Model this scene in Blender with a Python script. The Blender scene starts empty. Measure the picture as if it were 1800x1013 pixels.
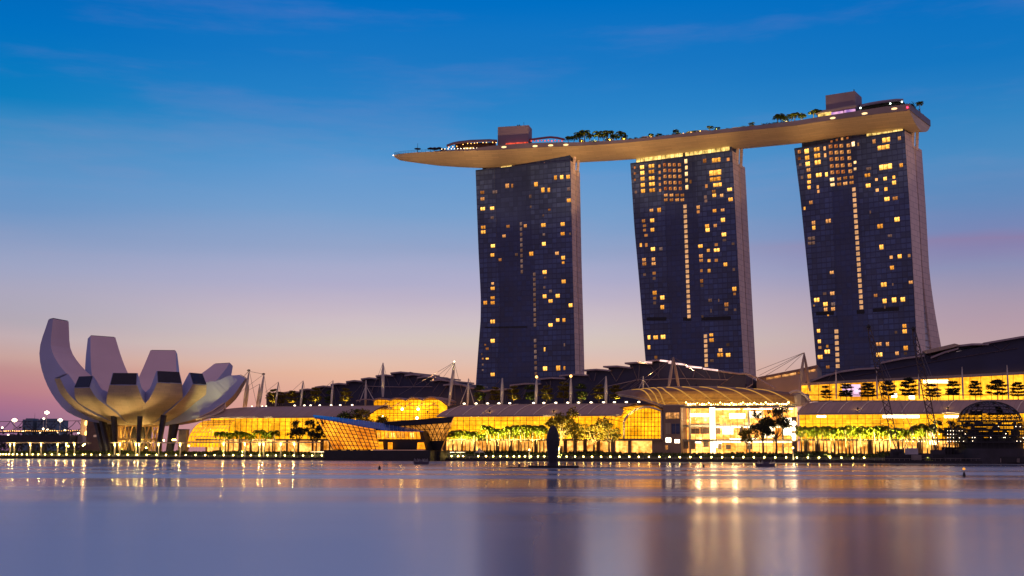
import bpy, math, random
from mathutils import Matrix, Vector
random.seed(11)
sc = bpy.context.scene
R_ = math.radians
# ------------------------------------------------------------------ camera
F, CX, CY, CAMZ = 2100.0, 900.0, 506.5, 5.0          # focal length and centre in photo pixels
cam_data = bpy.data.cameras.new('camera'); cam = bpy.data.objects.new('camera', cam_data)
sc.collection.objects.link(cam); sc.camera = cam
cam_data.sensor_width = 36; cam_data.lens = 36 * F / 1800; cam_data.clip_start = 0.5; cam_data.clip_end = 30000
ROT = (Matrix.Rotation(R_(90) + math.atan((797 - 506.5) / F), 4, 'X') @ Matrix.Rotation(0.0033, 4, 'Z'))
cam.rotation_euler = ROT.to_euler(); cam.location = (0, 0, CAMZ)
ROT3 = ROT.to_3x3(); EYE = Vector((0, 0, CAMZ))
HULLF = [(-50,745,285,620000,0),(-20,835,285,520000,0),(10,930,277,620000,0),(50,1030,272,620000,687),(70,1090,268,700000,683.5),(92,1180,260,700000,683.5),(140,1340,245,700000,0),(175,1520,215,680000,0)]
# ------------------------------------------------------------------ render look
sc.render.engine = 'CYCLES'
sc.cycles.use_denoising = True
sc.cycles.max_bounces = 6; sc.cycles.diffuse_bounces = 2; sc.cycles.glossy_bounces = 3
sc.cycles.transparent_max_bounces = 8; sc.cycles.caustics_reflective = False; sc.cycles.caustics_refractive = False
sc.cycles.sample_clamp_indirect = 4
sc.view_settings.view_transform = 'Standard'; sc.view_settings.look = 'None'
sc.view_settings.exposure = 0; sc.view_settings.gamma = 1
# ------------------------------------------------------------------ sky (dawn gradient by direction)
def lin(c):
    return tuple(((x / 255) / 12.92 if x / 255 <= 0.04045 else ((x / 255 + 0.055) / 1.055) ** 2.4) for x in c)
world = bpy.data.worlds.new('World'); sc.world = world; world.use_nodes = True
def build_world():
    nt = world.node_tree; N = nt.nodes; L = nt.links; N.clear()
    out = N.new('ShaderNodeOutputWorld'); bg = N.new('ShaderNodeBackground')
    tc = N.new('ShaderNodeTexCoord'); sp = N.new('ShaderNodeSeparateXYZ'); L.new(tc.outputs['Generated'], sp.inputs[0])
    # slow undulation so that the bands are not ruler straight
    mp = N.new('ShaderNodeMapping'); mp.inputs['Scale'].default_value = (2.2, 2.2, 14); L.new(tc.outputs['Generated'], mp.inputs[0])
    nz = N.new('ShaderNodeTexNoise'); nz.inputs['Scale'].default_value = 1.6; nz.inputs['Detail'].default_value = 4; L.new(mp.outputs[0], nz.inputs['Vector'])
    def math_(op, a, b, c=None):
        n = N.new('ShaderNodeMath'); n.operation = op
        for i, x in enumerate((a, b, c)):
            if x is None: continue
            if isinstance(x, (int, float)): n.inputs[i].default_value = x
            else: L.new(x, n.inputs[i])
        return n.outputs[0]
    wob = math_('MULTIPLY', math_('SUBTRACT', nz.outputs[0], 0.5), 0.02)
    z = math_('ADD', sp.outputs[2], wob)
    zz = math_('MULTIPLY', z, 2.0)
    def ramp(stops):
        r = N.new('ShaderNodeValToRGB'); r.color_ramp.interpolation = 'B_SPLINE' if False else 'EASE'
        r.color_ramp.interpolation = 'LINEAR'
        el = r.color_ramp.elements
        while len(el) > 1: el.remove(el[0])
        el[0].position = stops[0][0] * 2; el[0].color = (*lin(stops[0][1]), 1)
        for p, c in stops[1:]:
            e = el.new(p * 2); e.color = (*lin(c), 1)
        L.new(zz, r.inputs[0]); return r.outputs[0]
    left = ramp(SKY_LEFT); mid = ramp(SKY_MID); right = ramp(SKY_RIGHT); back = ramp(SKY_BACK)
    az = math_('DIVIDE', sp.outputs[0], math_('MAXIMUM', sp.outputs[1], 0.05))
    def mapr(v, a, b):
        m = N.new('ShaderNodeMapRange'); m.interpolation_type = 'SMOOTHSTEP'; m.clamp = True
        L.new(v, m.inputs[0]); m.inputs[1].default_value = a; m.inputs[2].default_value = b
        return m.outputs[0]
    def mix(f, a, b):
        m = N.new('ShaderNodeMix'); m.data_type = 'RGBA'
        L.new(f, m.inputs[0]); L.new(a, m.inputs[6]); L.new(b, m.inputs[7]); return m.outputs[2]
    c = mix(mapr(az, -0.46, -0.12), left, mid)
    c = mix(mapr(az, 0.02, 0.42), c, right)
    c = mix(mapr(math_('MULTIPLY', sp.outputs[1], -1.0), -0.45, 0.35), c, back)
    zen = N.new('ShaderNodeRGB'); zen.outputs[0].default_value = (*lin(SKY_ZENITH), 1)
    c = mix(mapr(sp.outputs[2], 0.4, 0.75), c, zen.outputs[0])
    # a few faint pink streaks of high cloud
    mp2 = N.new('ShaderNodeMapping'); mp2.inputs['Scale'].default_value = (1.5, 1.5, 10); mp2.inputs['Rotation'].default_value = (0, 0.06, 0); L.new(tc.outputs['Generated'], mp2.inputs[0])
    n2 = N.new('ShaderNodeTexNoise'); n2.inputs['Scale'].default_value = 2.3; n2.inputs['Detail'].default_value = 6; n2.inputs['Roughness'].default_value = 0.6; L.new(mp2.outputs[0], n2.inputs['Vector'])
    cf = math_('MULTIPLY', mapr(n2.outputs[0], 0.48, 0.76), 0.08)
    pink = N.new('ShaderNodeRGB'); pink.outputs[0].default_value = (*lin((205, 150, 175)), 1)
    c = mix(cf, c, pink.outputs[0])
    L.new(c, bg.inputs[0]); bg.inputs[1].default_value = 1.0
    L.new(bg.outputs[0], out.inputs[0])
SKY_LEFT = [(0.0, (130, 92, 130)), (0.0267, (150, 105, 140)), (0.0362, (170, 112, 140)), (0.0457, (185, 125, 136)), (0.06, (192, 142, 142)), (0.0715, (200, 163, 157)), (0.088, (193, 173, 177)), (0.1024, (177, 168, 180)), (0.1213, (171, 167, 189)), (0.14, (158, 165, 196)), (0.1683, (134, 156, 196)), (0.187, (110, 150, 198)), (0.2103, (94, 148, 200)), (0.244, (66, 140, 196)), (0.269, (12, 126, 192)), (0.318, (0, 112, 192)), (0.365, (0, 101, 186)), (0.5, (0, 80, 160))]
SKY_MID = [(0.0, (215, 150, 140)), (0.0362, (228, 168, 148)), (0.0645, (232, 183, 158)), (0.0739, (227, 190, 172)), (0.0833, (219, 193, 184)), (0.0905, (216, 198, 188)), (0.1, (211, 196, 195)), (0.1118, (205, 190, 198)), (0.126, (192, 181, 200)), (0.14, (177, 174, 203)), (0.1543, (165, 171, 204)), (0.1683, (148, 165, 202)), (0.1964, (120, 160, 206)), (0.2334, (94, 152, 208)), (0.2550, (64, 144, 205)), (0.2787, (44, 133, 201)), (0.318, (26, 120, 196)), (0.365, (0, 111, 195)), (0.5, (0, 80, 165))]
SKY_RIGHT = [(0.0, (190, 150, 155)), (0.06, (194, 160, 160)), (0.0924, (186, 160, 166)), (0.107, (178, 155, 170)), (0.126, (160, 150, 176)), (0.145, (140, 144, 181)), (0.158, (135, 132, 175)), (0.166, (138, 128, 170)), (0.173, (121, 135, 182)), (0.1964, (100, 138, 188)), (0.229, (75, 140, 195)), (0.2606, (50, 132, 195)), (0.3, (20, 118, 193)), (0.365, (0, 108, 192)), (0.5, (0, 78, 160))]
SKY_BACK = [(0.0, (150, 118, 128)), (0.08, (160, 128, 140)), (0.18, (158, 134, 156)), (0.3, (140, 126, 160)), (0.5, (120, 110, 150))]
SKY_ZENITH = (138, 114, 132)
build_world()
# ------------------------------------------------------------------ pixel and quay coordinates
def ray(px, py): return ROT3 @ Vector(((px - CX) / F, -(py - CY) / F, -1.0))
def W(px, py, Y): d = ray(px, py); return EYE + d * (Y / d.y)                 # photo column/row at distance Y
def Zp(px, py, z): d = ray(px, py); return EYE + d * ((z - CAMZ) / d.z)      # on the level z
def Pl(px, py, p0, n): d = ray(px, py); return EYE + d * ((p0 - EYE).dot(n) / d.dot(n))
QU = Vector((0.9552, -0.2960, 0)); QN = Vector((0.2960, 0.9552, 0)); QO = Vector((0, 507, 0))
def M(s, v, z): p = QO + QU * s + QN * v; return Vector((p.x, p.y, z))        # s along the quay, v inland, z up
def Q(px, py, v): return Pl(px, py, QO + QN * v, QN)
def QS(px, v, py=760): return (Q(px, py, v) - QO).dot(QU)
def QZ(px, py, v): return Q(px, py, v).z
def lerp(a, b, t): return a + (b - a) * t
def interp(xs, ys, x):
    if x <= xs[0]: return ys[0]
    for i in range(1, len(xs)):
        if x <= xs[i]: return lerp(ys[i - 1], ys[i], (x - xs[i - 1]) / (xs[i] - xs[i - 1]))
    return ys[-1]
# ------------------------------------------------------------------ objects
COL = sc.collection
def tag(o, label=None, cat=None, group=None, kind=None):
    if label: o['label'] = label
    if cat: o['category'] = cat
    if group: o['group'] = group
    if kind: o['kind'] = kind
    return o
def thing(name, loc, label, cat, group=None):
    o = bpy.data.objects.new(name, None); COL.objects.link(o); o.location = loc
    o.empty_display_size = 0.5
    return tag(o, label, cat, group)
def wloc(o):
    p = Vector((0, 0, 0))
    while o is not None: p = p + Vector(o.location); o = o.parent
    return p
class MB:
    def __init__(s): s.v = []; s.f = []; s.u = []
    def face(s, pts, uv=None):
        i = len(s.v); s.v += [tuple(p) for p in pts]; s.f.append(tuple(range(i, i + len(pts))))
        s.u += list(uv) if uv else [(p[0], p[2]) for p in pts]
    def prism(s, poly, vec):
        vec = Vector(vec); a = [Vector(p) for p in poly]; b = [p + vec for p in a]
        s.face(a); s.face(b[::-1])
        for i in range(len(a)):
            j = (i + 1) % len(a); s.face([a[j], a[i], b[i], b[j]])
        return s
    def box(s, c, ax, ay, az):
        c = Vector(c); ax = Vector(ax); ay = Vector(ay); az = Vector(az)
        s.prism([c - ax - ay - az, c + ax - ay - az, c + ax + ay - az, c - ax + ay - az], az * 2); return s
    def qbox(s, s0, s1, v0, v1, z0, z1):
        s.prism([M(s0, v0, z0), M(s1, v0, z0), M(s1, v1, z0), M(s0, v1, z0)], (0, 0, z1 - z0)); return s
    def abox(s, x0, x1, y0, y1, z0, z1):
        s.prism([(x0, y0, z0), (x1, y0, z0), (x1, y1, z0), (x0, y1, z0)], (0, 0, z1 - z0)); return s
    def path(s, pts, r, n=6, cap=True):
        pts = [Vector(p) for p in pts]; rr = r if isinstance(r, (list, tuple)) else [r] * len(pts)
        rings = []
        for i, p in enumerate(pts):
            t = (pts[min(i + 1, len(pts) - 1)] - pts[max(i - 1, 0)])
            if t.length < 1e-9: t = Vector((0, 0, 1))
            t.normalize(); up = Vector((0, 0, 1)) if abs(t.z) < 0.9 else Vector((1, 0, 0))
            a = t.cross(up).normalized(); b = t.cross(a)
            rings.append([p + (a * math.cos(2 * math.pi * k / n) + b * math.sin(2 * math.pi * k / n)) * rr[i] for k in range(n)])
        base = len(s.v)
        for ring in rings:
            for p in ring: s.v.append(tuple(p))
        for i in range(len(rings) - 1):
            for k in range(n):
                q = [base + i * n + k, base + i * n + (k + 1) % n, base + (i + 1) * n + (k + 1) % n, base + (i + 1) * n + k]
                s.f.append(tuple(q)); s.u += [(s.v[x][0], s.v[x][2]) for x in q]
        if cap:
            s.face(rings[0][::-1]); s.face(rings[-1])
        return s
    def tube(s, p, q, r0, r1=None, n=6): return s.path([p, q], [r0, r0 if r1 is None else r1], n)
    def lathe(s, c, prof, n=12, sx=1, sy=1):
        c = Vector(c); base = len(s.v)
        for r, z in prof:
            for k in range(n):
                a = 2 * math.pi * k / n
                s.v.append((c.x + r * sx * math.cos(a), c.y + r * sy * math.sin(a), c.z + z))
        for i in range(len(prof) - 1):
            for k in range(n):
                q = [base + i * n + k, base + i * n + (k + 1) % n, base + (i + 1) * n + (k + 1) % n, base + (i + 1) * n + k]
                s.f.append(tuple(q)); s.u += [(s.v[x][0], s.v[x][2]) for x in q]
        return s
    def ball(s, c, r, n=8, m=6, sz=1):
        return s.lathe(c, [(max(r * math.sin(math.pi * i / m), 0.01 * r), -r * sz * math.cos(math.pi * i / m)) for i in range(m + 1)], n)
    def grid(s, rows, uv=None):
        for i in range(len(rows) - 1):
            for j in range(len(rows[0]) - 1):
                s.face([rows[i][j], rows[i][j + 1], rows[i + 1][j + 1], rows[i + 1][j]],
                       None if uv is None else [uv[i][j], uv[i][j + 1], uv[i + 1][j + 1], uv[i + 1][j]])
        return s
    def slab(s, rows, off):
        off = Vector(off); b = [[Vector(p) + off for p in r] for r in rows]
        s.grid(rows); s.grid([r[::-1] for r in b])
        edge = [(rows[0][j], rows[0][j + 1], b[0][j + 1], b[0][j]) for j in range(len(rows[0]) - 1)]
        edge += [(rows[-1][j + 1], rows[-1][j], b[-1][j], b[-1][j + 1]) for j in range(len(rows[0]) - 1)]
        edge += [(rows[i + 1][0], rows[i][0], b[i][0], b[i + 1][0]) for i in range(len(rows) - 1)]
        edge += [(rows[i][-1], rows[i + 1][-1], b[i + 1][-1], b[i][-1]) for i in range(len(rows) - 1)]
        for e in edge: s.face(e)
        return s
    def build(s, name, mat, parent=None, smooth=False):
        off = wloc(parent) if parent is not None else Vector((0, 0, 0))
        me = bpy.data.meshes.new(name)
        me.from_pydata([(x - off.x, y - off.y, z - off.z) for x, y, z in s.v], [], s.f)
        lay = me.uv_layers.new(name='uv')
        if len(s.u) == len(me.loops):
            flat = [c for p in s.u for c in p]; lay.data.foreach_set('uv', flat)
        me.materials.append(mat)
        if smooth: me.polygons.foreach_set('use_smooth', [True] * len(me.polygons))
        me.update(); o = bpy.data.objects.new(name, me); COL.objects.link(o)
        if parent is not None: o.parent = parent
        return o
def solo(name, mb, mat, label, cat, group=None, base=None, smooth=False):
    """a thing that is one mesh, its origin at its base"""
    if base is None:
        n = len(mb.v); base = Vector((sum(p[0] for p in mb.v) / n, sum(p[1] for p in mb.v) / n, min(p[2] for p in mb.v)))
    base = Vector(base); mb.v = [(x - base.x, y - base.y, z - base.z) for x, y, z in mb.v]
    o = mb.build(name, mat, None, smooth); o.location = base
    return tag(o, label, cat, group)
def setting(name, mb, mat, kind='structure', smooth=False):
    return tag(mb.build(name, mat, None, smooth), kind=kind)
def dup(root, loc, rotz=0, scale=1, label=None, group=None):
    r = root.copy(); COL.objects.link(r); r.location = loc; r.rotation_euler = (0, 0, rotz)
    r.scale = scale if isinstance(scale, (tuple, list)) else (scale,) * 3
    if label: r['label'] = label
    if group: r['group'] = group
    for ch in list(root.children):
        c = ch.copy(); COL.objects.link(c); c.parent = r
        for g in list(ch.children):
            d = g.copy(); COL.objects.link(d); d.parent = c
    return r
def place(proto, used, loc, rotz, scale, label, group):
    if proto.name not in used:
        used.add(proto.name); proto.location = loc; proto.rotation_euler = (0, 0, rotz)
        proto.scale = scale if isinstance(scale, (tuple, list)) else (scale,) * 3
        proto['label'] = label; proto['group'] = group; return proto
    return dup(proto, loc, rotz, scale, label, group)
ONES = 'first second third fourth fifth sixth seventh eighth ninth tenth eleventh twelfth thirteenth fourteenth fifteenth sixteenth seventeenth eighteenth nineteenth'.split()
TENS = {2: ('twentieth', 'twenty'), 3: ('thirtieth', 'thirty'), 4: ('fortieth', 'forty'), 5: ('fiftieth', 'fifty'), 6: ('sixtieth', 'sixty')}
def nth(n):
    if n < 20: return ONES[n - 1]
    t, o = divmod(n, 10)
    return TENS[t][0] if o == 0 else TENS[t][1] + '-' + ONES[o - 1]
# ------------------------------------------------------------------ materials
def new_mat(name):
    m = bpy.data.materials.new(name); m.use_nodes = True; m.node_tree.nodes.clear(); return m, m.node_tree.nodes, m.node_tree.links
def paint(name, col, rough=0.6, metal=0.0, vary=0.25, scale=0.4, spec=0.5, coords='Object', stretch=(1, 1, 1)):
    m, N, L = new_mat(name)
    out = N.new('ShaderNodeOutputMaterial'); b = N.new('ShaderNodeBsdfPrincipled'); L.new(b.outputs[0], out.inputs[0])
    tc = N.new('ShaderNodeTexCoord'); mp = N.new('ShaderNodeMapping'); mp.inputs['Scale'].default_value = stretch
    L.new(tc.outputs[coords], mp.inputs[0])
    nz = N.new('ShaderNodeTexNoise'); nz.inputs['Scale'].default_value = scale; nz.inputs['Detail'].default_value = 5; L.new(mp.outputs[0], nz.inputs['Vector'])
    r = N.new('ShaderNodeValToRGB'); L.new(nz.outputs[0], r.inputs[0])
    r.color_ramp.elements[0].position = 0.3; r.color_ramp.elements[1].position = 0.7
    r.color_ramp.elements[0].color = (*[c * (1 - vary) for c in col], 1); r.color_ramp.elements[1].color = (*[min(1, c * (1 + vary)) for c in col], 1)
    L.new(r.outputs[0], b.inputs['Base Color']); b.inputs['Roughness'].default_value = rough; b.inputs['Metallic'].default_value = metal
    b.inputs['Specular IOR Level'].default_value = spec
    return m
def glow(name, col, strength, vary=0.5, scale=1.2, coords='Object', rnd=0.0, col2=None):
    """a light giving surface: a lamp, a lit room seen through its window, or a part made to glow"""
    m, N, L = new_mat(name)
    out = N.new('ShaderNodeOutputMaterial'); e = N.new('ShaderNodeEmission'); L.new(e.outputs[0], out.inputs[0])
    tc = N.new('ShaderNodeTexCoord'); nz = N.new('ShaderNodeTexNoise'); nz.inputs['Scale'].default_value = scale; nz.inputs['Detail'].default_value = 3
    L.new(tc.outputs[coords], nz.inputs['Vector'])
    mr = N.new('ShaderNodeMapRange'); L.new(nz.outputs[0], mr.inputs[0]); mr.inputs[1].default_value = 0.3; mr.inputs[2].default_value = 0.7
    mr.inputs[3].default_value = strength * (1 - vary); mr.inputs[4].default_value = strength * (1 + vary)
    last = mr.outputs[0]
    oi = N.new('ShaderNodeObjectInfo')
    if rnd:
        mm = N.new('ShaderNodeMapRange'); L.new(oi.outputs['Random'], mm.inputs[0]); mm.inputs[3].default_value = 1 - rnd; mm.inputs[4].default_value = 1 + rnd
        mu = N.new('ShaderNodeMath'); mu.operation = 'MULTIPLY'; L.new(last, mu.inputs[0]); L.new(mm.outputs[0], mu.inputs[1]); last = mu.outputs[0]
    if coords == 'Generated':          # rooms are brighter towards their ceiling lights
        sz = N.new('ShaderNodeSeparateXYZ'); L.new(tc.outputs['Generated'], sz.inputs[0]); gz = N.new('ShaderNodeMapRange'); L.new(sz.outputs[2], gz.inputs[0]); gz.inputs[3].default_value = 0.5; gz.inputs[4].default_value = 1.35
        m3 = N.new('ShaderNodeMath'); m3.operation = 'MULTIPLY'; L.new(last, m3.inputs[0]); L.new(gz.outputs[0], m3.inputs[1]); last = m3.outputs[0]
    L.new(last, e.inputs[1])
    mx = N.new('ShaderNodeMix'); mx.data_type = 'RGBA'; mx.inputs[6].default_value = (*col, 1); mx.inputs[7].default_value = (*(col2 or col), 1)
    if rnd: L.new(oi.outputs['Random'], mx.inputs[0])
    else: L.new(nz.outputs[0], mx.inputs[0])
    L.new(mx.outputs[2], e.inputs[0])
    return m
def interior(name, dark, bright, strength, cell=(4.0, 2.6), hot=0.25, patch=0.06, floor_line=0.0):
    """lit rooms behind a glass front: cells of differing brightness, patches of stronger lamps; uv is in metres"""
    m, N, L = new_mat(name)
    out = N.new('ShaderNodeOutputMaterial'); e = N.new('ShaderNodeEmission'); L.new(e.outputs[0], out.inputs[0])
    uv = N.new('ShaderNodeUVMap')
    def vm(op, a, b):
        n = N.new('ShaderNodeVectorMath'); n.operation = op; L.new(a, n.inputs[0])
        if b is not None: n.inputs[1].default_value = b
        return n.outputs[0]
    def mt(op, a, b, c=None):
        n = N.new('ShaderNodeMath'); n.operation = op
        for i, x in enumerate((a, b, c)):
            if x is None: continue
            if isinstance(x, (int, float)): n.inputs[i].default_value = x
            else: L.new(x, n.inputs[i])
        return n.outputs[0]
    cellv = vm('FLOOR', vm('DIVIDE', uv.outputs[0], (cell[0], cell[1], 1)), None)
    wn = N.new('ShaderNodeTexWhiteNoise'); L.new(cellv, wn.inputs[0])
    n1 = N.new('ShaderNodeTexNoise'); n1.inputs['Scale'].default_value = patch; n1.inputs['Detail'].default_value = 3; L.new(uv.outputs[0], n1.inputs['Vector'])
    n2 = N.new('ShaderNodeTexNoise'); n2.inputs['Scale'].default_value = 0.7; n2.inputs['Detail'].default_value = 4; L.new(uv.outputs[0], n2.inputs['Vector'])
    vo = N.new('ShaderNodeTexVoronoi'); vo.inputs['Scale'].default_value = 0.33; L.new(uv.outputs[0], vo.inputs['Vector'])
    spot = N.new('ShaderNodeMapRange'); L.new(vo.outputs['Distance'], spot.inputs[0]); spot.inputs[1].default_value = 0.0; spot.inputs[2].default_value = 0.28; spot.inputs[3].default_value = 1.0; spot.inputs[4].default_value = 0.0
    p = N.new('ShaderNodeMapRange'); L.new(n1.outputs[0], p.inputs[0]); p.inputs[1].default_value = 0.35; p.inputs[2].default_value = 0.68
    f = mt('ADD', mt('MULTIPLY', p.outputs[0], 0.55), mt('MULTIPLY', wn.outputs[0], 0.3))
    f = mt('ADD', f, mt('MULTIPLY', mt('SUBTRACT', n2.outputs[0], 0.5), 0.9))
    mx = N.new('ShaderNodeMix'); mx.data_type = 'RGBA'; L.new(f, mx.inputs[0]); mx.inputs[6].default_value = (*dark, 1); mx.inputs[7].default_value = (*bright, 1)
    L.new(mx.outputs[2], e.inputs[0])
    st = mt('ADD', mt('MULTIPLY', mt('MAXIMUM', f, 0.0), 1.0), 0.45)
    st = mt('ADD', st, mt('MULTIPLY', mt('MULTIPLY', spot.outputs[0], wn.outputs[0]), hot * 4))
    if floor_line:
        sep = N.new('ShaderNodeSeparateXYZ'); L.new(uv.outputs[0], sep.inputs[0])
        fr = mt('FRACT', mt('DIVIDE', sep.outputs[1], floor_line), 0)
        st = mt('MULTIPLY', st, mt('ADD', 0.55, mt('MULTIPLY', mt('GREATER_THAN', fr, 0.2), 0.45)))
    L.new(mt('MULTIPLY', st, strength), e.inputs[1])
    return m
def facade_mat(name, glass, line, frame_w=3.1, floor_h=3.35, vary=0.5):
    """curtain wall: window cells with mullions and floor edges; uv is in metres"""
    m, N, L = new_mat(name)
    out = N.new('ShaderNodeOutputMaterial'); b = N.new('ShaderNodeBsdfPrincipled'); L.new(b.outputs[0], out.inputs[0])
    uv = N.new('ShaderNodeUVMap')
    def mt(op, a, b_=None):
        n = N.new('ShaderNodeMath'); n.operation = op
        for i, x in enumerate((a, b_)):
            if x is None: continue
            if isinstance(x, (int, float)): n.inputs[i].default_value = x
            else: L.new(x, n.inputs[i])
        return n.outputs[0]
    sep = N.new('ShaderNodeSeparateXYZ'); L.new(uv.outputs[0], sep.inputs[0])
    u = mt('DIVIDE', sep.outputs[0], frame_w); v = mt('DIVIDE', sep.outputs[1], floor_h)
    lu = mt('LESS_THAN', mt('FRACT', u), 0.12); lv = mt('LESS_THAN', mt('FRACT', v), 0.22)
    ln = mt('MAXIMUM', lu, lv)
    cb = N.new('ShaderNodeCombineXYZ'); L.new(mt('FLOOR', u), cb.inputs[0]); L.new(mt('FLOOR', v), cb.inputs[1])
    wn = N.new('ShaderNodeTexWhiteNoise'); L.new(cb.outputs[0], wn.inputs[0])
    g = N.new('ShaderNodeValToRGB'); L.new(wn.outputs[0], g.inputs[0])
    g.color_ramp.elements[0].color = (*[c * (1 - vary) for c in glass], 1); g.color_ramp.elements[1].color = (*[c * (1 + vary) for c in glass], 1)
    mx = N.new('ShaderNodeMix'); mx.data_type = 'RGBA'; L.new(ln, mx.inputs[0]); L.new(g.outputs[0], mx.inputs[6]); mx.inputs[7].default_value = (*line, 1)
    bn = N.new('ShaderNodeTexNoise'); bn.inputs['Scale'].default_value = 0.035; bn.inputs['Detail'].default_value = 3; L.new(uv.outputs[0], bn.inputs['Vector'])  # broad uneven reflections put into the glass colour
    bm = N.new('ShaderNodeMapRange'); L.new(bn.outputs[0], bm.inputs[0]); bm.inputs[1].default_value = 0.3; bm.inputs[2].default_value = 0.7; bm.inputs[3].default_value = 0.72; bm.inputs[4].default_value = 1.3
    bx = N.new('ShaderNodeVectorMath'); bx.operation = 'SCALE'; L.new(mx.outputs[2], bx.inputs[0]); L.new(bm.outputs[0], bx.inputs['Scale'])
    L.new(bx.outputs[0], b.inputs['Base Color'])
    rr = N.new('ShaderNodeMapRange'); L.new(wn.outputs[0], rr.inputs[0]); rr.inputs[3].default_value = 0.12; rr.inputs[4].default_value = 0.4
    L.new(rr.outputs[0], b.inputs['Roughness']); b.inputs['Specular IOR Level'].default_value = 0.4
    return m
def seam_mat(name, col, seam, du, dv, rough=0.5, vary=0.12, wu=0.05, wv=0.08):
    """panelled surface; uv is in metres"""
    m, N, L = new_mat(name)
    out = N.new('ShaderNodeOutputMaterial'); b = N.new('ShaderNodeBsdfPrincipled'); L.new(b.outputs[0], out.inputs[0])
    uv = N.new('ShaderNodeUVMap'); br = N.new('ShaderNodeTexBrick'); L.new(uv.outputs[0], br.inputs['Vector'])
    br.inputs['Scale'].default_value = 1; br.inputs['Brick Width'].default_value = du; br.inputs['Row Height'].default_value = dv
    br.inputs['Mortar Size'].default_value = wv; br.inputs['Mortar Smooth'].default_value = 0.2; br.inputs['Bias'].default_value = 0
    br.inputs['Color1'].default_value = (*[c * (1 - vary) for c in col], 1); br.inputs['Color2'].default_value = (*[min(1, c * (1 + vary)) for c in col], 1); br.inputs['Mortar'].default_value = (*seam, 1)
    L.new(br.outputs[0], b.inputs['Base Color']); b.inputs['Roughness'].default_value = rough
    return m
def leaf_mat(name, a, b_):
    m, N, L = new_mat(name)
    out = N.new('ShaderNodeOutputMaterial'); b = N.new('ShaderNodeBsdfPrincipled'); tr = N.new('ShaderNodeBsdfTranslucent'); ad = N.new('ShaderNodeMixShader'); ad.inputs[0].default_value = 0.3
    L.new(b.outputs[0], ad.inputs[1]); L.new(tr.outputs[0], ad.inputs[2]); L.new(ad.outputs[0], out.inputs[0])
    tc = N.new('ShaderNodeTexCoord'); nz = N.new('ShaderNodeTexNoise'); nz.inputs['Scale'].default_value = 1.3; nz.inputs['Detail'].default_value = 3; L.new(tc.outputs['Object'], nz.inputs['Vector'])
    r = N.new('ShaderNodeValToRGB'); L.new(nz.outputs[0], r.inputs[0]); r.color_ramp.elements[0].position = 0.35; r.color_ramp.elements[1].position = 0.65
    r.color_ramp.elements[0].color = (*a, 1); r.color_ramp.elements[1].color = (*b_, 1)
    L.new(r.outputs[0], b.inputs['Base Color']); L.new(r.outputs[0], tr.inputs[0]); b.inputs['Roughness'].default_value = 0.6
    return m
def pane_mat(name):
    m, N, L = new_mat(name)
    out = N.new('ShaderNodeOutputMaterial'); t = N.new('ShaderNodeBsdfTransparent'); g = N.new('ShaderNodeBsdfGlossy'); mx = N.new('ShaderNodeMixShader')
    t.inputs[0].default_value = (0.93, 0.95, 0.93, 1); g.inputs['Roughness'].default_value = 0.05
    fr = N.new('ShaderNodeFresnel'); fr.inputs[0].default_value = 1.5
    L.new(fr.outputs[0], mx.inputs[0]); L.new(t.outputs[0], mx.inputs[1]); L.new(g.outputs[0], mx.inputs[2]); L.new(mx.outputs[0], out.inputs[0])
    return m
GOLD = (1.0, 0.56, 0.03)
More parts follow.
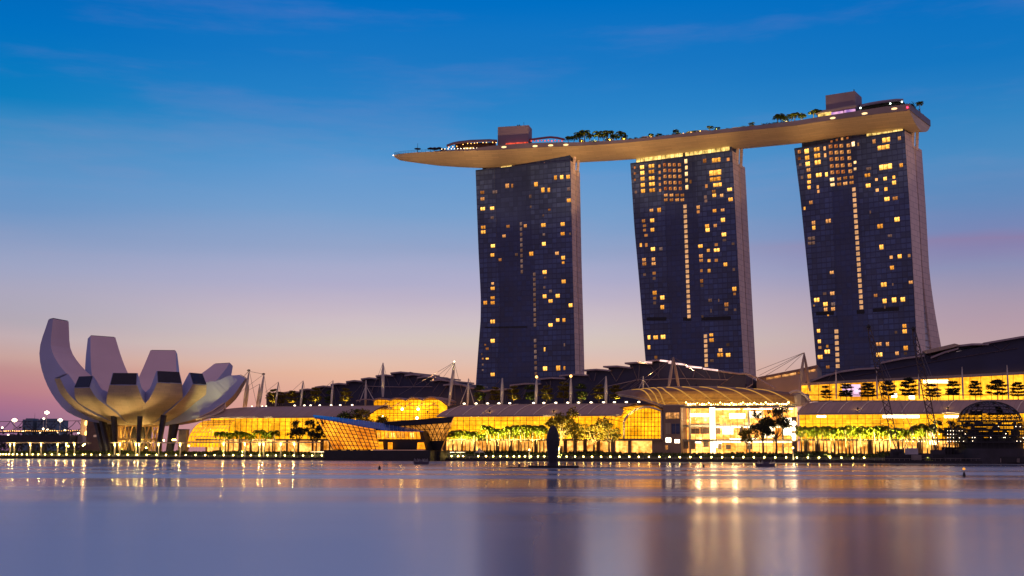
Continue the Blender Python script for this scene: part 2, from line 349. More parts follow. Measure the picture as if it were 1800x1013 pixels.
MT = dict(
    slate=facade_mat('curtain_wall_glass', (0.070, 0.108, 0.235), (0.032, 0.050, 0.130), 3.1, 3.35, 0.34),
    slate_dark=facade_mat('core_glass', (0.044, 0.068, 0.170), (0.030, 0.048, 0.130), 3.1, 3.35, 0.2),
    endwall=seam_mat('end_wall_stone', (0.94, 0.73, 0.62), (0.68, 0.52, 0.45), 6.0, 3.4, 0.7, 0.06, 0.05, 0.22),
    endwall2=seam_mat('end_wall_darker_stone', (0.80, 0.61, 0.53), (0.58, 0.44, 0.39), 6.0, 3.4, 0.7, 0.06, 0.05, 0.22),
    dark=paint('dark_metal', (0.03, 0.028, 0.04), 0.5, 0.3, 0.3, 0.3),
    black=paint('black_metal', (0.012, 0.012, 0.018), 0.5, 0.2, 0.3, 0.5),
    hull=seam_mat('hull_panels', (0.66, 0.50, 0.33), (0.54, 0.40, 0.26), 9.0, 1.9, 0.55, 0.09, 0.05, 0.12),
    rim=paint('rim_cladding', (0.20, 0.16, 0.20), 0.55, 0, 0.12, 0.1),
    core=paint('lift_core_cladding', (0.26, 0.20, 0.25), 0.7, 0, 0.1, 0.1),
    petal_out=seam_mat('petal_panels_warm_lit', (0.52, 0.41, 0.32), (0.34, 0.27, 0.22), 6.0, 3.0, 0.5, 0.08, 0.05, 0.07),  # whitish cladding, warm floodlight tone put into the colour
    petal_in=paint('petal_panels_sky_lit', (0.74, 0.57, 0.60), 0.6, 0, 0.07, 0.05),  # same cladding, mauve sky light put into the colour
    petal_side=paint('petal_panels_shaded', (0.40, 0.43, 0.66), 0.55, 0, 0.07, 0.05),  # same cladding, blue shade put into the colour
    skyglass=paint('skylight_glass', (0.008, 0.01, 0.03), 0.15, 0, 0.2, 0.2),
    roof=seam_mat('vault_roof_sheet', (0.42, 0.28, 0.235), (0.32, 0.22, 0.19), 2.0, 30.0, 0.5, 0.06, 0.05, 0.1),
    rib=paint('pale_rib', (0.80, 0.64, 0.48), 0.5, 0, 0.1, 0.3),
    beige=paint('beige_cladding', (0.42, 0.33, 0.26), 0.7, 0, 0.12, 0.1),
    brown=paint('brown_cladding', (0.24, 0.16, 0.13), 0.7, 0, 0.15, 0.2),
    navy=paint('dark_roof_cladding', (0.024, 0.029, 0.082), 0.55, 0, 0.25, 0.06),
    fascia=paint('fascia_sheet', (0.34, 0.28, 0.30), 0.45, 0.2, 0.12, 0.1),
    steel=paint('pale_steel', (0.62, 0.55, 0.47), 0.45, 0.1, 0.1, 0.4),
    cable=paint('cable_steel', (0.25, 0.2, 0.21), 0.5, 0.3, 0.1, 0.4),
    concrete=paint('concrete', (0.26, 0.22, 0.2), 0.85, 0, 0.25, 0.3),
    seawall=paint('seawall_stone', (0.055, 0.045, 0.045), 0.8, 0, 0.4, 0.5),
    paving=paint('promenade_paving', (0.24, 0.2, 0.17), 0.85, 0, 0.2, 0.5),
    earth=paint('planted_earth', (0.05, 0.06, 0.03), 0.9, 0, 0.4, 0.3),
    mullion=paint('bronze_mullion', (0.16, 0.09, 0.04), 0.45, 0.5, 0.15, 0.5),
    darkmull=paint('dark_mullion', (0.035, 0.022, 0.016), 0.45, 0.4, 0.2, 0.5),
    blueroof=paint('blue_glass_roof', (0.05, 0.13, 0.42), 0.18, 0.3, 0.3, 0.3),
    blueseam=paint('roof_seam', (0.30, 0.38, 0.55), 0.35, 0.4, 0.1, 0.3),
    trunk=paint('bark', (0.16, 0.11, 0.07), 0.85, 0, 0.3, 1.5),
    palmtrunk=paint('palm_bark', (0.17, 0.12, 0.065), 0.85, 0, 0.3, 1.0),
    leaf=leaf_mat('leaf_green', (0.035, 0.06, 0.012), (0.10, 0.13, 0.025)),
    leafgold=leaf_mat('leaf_olive', (0.10, 0.09, 0.008), (0.28, 0.20, 0.02)),  # golden copy of the leaf, warm lamp light put into the colour
    leafdark=leaf_mat('leaf_dark', (0.018, 0.026, 0.014), (0.045, 0.05, 0.025)),  # dark copy of the leaf, silhouette shade put into the colour
    palmleaf=leaf_mat('palm_frond', (0.10, 0.15, 0.008), (0.24, 0.26, 0.014)),
    cover=leaf_mat('ground_cover_leaf', (0.03, 0.05, 0.012), (0.09, 0.11, 0.03)),
    pane=pane_mat('clear_pane'),
    statue=paint('dark_stone', (0.022, 0.018, 0.032), 0.7, 0, 0.35, 0.9),  # near-black stone with slight random tone
    redcloth=paint('red_canopy', (0.22, 0.02, 0.03), 0.7, 0, 0.2, 0.3),
    cream=paint('cream_fabric', (0.6, 0.55, 0.45), 0.8, 0, 0.1, 0.3),
    boat=paint('boat_paint', (0.10, 0.085, 0.13), 0.5, 0, 0.25, 0.5),
    white=paint('white_paint', (0.5, 0.47, 0.5), 0.5, 0, 0.15, 0.5),
    far=paint('distant_cladding', (0.13, 0.20, 0.27), 0.8, 0, 0.25, 0.05),
    y=glow('lit_room_yellow', (1.0, 0.36, 0.04), 1.7, 0.65, 2.6, 'Generated', 0.55, (1.0, 0.47, 0.09)),
    o=glow('lit_room_orange', (1.0, 0.33, 0.07), 0.7, 0.75, 2.8, 'Generated', 0.6, (1.0, 0.46, 0.15)),
    d=glow('lit_room_dim', (0.62, 0.30, 0.20), 0.28, 0.6, 2.4, 'Generated', 0.4, (0.5, 0.3, 0.25)),
    p=glow('lit_room_rose', (1.0, 0.26, 0.07), 0.5, 0.9, 2.0, 'Generated', 0.35, (1.0, 0.42, 0.12)),
    w=glow('lit_room_white', (1.0, 0.66, 0.28), 8.0, 0.4, 2.0, 'Generated', 0.2, (1.0, 0.84, 0.6)),
    brightroom=glow('lit_room_bright', (1.0, 0.56, 0.20), 2.0, 0.6, 2.4, 'Generated', 0.4, (1.0, 0.64, 0.32)),
    peach=glow('stair_light', (1.0, 0.50, 0.22), 0.75, 0.35, 0.5, 'Object'),
    bulb=glow('lamp_bulb', (1.0, 0.66, 0.15), 40, 0.1, 1.0),
    bulbw=glow('white_lamp_bulb', (1.0, 0.76, 0.50), 7, 0.1, 1.0),
    bulbo=glow('orange_lamp_bulb', (1.0, 0.45, 0.10), 7, 0.1, 1.0),
    red=glow('red_beacon', (1.0, 0.03, 0.08), 6, 0.1, 1.0),
    redglow=glow('red_lantern', (1.0, 0.10, 0.05), 1.0, 0.7, 0.6),
    purple=glow('purple_screen', (0.35, 0.16, 1.0), 1.0, 0.4, 0.3, 'Object', 0, (1.0, 0.5, 0.4)),
    pinkscreen=glow('pink_screen', (1.0, 0.35, 0.75), 1.3, 0.3, 0.2, 'Object', 0, (1.0, 0.8, 0.9)),
    lounge=glow('lounge_light', (1.0, 0.58, 0.10), 1.2, 0.8, 0.3, 'Object', 0, (1.0, 0.72, 0.25)),
    ovallight=glow('recessed_light', (1.0, 0.62, 0.28), 2.0, 0.2, 0.5),
    hall=interior('mall_hall_light', (0.85, 0.30, 0.003), (1.0, 0.42, 0.010), 2.3, (5.0, 3.2), 0.18, 0.05),
    vault=interior('glass_vault_light', (0.85, 0.40, 0.004), (1.0, 0.62, 0.02), 1.1, (7.0, 30.0), 0.0, 0.03),
    shops=interior('shop_window_light', (0.42, 0.12, 0.004), (1.0, 0.48, 0.11), 2.6, (2.2, 2.8), 0.7, 0.16),
    atrium=interior('atrium_light', (1.0, 0.27, 0.012), (1.0, 0.47, 0.13), 3.0, (3.4, 3.1), 0.9, 0.07),
    terrace=interior('terrace_light', (0.85, 0.28, 0.004), (1.0, 0.43, 0.026), 2.3, (8.0, 5.0), 0.5, 0.05),
    crystal=interior('crystal_light', (0.75, 0.16, 0.003), (1.0, 0.38, 0.016), 2.0, (14.0, 9.0), 0.3, 0.09),
    crystal2=interior('crystal_dim_light', (0.45, 0.14, 0.015), (1.0, 0.38, 0.06), 1.0, (3.0, 2.0), 0.15, 0.10),
    ribglow=glow('self_glowing_rib', (1.0, 0.46, 0.09), 0.62, 0.25, 0.2),  # ribs emit in place of light from inside the hall
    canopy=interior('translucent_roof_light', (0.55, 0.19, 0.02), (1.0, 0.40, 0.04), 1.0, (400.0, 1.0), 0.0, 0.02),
)
# ------------------------------------------------------------------ water, quay, ground
def water_mat():
    m, N, L = new_mat('bay_water')
    out = N.new('ShaderNodeOutputMaterial'); df = N.new('ShaderNodeBsdfDiffuse'); df.inputs[0].default_value = (0.02, 0.05, 0.12, 1)
    calm = N.new('ShaderNodeBsdfGlossy'); ruff = N.new('ShaderNodeBsdfGlossy')
    ruff.inputs[0].default_value = WATER['tint']; calm.inputs[0].default_value = WATER['tint2']  # cool and warm tints put reflected sky and gold into the gloss
    tc = N.new('ShaderNodeTexCoord'); sp = N.new('ShaderNodeSeparateXYZ'); L.new(tc.outputs['Object'], sp.inputs[0])
    def mr(v, a, b, c, d):
        n = N.new('ShaderNodeMapRange'); n.interpolation_type = 'SMOOTHSTEP'; L.new(v, n.inputs[0])
        for k, x in enumerate((a, b, c, d)): n.inputs[k + 1].default_value = x
        return n.outputs[0]
    def noise(scale, detail):
        mp = N.new('ShaderNodeMapping'); mp.inputs['Scale'].default_value = scale; L.new(tc.outputs['Object'], mp.inputs[0])
        n = N.new('ShaderNodeTexNoise'); n.inputs['Scale'].default_value = 1.0; n.inputs['Detail'].default_value = detail; L.new(mp.outputs[0], n.inputs['Vector']); return n.outputs[0]
    def mt(op, a, b, c=None):
        n = N.new('ShaderNodeMath'); n.operation = op
        for k, x in enumerate((a, b, c)):
            if x is None: continue
            if isinstance(x, (int, float)): n.inputs[k].default_value = x
            else: L.new(x, n.inputs[k])
        return n.outputs[0]
    bands = noise((0.0035, 0.045, 1), 3)
    lv = N.new('ShaderNodeVectorMath'); lv.operation = 'DOT_PRODUCT'; L.new(tc.outputs['Object'], lv.inputs[0]); lv.inputs[1].default_value = (0.296, 0.9552, 0)
    shore = mr(lv.outputs['Value'], 250, 470, 1.0, 0.5)
    # calm water: close to mirror below the quay; ruffled water: wide smear of the sky in the open bay
    near = mr(sp.outputs[1], 40, 100, 1.0, 0.0)
    rg = N.new('ShaderNodeMix'); rg.data_type = 'FLOAT'; L.new(near, rg.inputs[0]); L.new(mt('MULTIPLY', mr(bands, 0.35, 0.65, WATER['r0'], WATER['r1']), shore), rg.inputs[2]); rg.inputs[3].default_value = 0.22
    L.new(rg.outputs[0], calm.inputs['Roughness'])
    ruff.inputs['Roughness'].default_value = WATER['ruff']
    far = mr(mt('ADD', sp.outputs[1], mt('MULTIPLY', mt('SUBTRACT', bands, 0.5), 70)), WATER['d0'], WATER['d1'], 0.0, 1.0)
    side = mr(mt('DIVIDE', sp.outputs[0], mt('MAXIMUM', sp.outputs[1], 10)), -0.14, 0.10, WATER['left'], WATER['right'])
    bandw = mr(bands, 0.40, 0.62, 0.92, 0.55)
    w = N.new('ShaderNodeMix'); w.data_type = 'FLOAT'; L.new(far, w.inputs[0]); L.new(side, w.inputs[2]); L.new(bandw, w.inputs[3])
    m1 = N.new('ShaderNodeMixShader'); L.new(w.outputs[0], m1.inputs[0]); L.new(ruff.outputs[0], m1.inputs[1]); L.new(calm.outputs[0], m1.inputs[2])
    m2 = N.new('ShaderNodeMixShader'); m2.inputs[0].default_value = WATER['refl']; L.new(df.outputs[0], m2.inputs[1]); L.new(m1.outputs[0], m2.inputs[2]); L.new(m2.outputs[0], out.inputs[0])
    return m
WATER = dict(r0=0.12, r1=0.24, ruff=0.48, left=0.10, right=1.0, d0=40, d1=130, refl=0.84, tint=(0.76, 0.85, 0.90, 1), tint2=(0.93, 0.84, 0.80, 1))
WZ = 1.75         # water level
mb = MB(); mb.face([(-4000, -200, WZ), (4000, -200, WZ), (4000, 8000, WZ), (-4000, 8000, WZ)]); setting('water', mb, water_mat())
# one sheet of ground inland from the quay, out to the horizon
mb = MB(); mb.prism([M(-900, 17, -1), M(900, 17, -1), M(4000, 9000, -1), M(-6000, 9000, -1)], (0, 0, 5.9)); setting('ground', mb, MT['paving'])
mb = MB(); mb.qbox(-900, 900, 0.4, 9, -1, 2.55); setting('promenade', mb, MT['paving'])
mb = MB(); mb.qbox(-900, 900, -0.9, 0.397, -1, 2.75)
for k in range(-60, 61): mb.qbox(k * 9.0, k * 9.0 + 0.7, -1.25, -0.9, -1, 2.3)
mb.qbox(-900, 900, -2.2, -0.9, -1, 2.0)
tag(mb.build('quay_wall', MT['seawall']), 'long dark stone quay wall with stepped foot at the water edge', 'quay wall')
mb = MB(); rows = [[M(s, 9, 2.5) for s in range(-420, 330, 30)], [M(s, 13, 4.0) for s in range(-420, 330, 30)], [M(s, 17.2, 5.0) for s in range(-420, 330, 30)]]
mb.slab(rows, (0, 0, -1)); setting('terrain', mb, MT['earth'])
mb = MB()
for i in range(15000):
    s = random.uniform(-330, 210); v = random.uniform(8.5, 19)
    z = interp([9, 13, 17.2, 19], [2.5, 4.0, 5.0, 4.9], v)
    h = random.uniform(0.25, 0.9) * (1.25 if math.sin(s * 0.21) + math.sin(s * 0.077) > 0.2 else 0.75); a = random.uniform(0, 3.14); r = random.uniform(0.25, 0.6)
    c = M(s, v, z); d = Vector((math.cos(a), math.sin(a), 0)) * r
    t = Vector((random.uniform(-.4, .4), random.uniform(-.4, .4), h))
    mb.face([c - d, c + d, c + d * 0.4 + t, c - d * 0.4 + t])
setting('ground_cover', mb, MT['cover'], 'stuff')
# ------------------------------------------------------------------ hotel towers
SLAB = {}
def tower(name_label, left, right, z_top, d1, d2, splay, band, wins, strips, louvres, crop, glassed, lobby, ztop2):
    TL = Zp(*left[0], z_top); TR = Zp(*right[0], z_top)
    e = Vector((TR.x - TL.x, TR.y - TL.y, 0)).normalized(); n = Vector((-e.y, e.x, 0))
    base = (TL + TR) / 2 + n * (d2 / 2); root = thing('hotel_tower', (base.x, base.y, 4.9), name_label, 'hotel tower')
    L_ = [Pl(x, y, TL, n) for x, y in left]; R2 = [Pl(x, y, TL, n) for x, y in right]
    lz = [p.z for p in L_][::-1]; rz = [p.z for p in R2][::-1]
    la = [(p - TL).dot(e) for p in L_][::-1]; ra = [(p - TL).dot(e) for p in R2][::-1]
    def ua(a, z):
        l = interp(lz, la, z); r = interp(rz, ra, z); return l + (r - l) * a
    def P(a, z, v): p = TL + e * ua(a, z) + n * v; return Vector((p.x, p.y, z))
    zs = [4.9 + (z_top - 4.9) * i / 24 for i in range(25)]
    def skin(a0t, a0b, a1t, a1b, v, z0=4.9, z1=None):
        z1 = z1 or z_top; mbx = MB(); rows = []; uv = []
        zz = [z for z in zs if z0 <= z <= z1]
        for z in zz:
            t = (z - 4.9) / (z_top - 4.9); A = lerp(a0b, a0t, t); B = lerp(a1b, a1t, t); r = []; q = []
            for k in range(5):
                a = lerp(A, B, k / 4); r.append(P(a, z, v)); q.append((ua(a, z), z))
            rows.append(r); uv.append(q)
        mbx.grid([r for r in rows], uv); return mbx
    bt0, bt1, bb0, bb1 = band
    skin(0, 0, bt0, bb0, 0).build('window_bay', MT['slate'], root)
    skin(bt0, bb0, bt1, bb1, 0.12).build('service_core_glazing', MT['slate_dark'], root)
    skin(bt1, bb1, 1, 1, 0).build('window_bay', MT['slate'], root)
    # slabs behind the glass: stone ends, splayed rear leg
    def slab(v0, v1, zt, mat, nm, sp0=0.0, sp1=0.0, a0=0.0):
        m_ = MB(); rows = []
        for z in [q for q in zs if q <= zt] + [zt]:
            k = max(0.0, (118 - z) / 118) ** 1.5 * splay
            off = 0.0
            rows.append([P(a0, z, v0 + k * sp0), P(1, z, v0 + k * sp0), P(1, z, v1 + k * sp1), P(a0, z, v1 + k * sp1), P(a0, z, v0 + k * sp0)])
        m_.grid(rows); m_.face([r for r in rows[-1][:4]])
        return m_.build(nm, mat, root)
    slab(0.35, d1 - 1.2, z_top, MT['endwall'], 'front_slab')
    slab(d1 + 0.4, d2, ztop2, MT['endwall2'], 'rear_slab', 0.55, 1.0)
    m_ = MB(); rows = []
    for z in [q for q in zs if q <= ztop2 - 3]:
        k = max(0.0, (118 - z) / 118) ** 1.5 * splay
        rows.append([P(0.985, z, d1 - 1.3), P(0.985, z, d1 + 0.5 + k * 0.56)])
    m_.slab(rows, e * -0.4); at = m_.build('atrium_glazing', MT['atr'], root)
    m_ = MB()
    for z in range(8, int(ztop2) - 8, 4):
        k = max(0.0, (118 - z) / 118) ** 1.5 * splay
        m_.tube(P(0.99, z, d1 - 1.3), P(0.99, z, d1 + 0.5 + k * 0.56), 0.25, None, 4)
    m_.build('glazing_bar', MT['steel'], at)
    # lit rooms
    ox, oy, sc_ = crop
    made = []
    for (cx, cy, w, h, tone) in wins:
        if tone == 'w': tone = 'brightroom'
        p = Pl(ox + cx / sc_, oy + cy / sc_, TL, n)
        mpp = p.y / F * 1.02; w_ = w / sc_ * mpp / max(0.5, e.x - e.y * (p.x / p.y)) * 0.38; h_ = h / sc_ * mpp * 0.40
        made.append((w_ * h_, p, w_, h_, tone))
    made.sort(key=lambda q: -q[0])
    rest = {}
    def winbox(m_, p, w_, h_): m_.box(p - n * 0.08, e * w_, n * 0.1, Vector((0, 0, h_)))
    npart = 0
    for _, p, w_, h_, tone in made:
        if npart < 92:
            m_ = MB(); winbox(m_, p, w_, h_); fr = m_.build('lit_window', MT[tone], root); npart += 1
            if w_ > 1.5:
                b_ = MB(); k = 1 if w_ < 2.6 else 2 if w_ < 4 else 4
                for i in range(k):
                    x = (i + 1) / (k + 1) * 2 - 1
                    b_.box(p - n * 0.22 + e * (x * w_), e * 0.13, n * 0.06, Vector((0, 0, h_ + 0.05)))
                if h_ > 1.9: b_.box(p - n * 0.21 + Vector((0, 0, h_ * 0.1)), e * (w_ + 0.05), n * 0.05, Vector((0, 0, 0.12)))
                b_.build('window_bar', MT['black'], fr)
        else: winbox(rest.setdefault(tone, MB()), p, w_, h_)
    for tone, m_ in rest.items(): tag(m_.build('small_lit_windows', MT[tone], root), kind='stuff')
    for (x0, y0, x1, y1, w, tone, pitch) in strips:
        N_ = max(1, int((y1 - y0) / pitch))
        for i in range(N_):
            t = (i + 0.5) / N_; p = Pl(ox + lerp(x0, x1, t) / sc_, oy + lerp(y0, y1, t) / sc_, TL, n)
            m_ = MB(); winbox(m_, p, w / sc_ * p.y / F * 0.5, pitch * 0.36 / sc_ * p.y / F); m_.build('stair_window', MT[tone], root)
    for (x0, y0, x1, y1, hh) in louvres:
        a = Pl(ox + x0 / sc_, oy + y0 / sc_, TL, n); b = Pl(ox + x1 / sc_, oy + y1 / sc_, TL, n)
        m_ = MB(); m_.prism([a - n * 0.15, b - n * 0.15, b - n * 0.15 + Vector((0, 0, hh)), a - n * 0.15 + Vector((0, 0, hh))], n * 0.1); m_.build('louvre_band', MT['black'], root)
    # set back lounge between the roof and the deck above
    m_ = MB(); q = [P(0.06, z_top, 2.2), P(0.985, z_top, 1.8), P(0.985, z_top, d1 - 1.5), P(0.06, z_top, d1 - 1.5)]
    m_.prism(q, (0, 0, 4.4)); m_.build('rooftop_lounge', MT['slate_dark'], root)
    m_ = MB(); m_.prism([P(0, z_top, 0.0), P(1, z_top, 0.0), P(1, z_top, 0.4), P(0, z_top, 0.4)], (0, 0, 0.35)); m_.build('roof_parapet', MT['slate_dark'], root)
    for a0, a1, z0, z1, tone in lobby:
        m_ = MB(); m_.prism([P(a0, z_top + z0, lerp(2.2, 1.8, a0) - 0.3), P(a1, z_top + z0, lerp(2.2, 1.8, a1) - 0.3), P(a1, z_top + z1, lerp(2.2, 1.8, a1) - 0.3), P(a0, z_top + z1, lerp(2.2, 1.8, a0) - 0.3)], n * 0.2)
        lw = m_.build('lounge_window', MT[tone], root); m_ = MB(); K = max(2, int((a1 - a0) * 24))
        for i in range(K + 1): m_.box(P(lerp(a0, a1, i / K), z_top + (z0 + z1) / 2, lerp(2.2, 1.8, lerp(a0, a1, i / K)) - 0.42), e * 0.12, n * 0.06, Vector((0, 0, (z1 - z0) / 2)))
        m_.build('window_bar', MT['mullion'], lw)
    for a in glassed:
        m_ = MB(); m_.tube(P(a, z_top, 2.2), P(a, z_top + 6.5, 4.5), 0.8, 0.8, 8); m_.build('roof_column', MT['endwall'], root)
    m_ = MB()
    for v in (d1 - 3, d1 + 4):
        m_.tube(P(0.995, z_top - 8, v), P(1.01, z_top + 5, v), 1.0, 1.0, 8)
    m_.build('corner_strut', MT['endwall'], root)
    return root
MT['atr'] = paint('atrium_glass', (0.42, 0.42, 0.50), 0.35, 0, 0.2, 0.3)
WIN1 = [(64,204,20,16,'o'),(65,230,20,16,'o'),(66,270,22,16,'y'),(104,268,20,16,'y'),(104,306,16,14,'d'),(115,202,24,16,'d'),(165,177,18,22,'o'),(185,177,9,20,'o'),(68,345,22,16,'y'),(68,364,22,16,'y'),(107,420,20,16,'y'),(105,457,18,16,'y'),(168,341,16,14,'o'),(152,380,16,14,'o'),(136,476,14,14,'o'),(202,455,14,14,'d'),(106,572,12,12,'o'),(106,592,20,15,'y'),(106,630,20,14,'y'),(106,650,20,16,'y'),(76,650,18,18,'y'),(106,726,22,18,'y'),(106,804,20,18,'y'),(106,940,20,16,'y'),(84,836,14,12,'o'),(84,876,14,8,'y'),(66,876,8,8,'o'),(76,820,8,8,'o'),(66,900,8,10,'d'),(66,922,8,8,'d'),(62,858,6,10,'d'),
 (360,144,14,22,'y'),(385,142,16,20,'y'),(411,141,18,20,'y'),(281,171,18,22,'y'),(309,194,16,24,'y'),(333,194,12,22,'y'),(413,190,14,18,'d'),(414,236,20,18,'y'),(258,220,12,18,'d'),(335,274,12,10,'o'),(311,297,8,10,'d'),(311,336,22,18,'y'),(389,332,20,18,'y'),(389,371,20,16,'y'),(419,371,8,12,'d'),(313,374,12,12,'d'),(313,412,18,18,'y'),(262,452,20,20,'y'),(238,339,14,16,'o'),(366,450,18,16,'o'),(391,468,18,18,'y'),(391,488,12,12,'y'),(316,526,20,18,'y'),(393,564,20,18,'y'),(340,603,14,14,'d'),(316,624,18,18,'y'),(369,622,20,18,'y'),(340,643,20,16,'y'),(421,660,18,18,'y'),(340,740,20,16,'y'),(369,720,16,16,'y'),(394,720,14,18,'y'),(318,916,20,20,'y'),(371,914,20,24,'y'),(396,914,8,18,'y'),(316,838,6,20,'y'),(396,820,6,16,'d'),(260,262,8,12,'d'),(315,588,10,12,'d'),(318,548,12,10,'d')]
WIN2 = [(37,y,10,11,'p') for y in (103,127,153)] + [(41,202,12,14,'d')] + [(x,y,20,19,'y') for x,y in ((66,102),(67,125),(68,149),(69,174),(70,198))] + [(x,y,28,18,'y') for x,y in ((104,97),(104,120),(105,146),(106,170),(107,195))] + [(x,y,10,14,'o') for x,y in ((136,97),(137,122),(137,147),(138,171),(139,195))]
WIN2 += [(x + (y - 92) * 0.04,y,15,17,'p') for y in (92,115,139,164,188) for x in (157,177,196,217)] + [(x,y,18,14,'o') for y in (215,234) for x in (162,185,208,229)] + [(243,78,14,22,'w'),(245,103,12,18,'w'),(245,129,14,20,'w'),(246,155,12,18,'w'),(247,183,14,22,'w')]
WIN2 += [(319,76,18,22,'o'),(366,73,44,22,'y'),(414,70,14,16,'o'),(362,124,62,26,'y'),(362,150,56,20,'y'),(371,173,44,18,'y'),(262,160,10,18,'o'),(326,178,12,18,'o'),(356,200,18,16,'o'),(420,192,24,16,'y'),(358,216,18,16,'y'),(388,216,16,16,'o'),(424,232,22,18,'y'),(322,222,14,16,'d'),(324,238,14,14,'d'),
 (104,276,18,14,'o'),(135,275,18,22,'y'),(72,319,16,16,'o'),(107,317,20,18,'y'),(76,338,16,12,'o'),(76,356,14,12,'o'),(108,355,18,18,'y'),(82,377,16,12,'o'),(61,416,10,18,'y'),(83,416,12,18,'o'),(110,433,20,18,'y'),(142,432,16,16,'d'),(74,476,18,16,'o'),(75,493,20,16,'o'),(112,474,16,18,'o'),(113,492,20,14,'o'),(76,536,14,12,'d'),(115,530,16,14,'o'),(115,551,14,14,'d'),(117,610,20,20,'y'),(117,631,16,14,'o'),(148,629,20,20,'y'),(117,650,14,14,'d'),(148,668,18,20,'y'),(94,790,12,20,'y'),(121,790,22,18,'y'),(151,788,22,20,'y'),(94,830,12,20,'y'),(122,870,14,14,'o'),
 (293,264,16,18,'o'),(293,282,14,14,'o'),(359,278,18,16,'y'),(392,275,18,14,'o'),(393,315,20,20,'y'),(329,340,20,18,'y'),(362,338,16,16,'o'),(331,356,20,18,'y'),(397,374,22,18,'y'),(399,396,18,12,'d'),(366,415,16,14,'o'),(368,437,28,16,'y'),(302,421,22,16,'y'),(334,438,14,14,'y'),(304,461,18,18,'o'),(305,479,18,14,'o'),(337,479,14,14,'y'),(366,478,16,14,'o'),(403,495,18,18,'y'),(306,520,12,14,'o'),(337,520,14,16,'y'),(434,411,14,12,'d'),(437,515,12,14,'d'),(307,562,14,18,'o'),(308,580,14,14,'d'),(439,594,20,20,'y'),(440,614,12,12,'o'),(407,657,20,20,'o'),(341,640,18,16,'d'),(376,640,6,14,'d'),(407,676,16,14,'d'),(442,678,12,12,'d'),(345,682,6,18,'d'),(310,705,10,12,'d'),(346,780,18,14,'y'),(347,801,22,18,'y'),(383,842,18,18,'o'),(382,861,28,18,'y'),(414,861,22,18,'y'),(413,819,16,14,'d'),(348,884,18,14,'d')]
WIN3 = [(54,123,14,16,'p'),(54,148,14,14,'p'),(58,172,12,12,'d'),(82,121,20,22,'y'),(84,146,20,20,'y'),(86,169,20,20,'y'),(89,192,18,16,'o'),(92,216,16,20,'y'),(91,238,16,16,'y'),(91,258,14,16,'y'),(120,114,26,18,'y'),(122,138,28,20,'y'),(124,163,28,20,'y'),(128,211,26,18,'y'),(150,110,10,18,'o'),(152,136,10,18,'o'),(157,209,12,20,'y'),(64,220,10,14,'d'),(124,256,10,16,'o'),(126,273,10,14,'o')]
WIN3 += [(x + (y - 103) * 0.07,y - (x - 172) * 0.06,17,17,'p') for y in (103,127,151,177,201) for x in (172,193,213,240)] + [(178,228,20,16,'w'),(205,226,18,14,'o'),(228,222,18,14,'o'),(252,220,18,14,'o'),(180,248,20,14,'w'),(205,246,20,14,'o'),(228,243,20,14,'o'),(252,240,20,14,'o'),(258,94,14,22,'w'),(265,163,12,12,'w'),(265,188,12,12,'w'),(277,95,8,16,'o'),(176,84,10,10,'p'),(196,78,10,10,'p'),(216,74,10,12,'o'),(236,71,10,10,'p')]
WIN3 += [(337,84,14,20,'o'),(383,78,38,22,'y'),(373,106,58,20,'y'),(433,72,14,18,'o'),(381,180,62,24,'y'),(440,174,16,18,'y'),(317,187,24,14,'d'),(312,212,26,16,'y'),(315,251,22,18,'y'),(346,228,12,12,'o'),(379,225,16,16,'y'),(412,219,12,14,'y'),(413,240,18,18,'y'),(382,264,14,16,'y'),(349,268,14,14,'o'),(386,302,24,18,'y'),(417,299,24,16,'o'),(323,351,6,14,'d'),(424,379,24,20,'y'),(360,405,26,20,'y'),(365,484,18,22,'y'),(397,441,20,12,'d'),(402,522,14,14,'o'),(434,519,18,18,'y'),(470,516,12,14,'o'),(405,562,18,18,'y'),(374,626,26,20,'y'),(476,617,18,14,'o'),(408,625,6,12,'d'),(343,667,16,14,'o'),(377,688,18,20,'y'),(413,684,20,22,'y'),(446,682,20,20,'y'),(378,711,6,14,'d'),(98,315,16,16,'o'),(74,337,8,14,'y'),(108,392,16,18,'o'),(109,411,14,18,'y'),(164,385,24,18,'o'),(100,451,34,16,'d'),(100,469,34,14,'d'),(177,580,18,14,'o'),(150,660,16,12,'d'),(179,659,20,16,'o'),(120,684,24,18,'y'),(153,700,20,18,'y'),(154,720,16,16,'o'),(182,700,18,16,'d'),(182,718,18,16,'o'),(110,705,8,8,'o'),(163,742,8,6,'y'),(127,801,14,16,'y'),(130,841,14,16,'y'),(132,864,14,12,'o'),(133,900,22,18,'y'),(160,859,10,12,'y'),(160,880,24,18,'y'),(162,938,16,14,'o'),(355,851,26,16,'o'),(388,851,14,18,'o'),(357,891,28,18,'y'),(424,886,16,16,'o'),(452,783,18,18,'y'),(453,803,20,18,'y'),(420,806,12,12,'d'),(457,866,20,20,'y'),(456,886,16,12,'d')]
tower('dark glass hotel tower farthest from the right edge, fewest lit rooms, curved lower edge', [(836,300),(838,360),(841,440),(845,520),(845,560),(841,610),(836,680),(834,800)], [(1003,283),(1006,450),(1009,560),(1011,650),(1013,800)], 195, 9, 17, 0,
      (0.20, 0.56, 0.22, 0.66), WIN1, [(220,320,224,535,9,'d',20),(274,525,277,750,10,'d',20),(277,792,281,948,10,'d',20)], [(75,752,245,750,0.9)], (820, 250, 2.3), (0.13, 0.37, 0.72), [(0.26, 0.38, 0.6, 2.6, 'lounge'), (0.10, 0.26, 0.6, 2.6, 'atr')], 191)
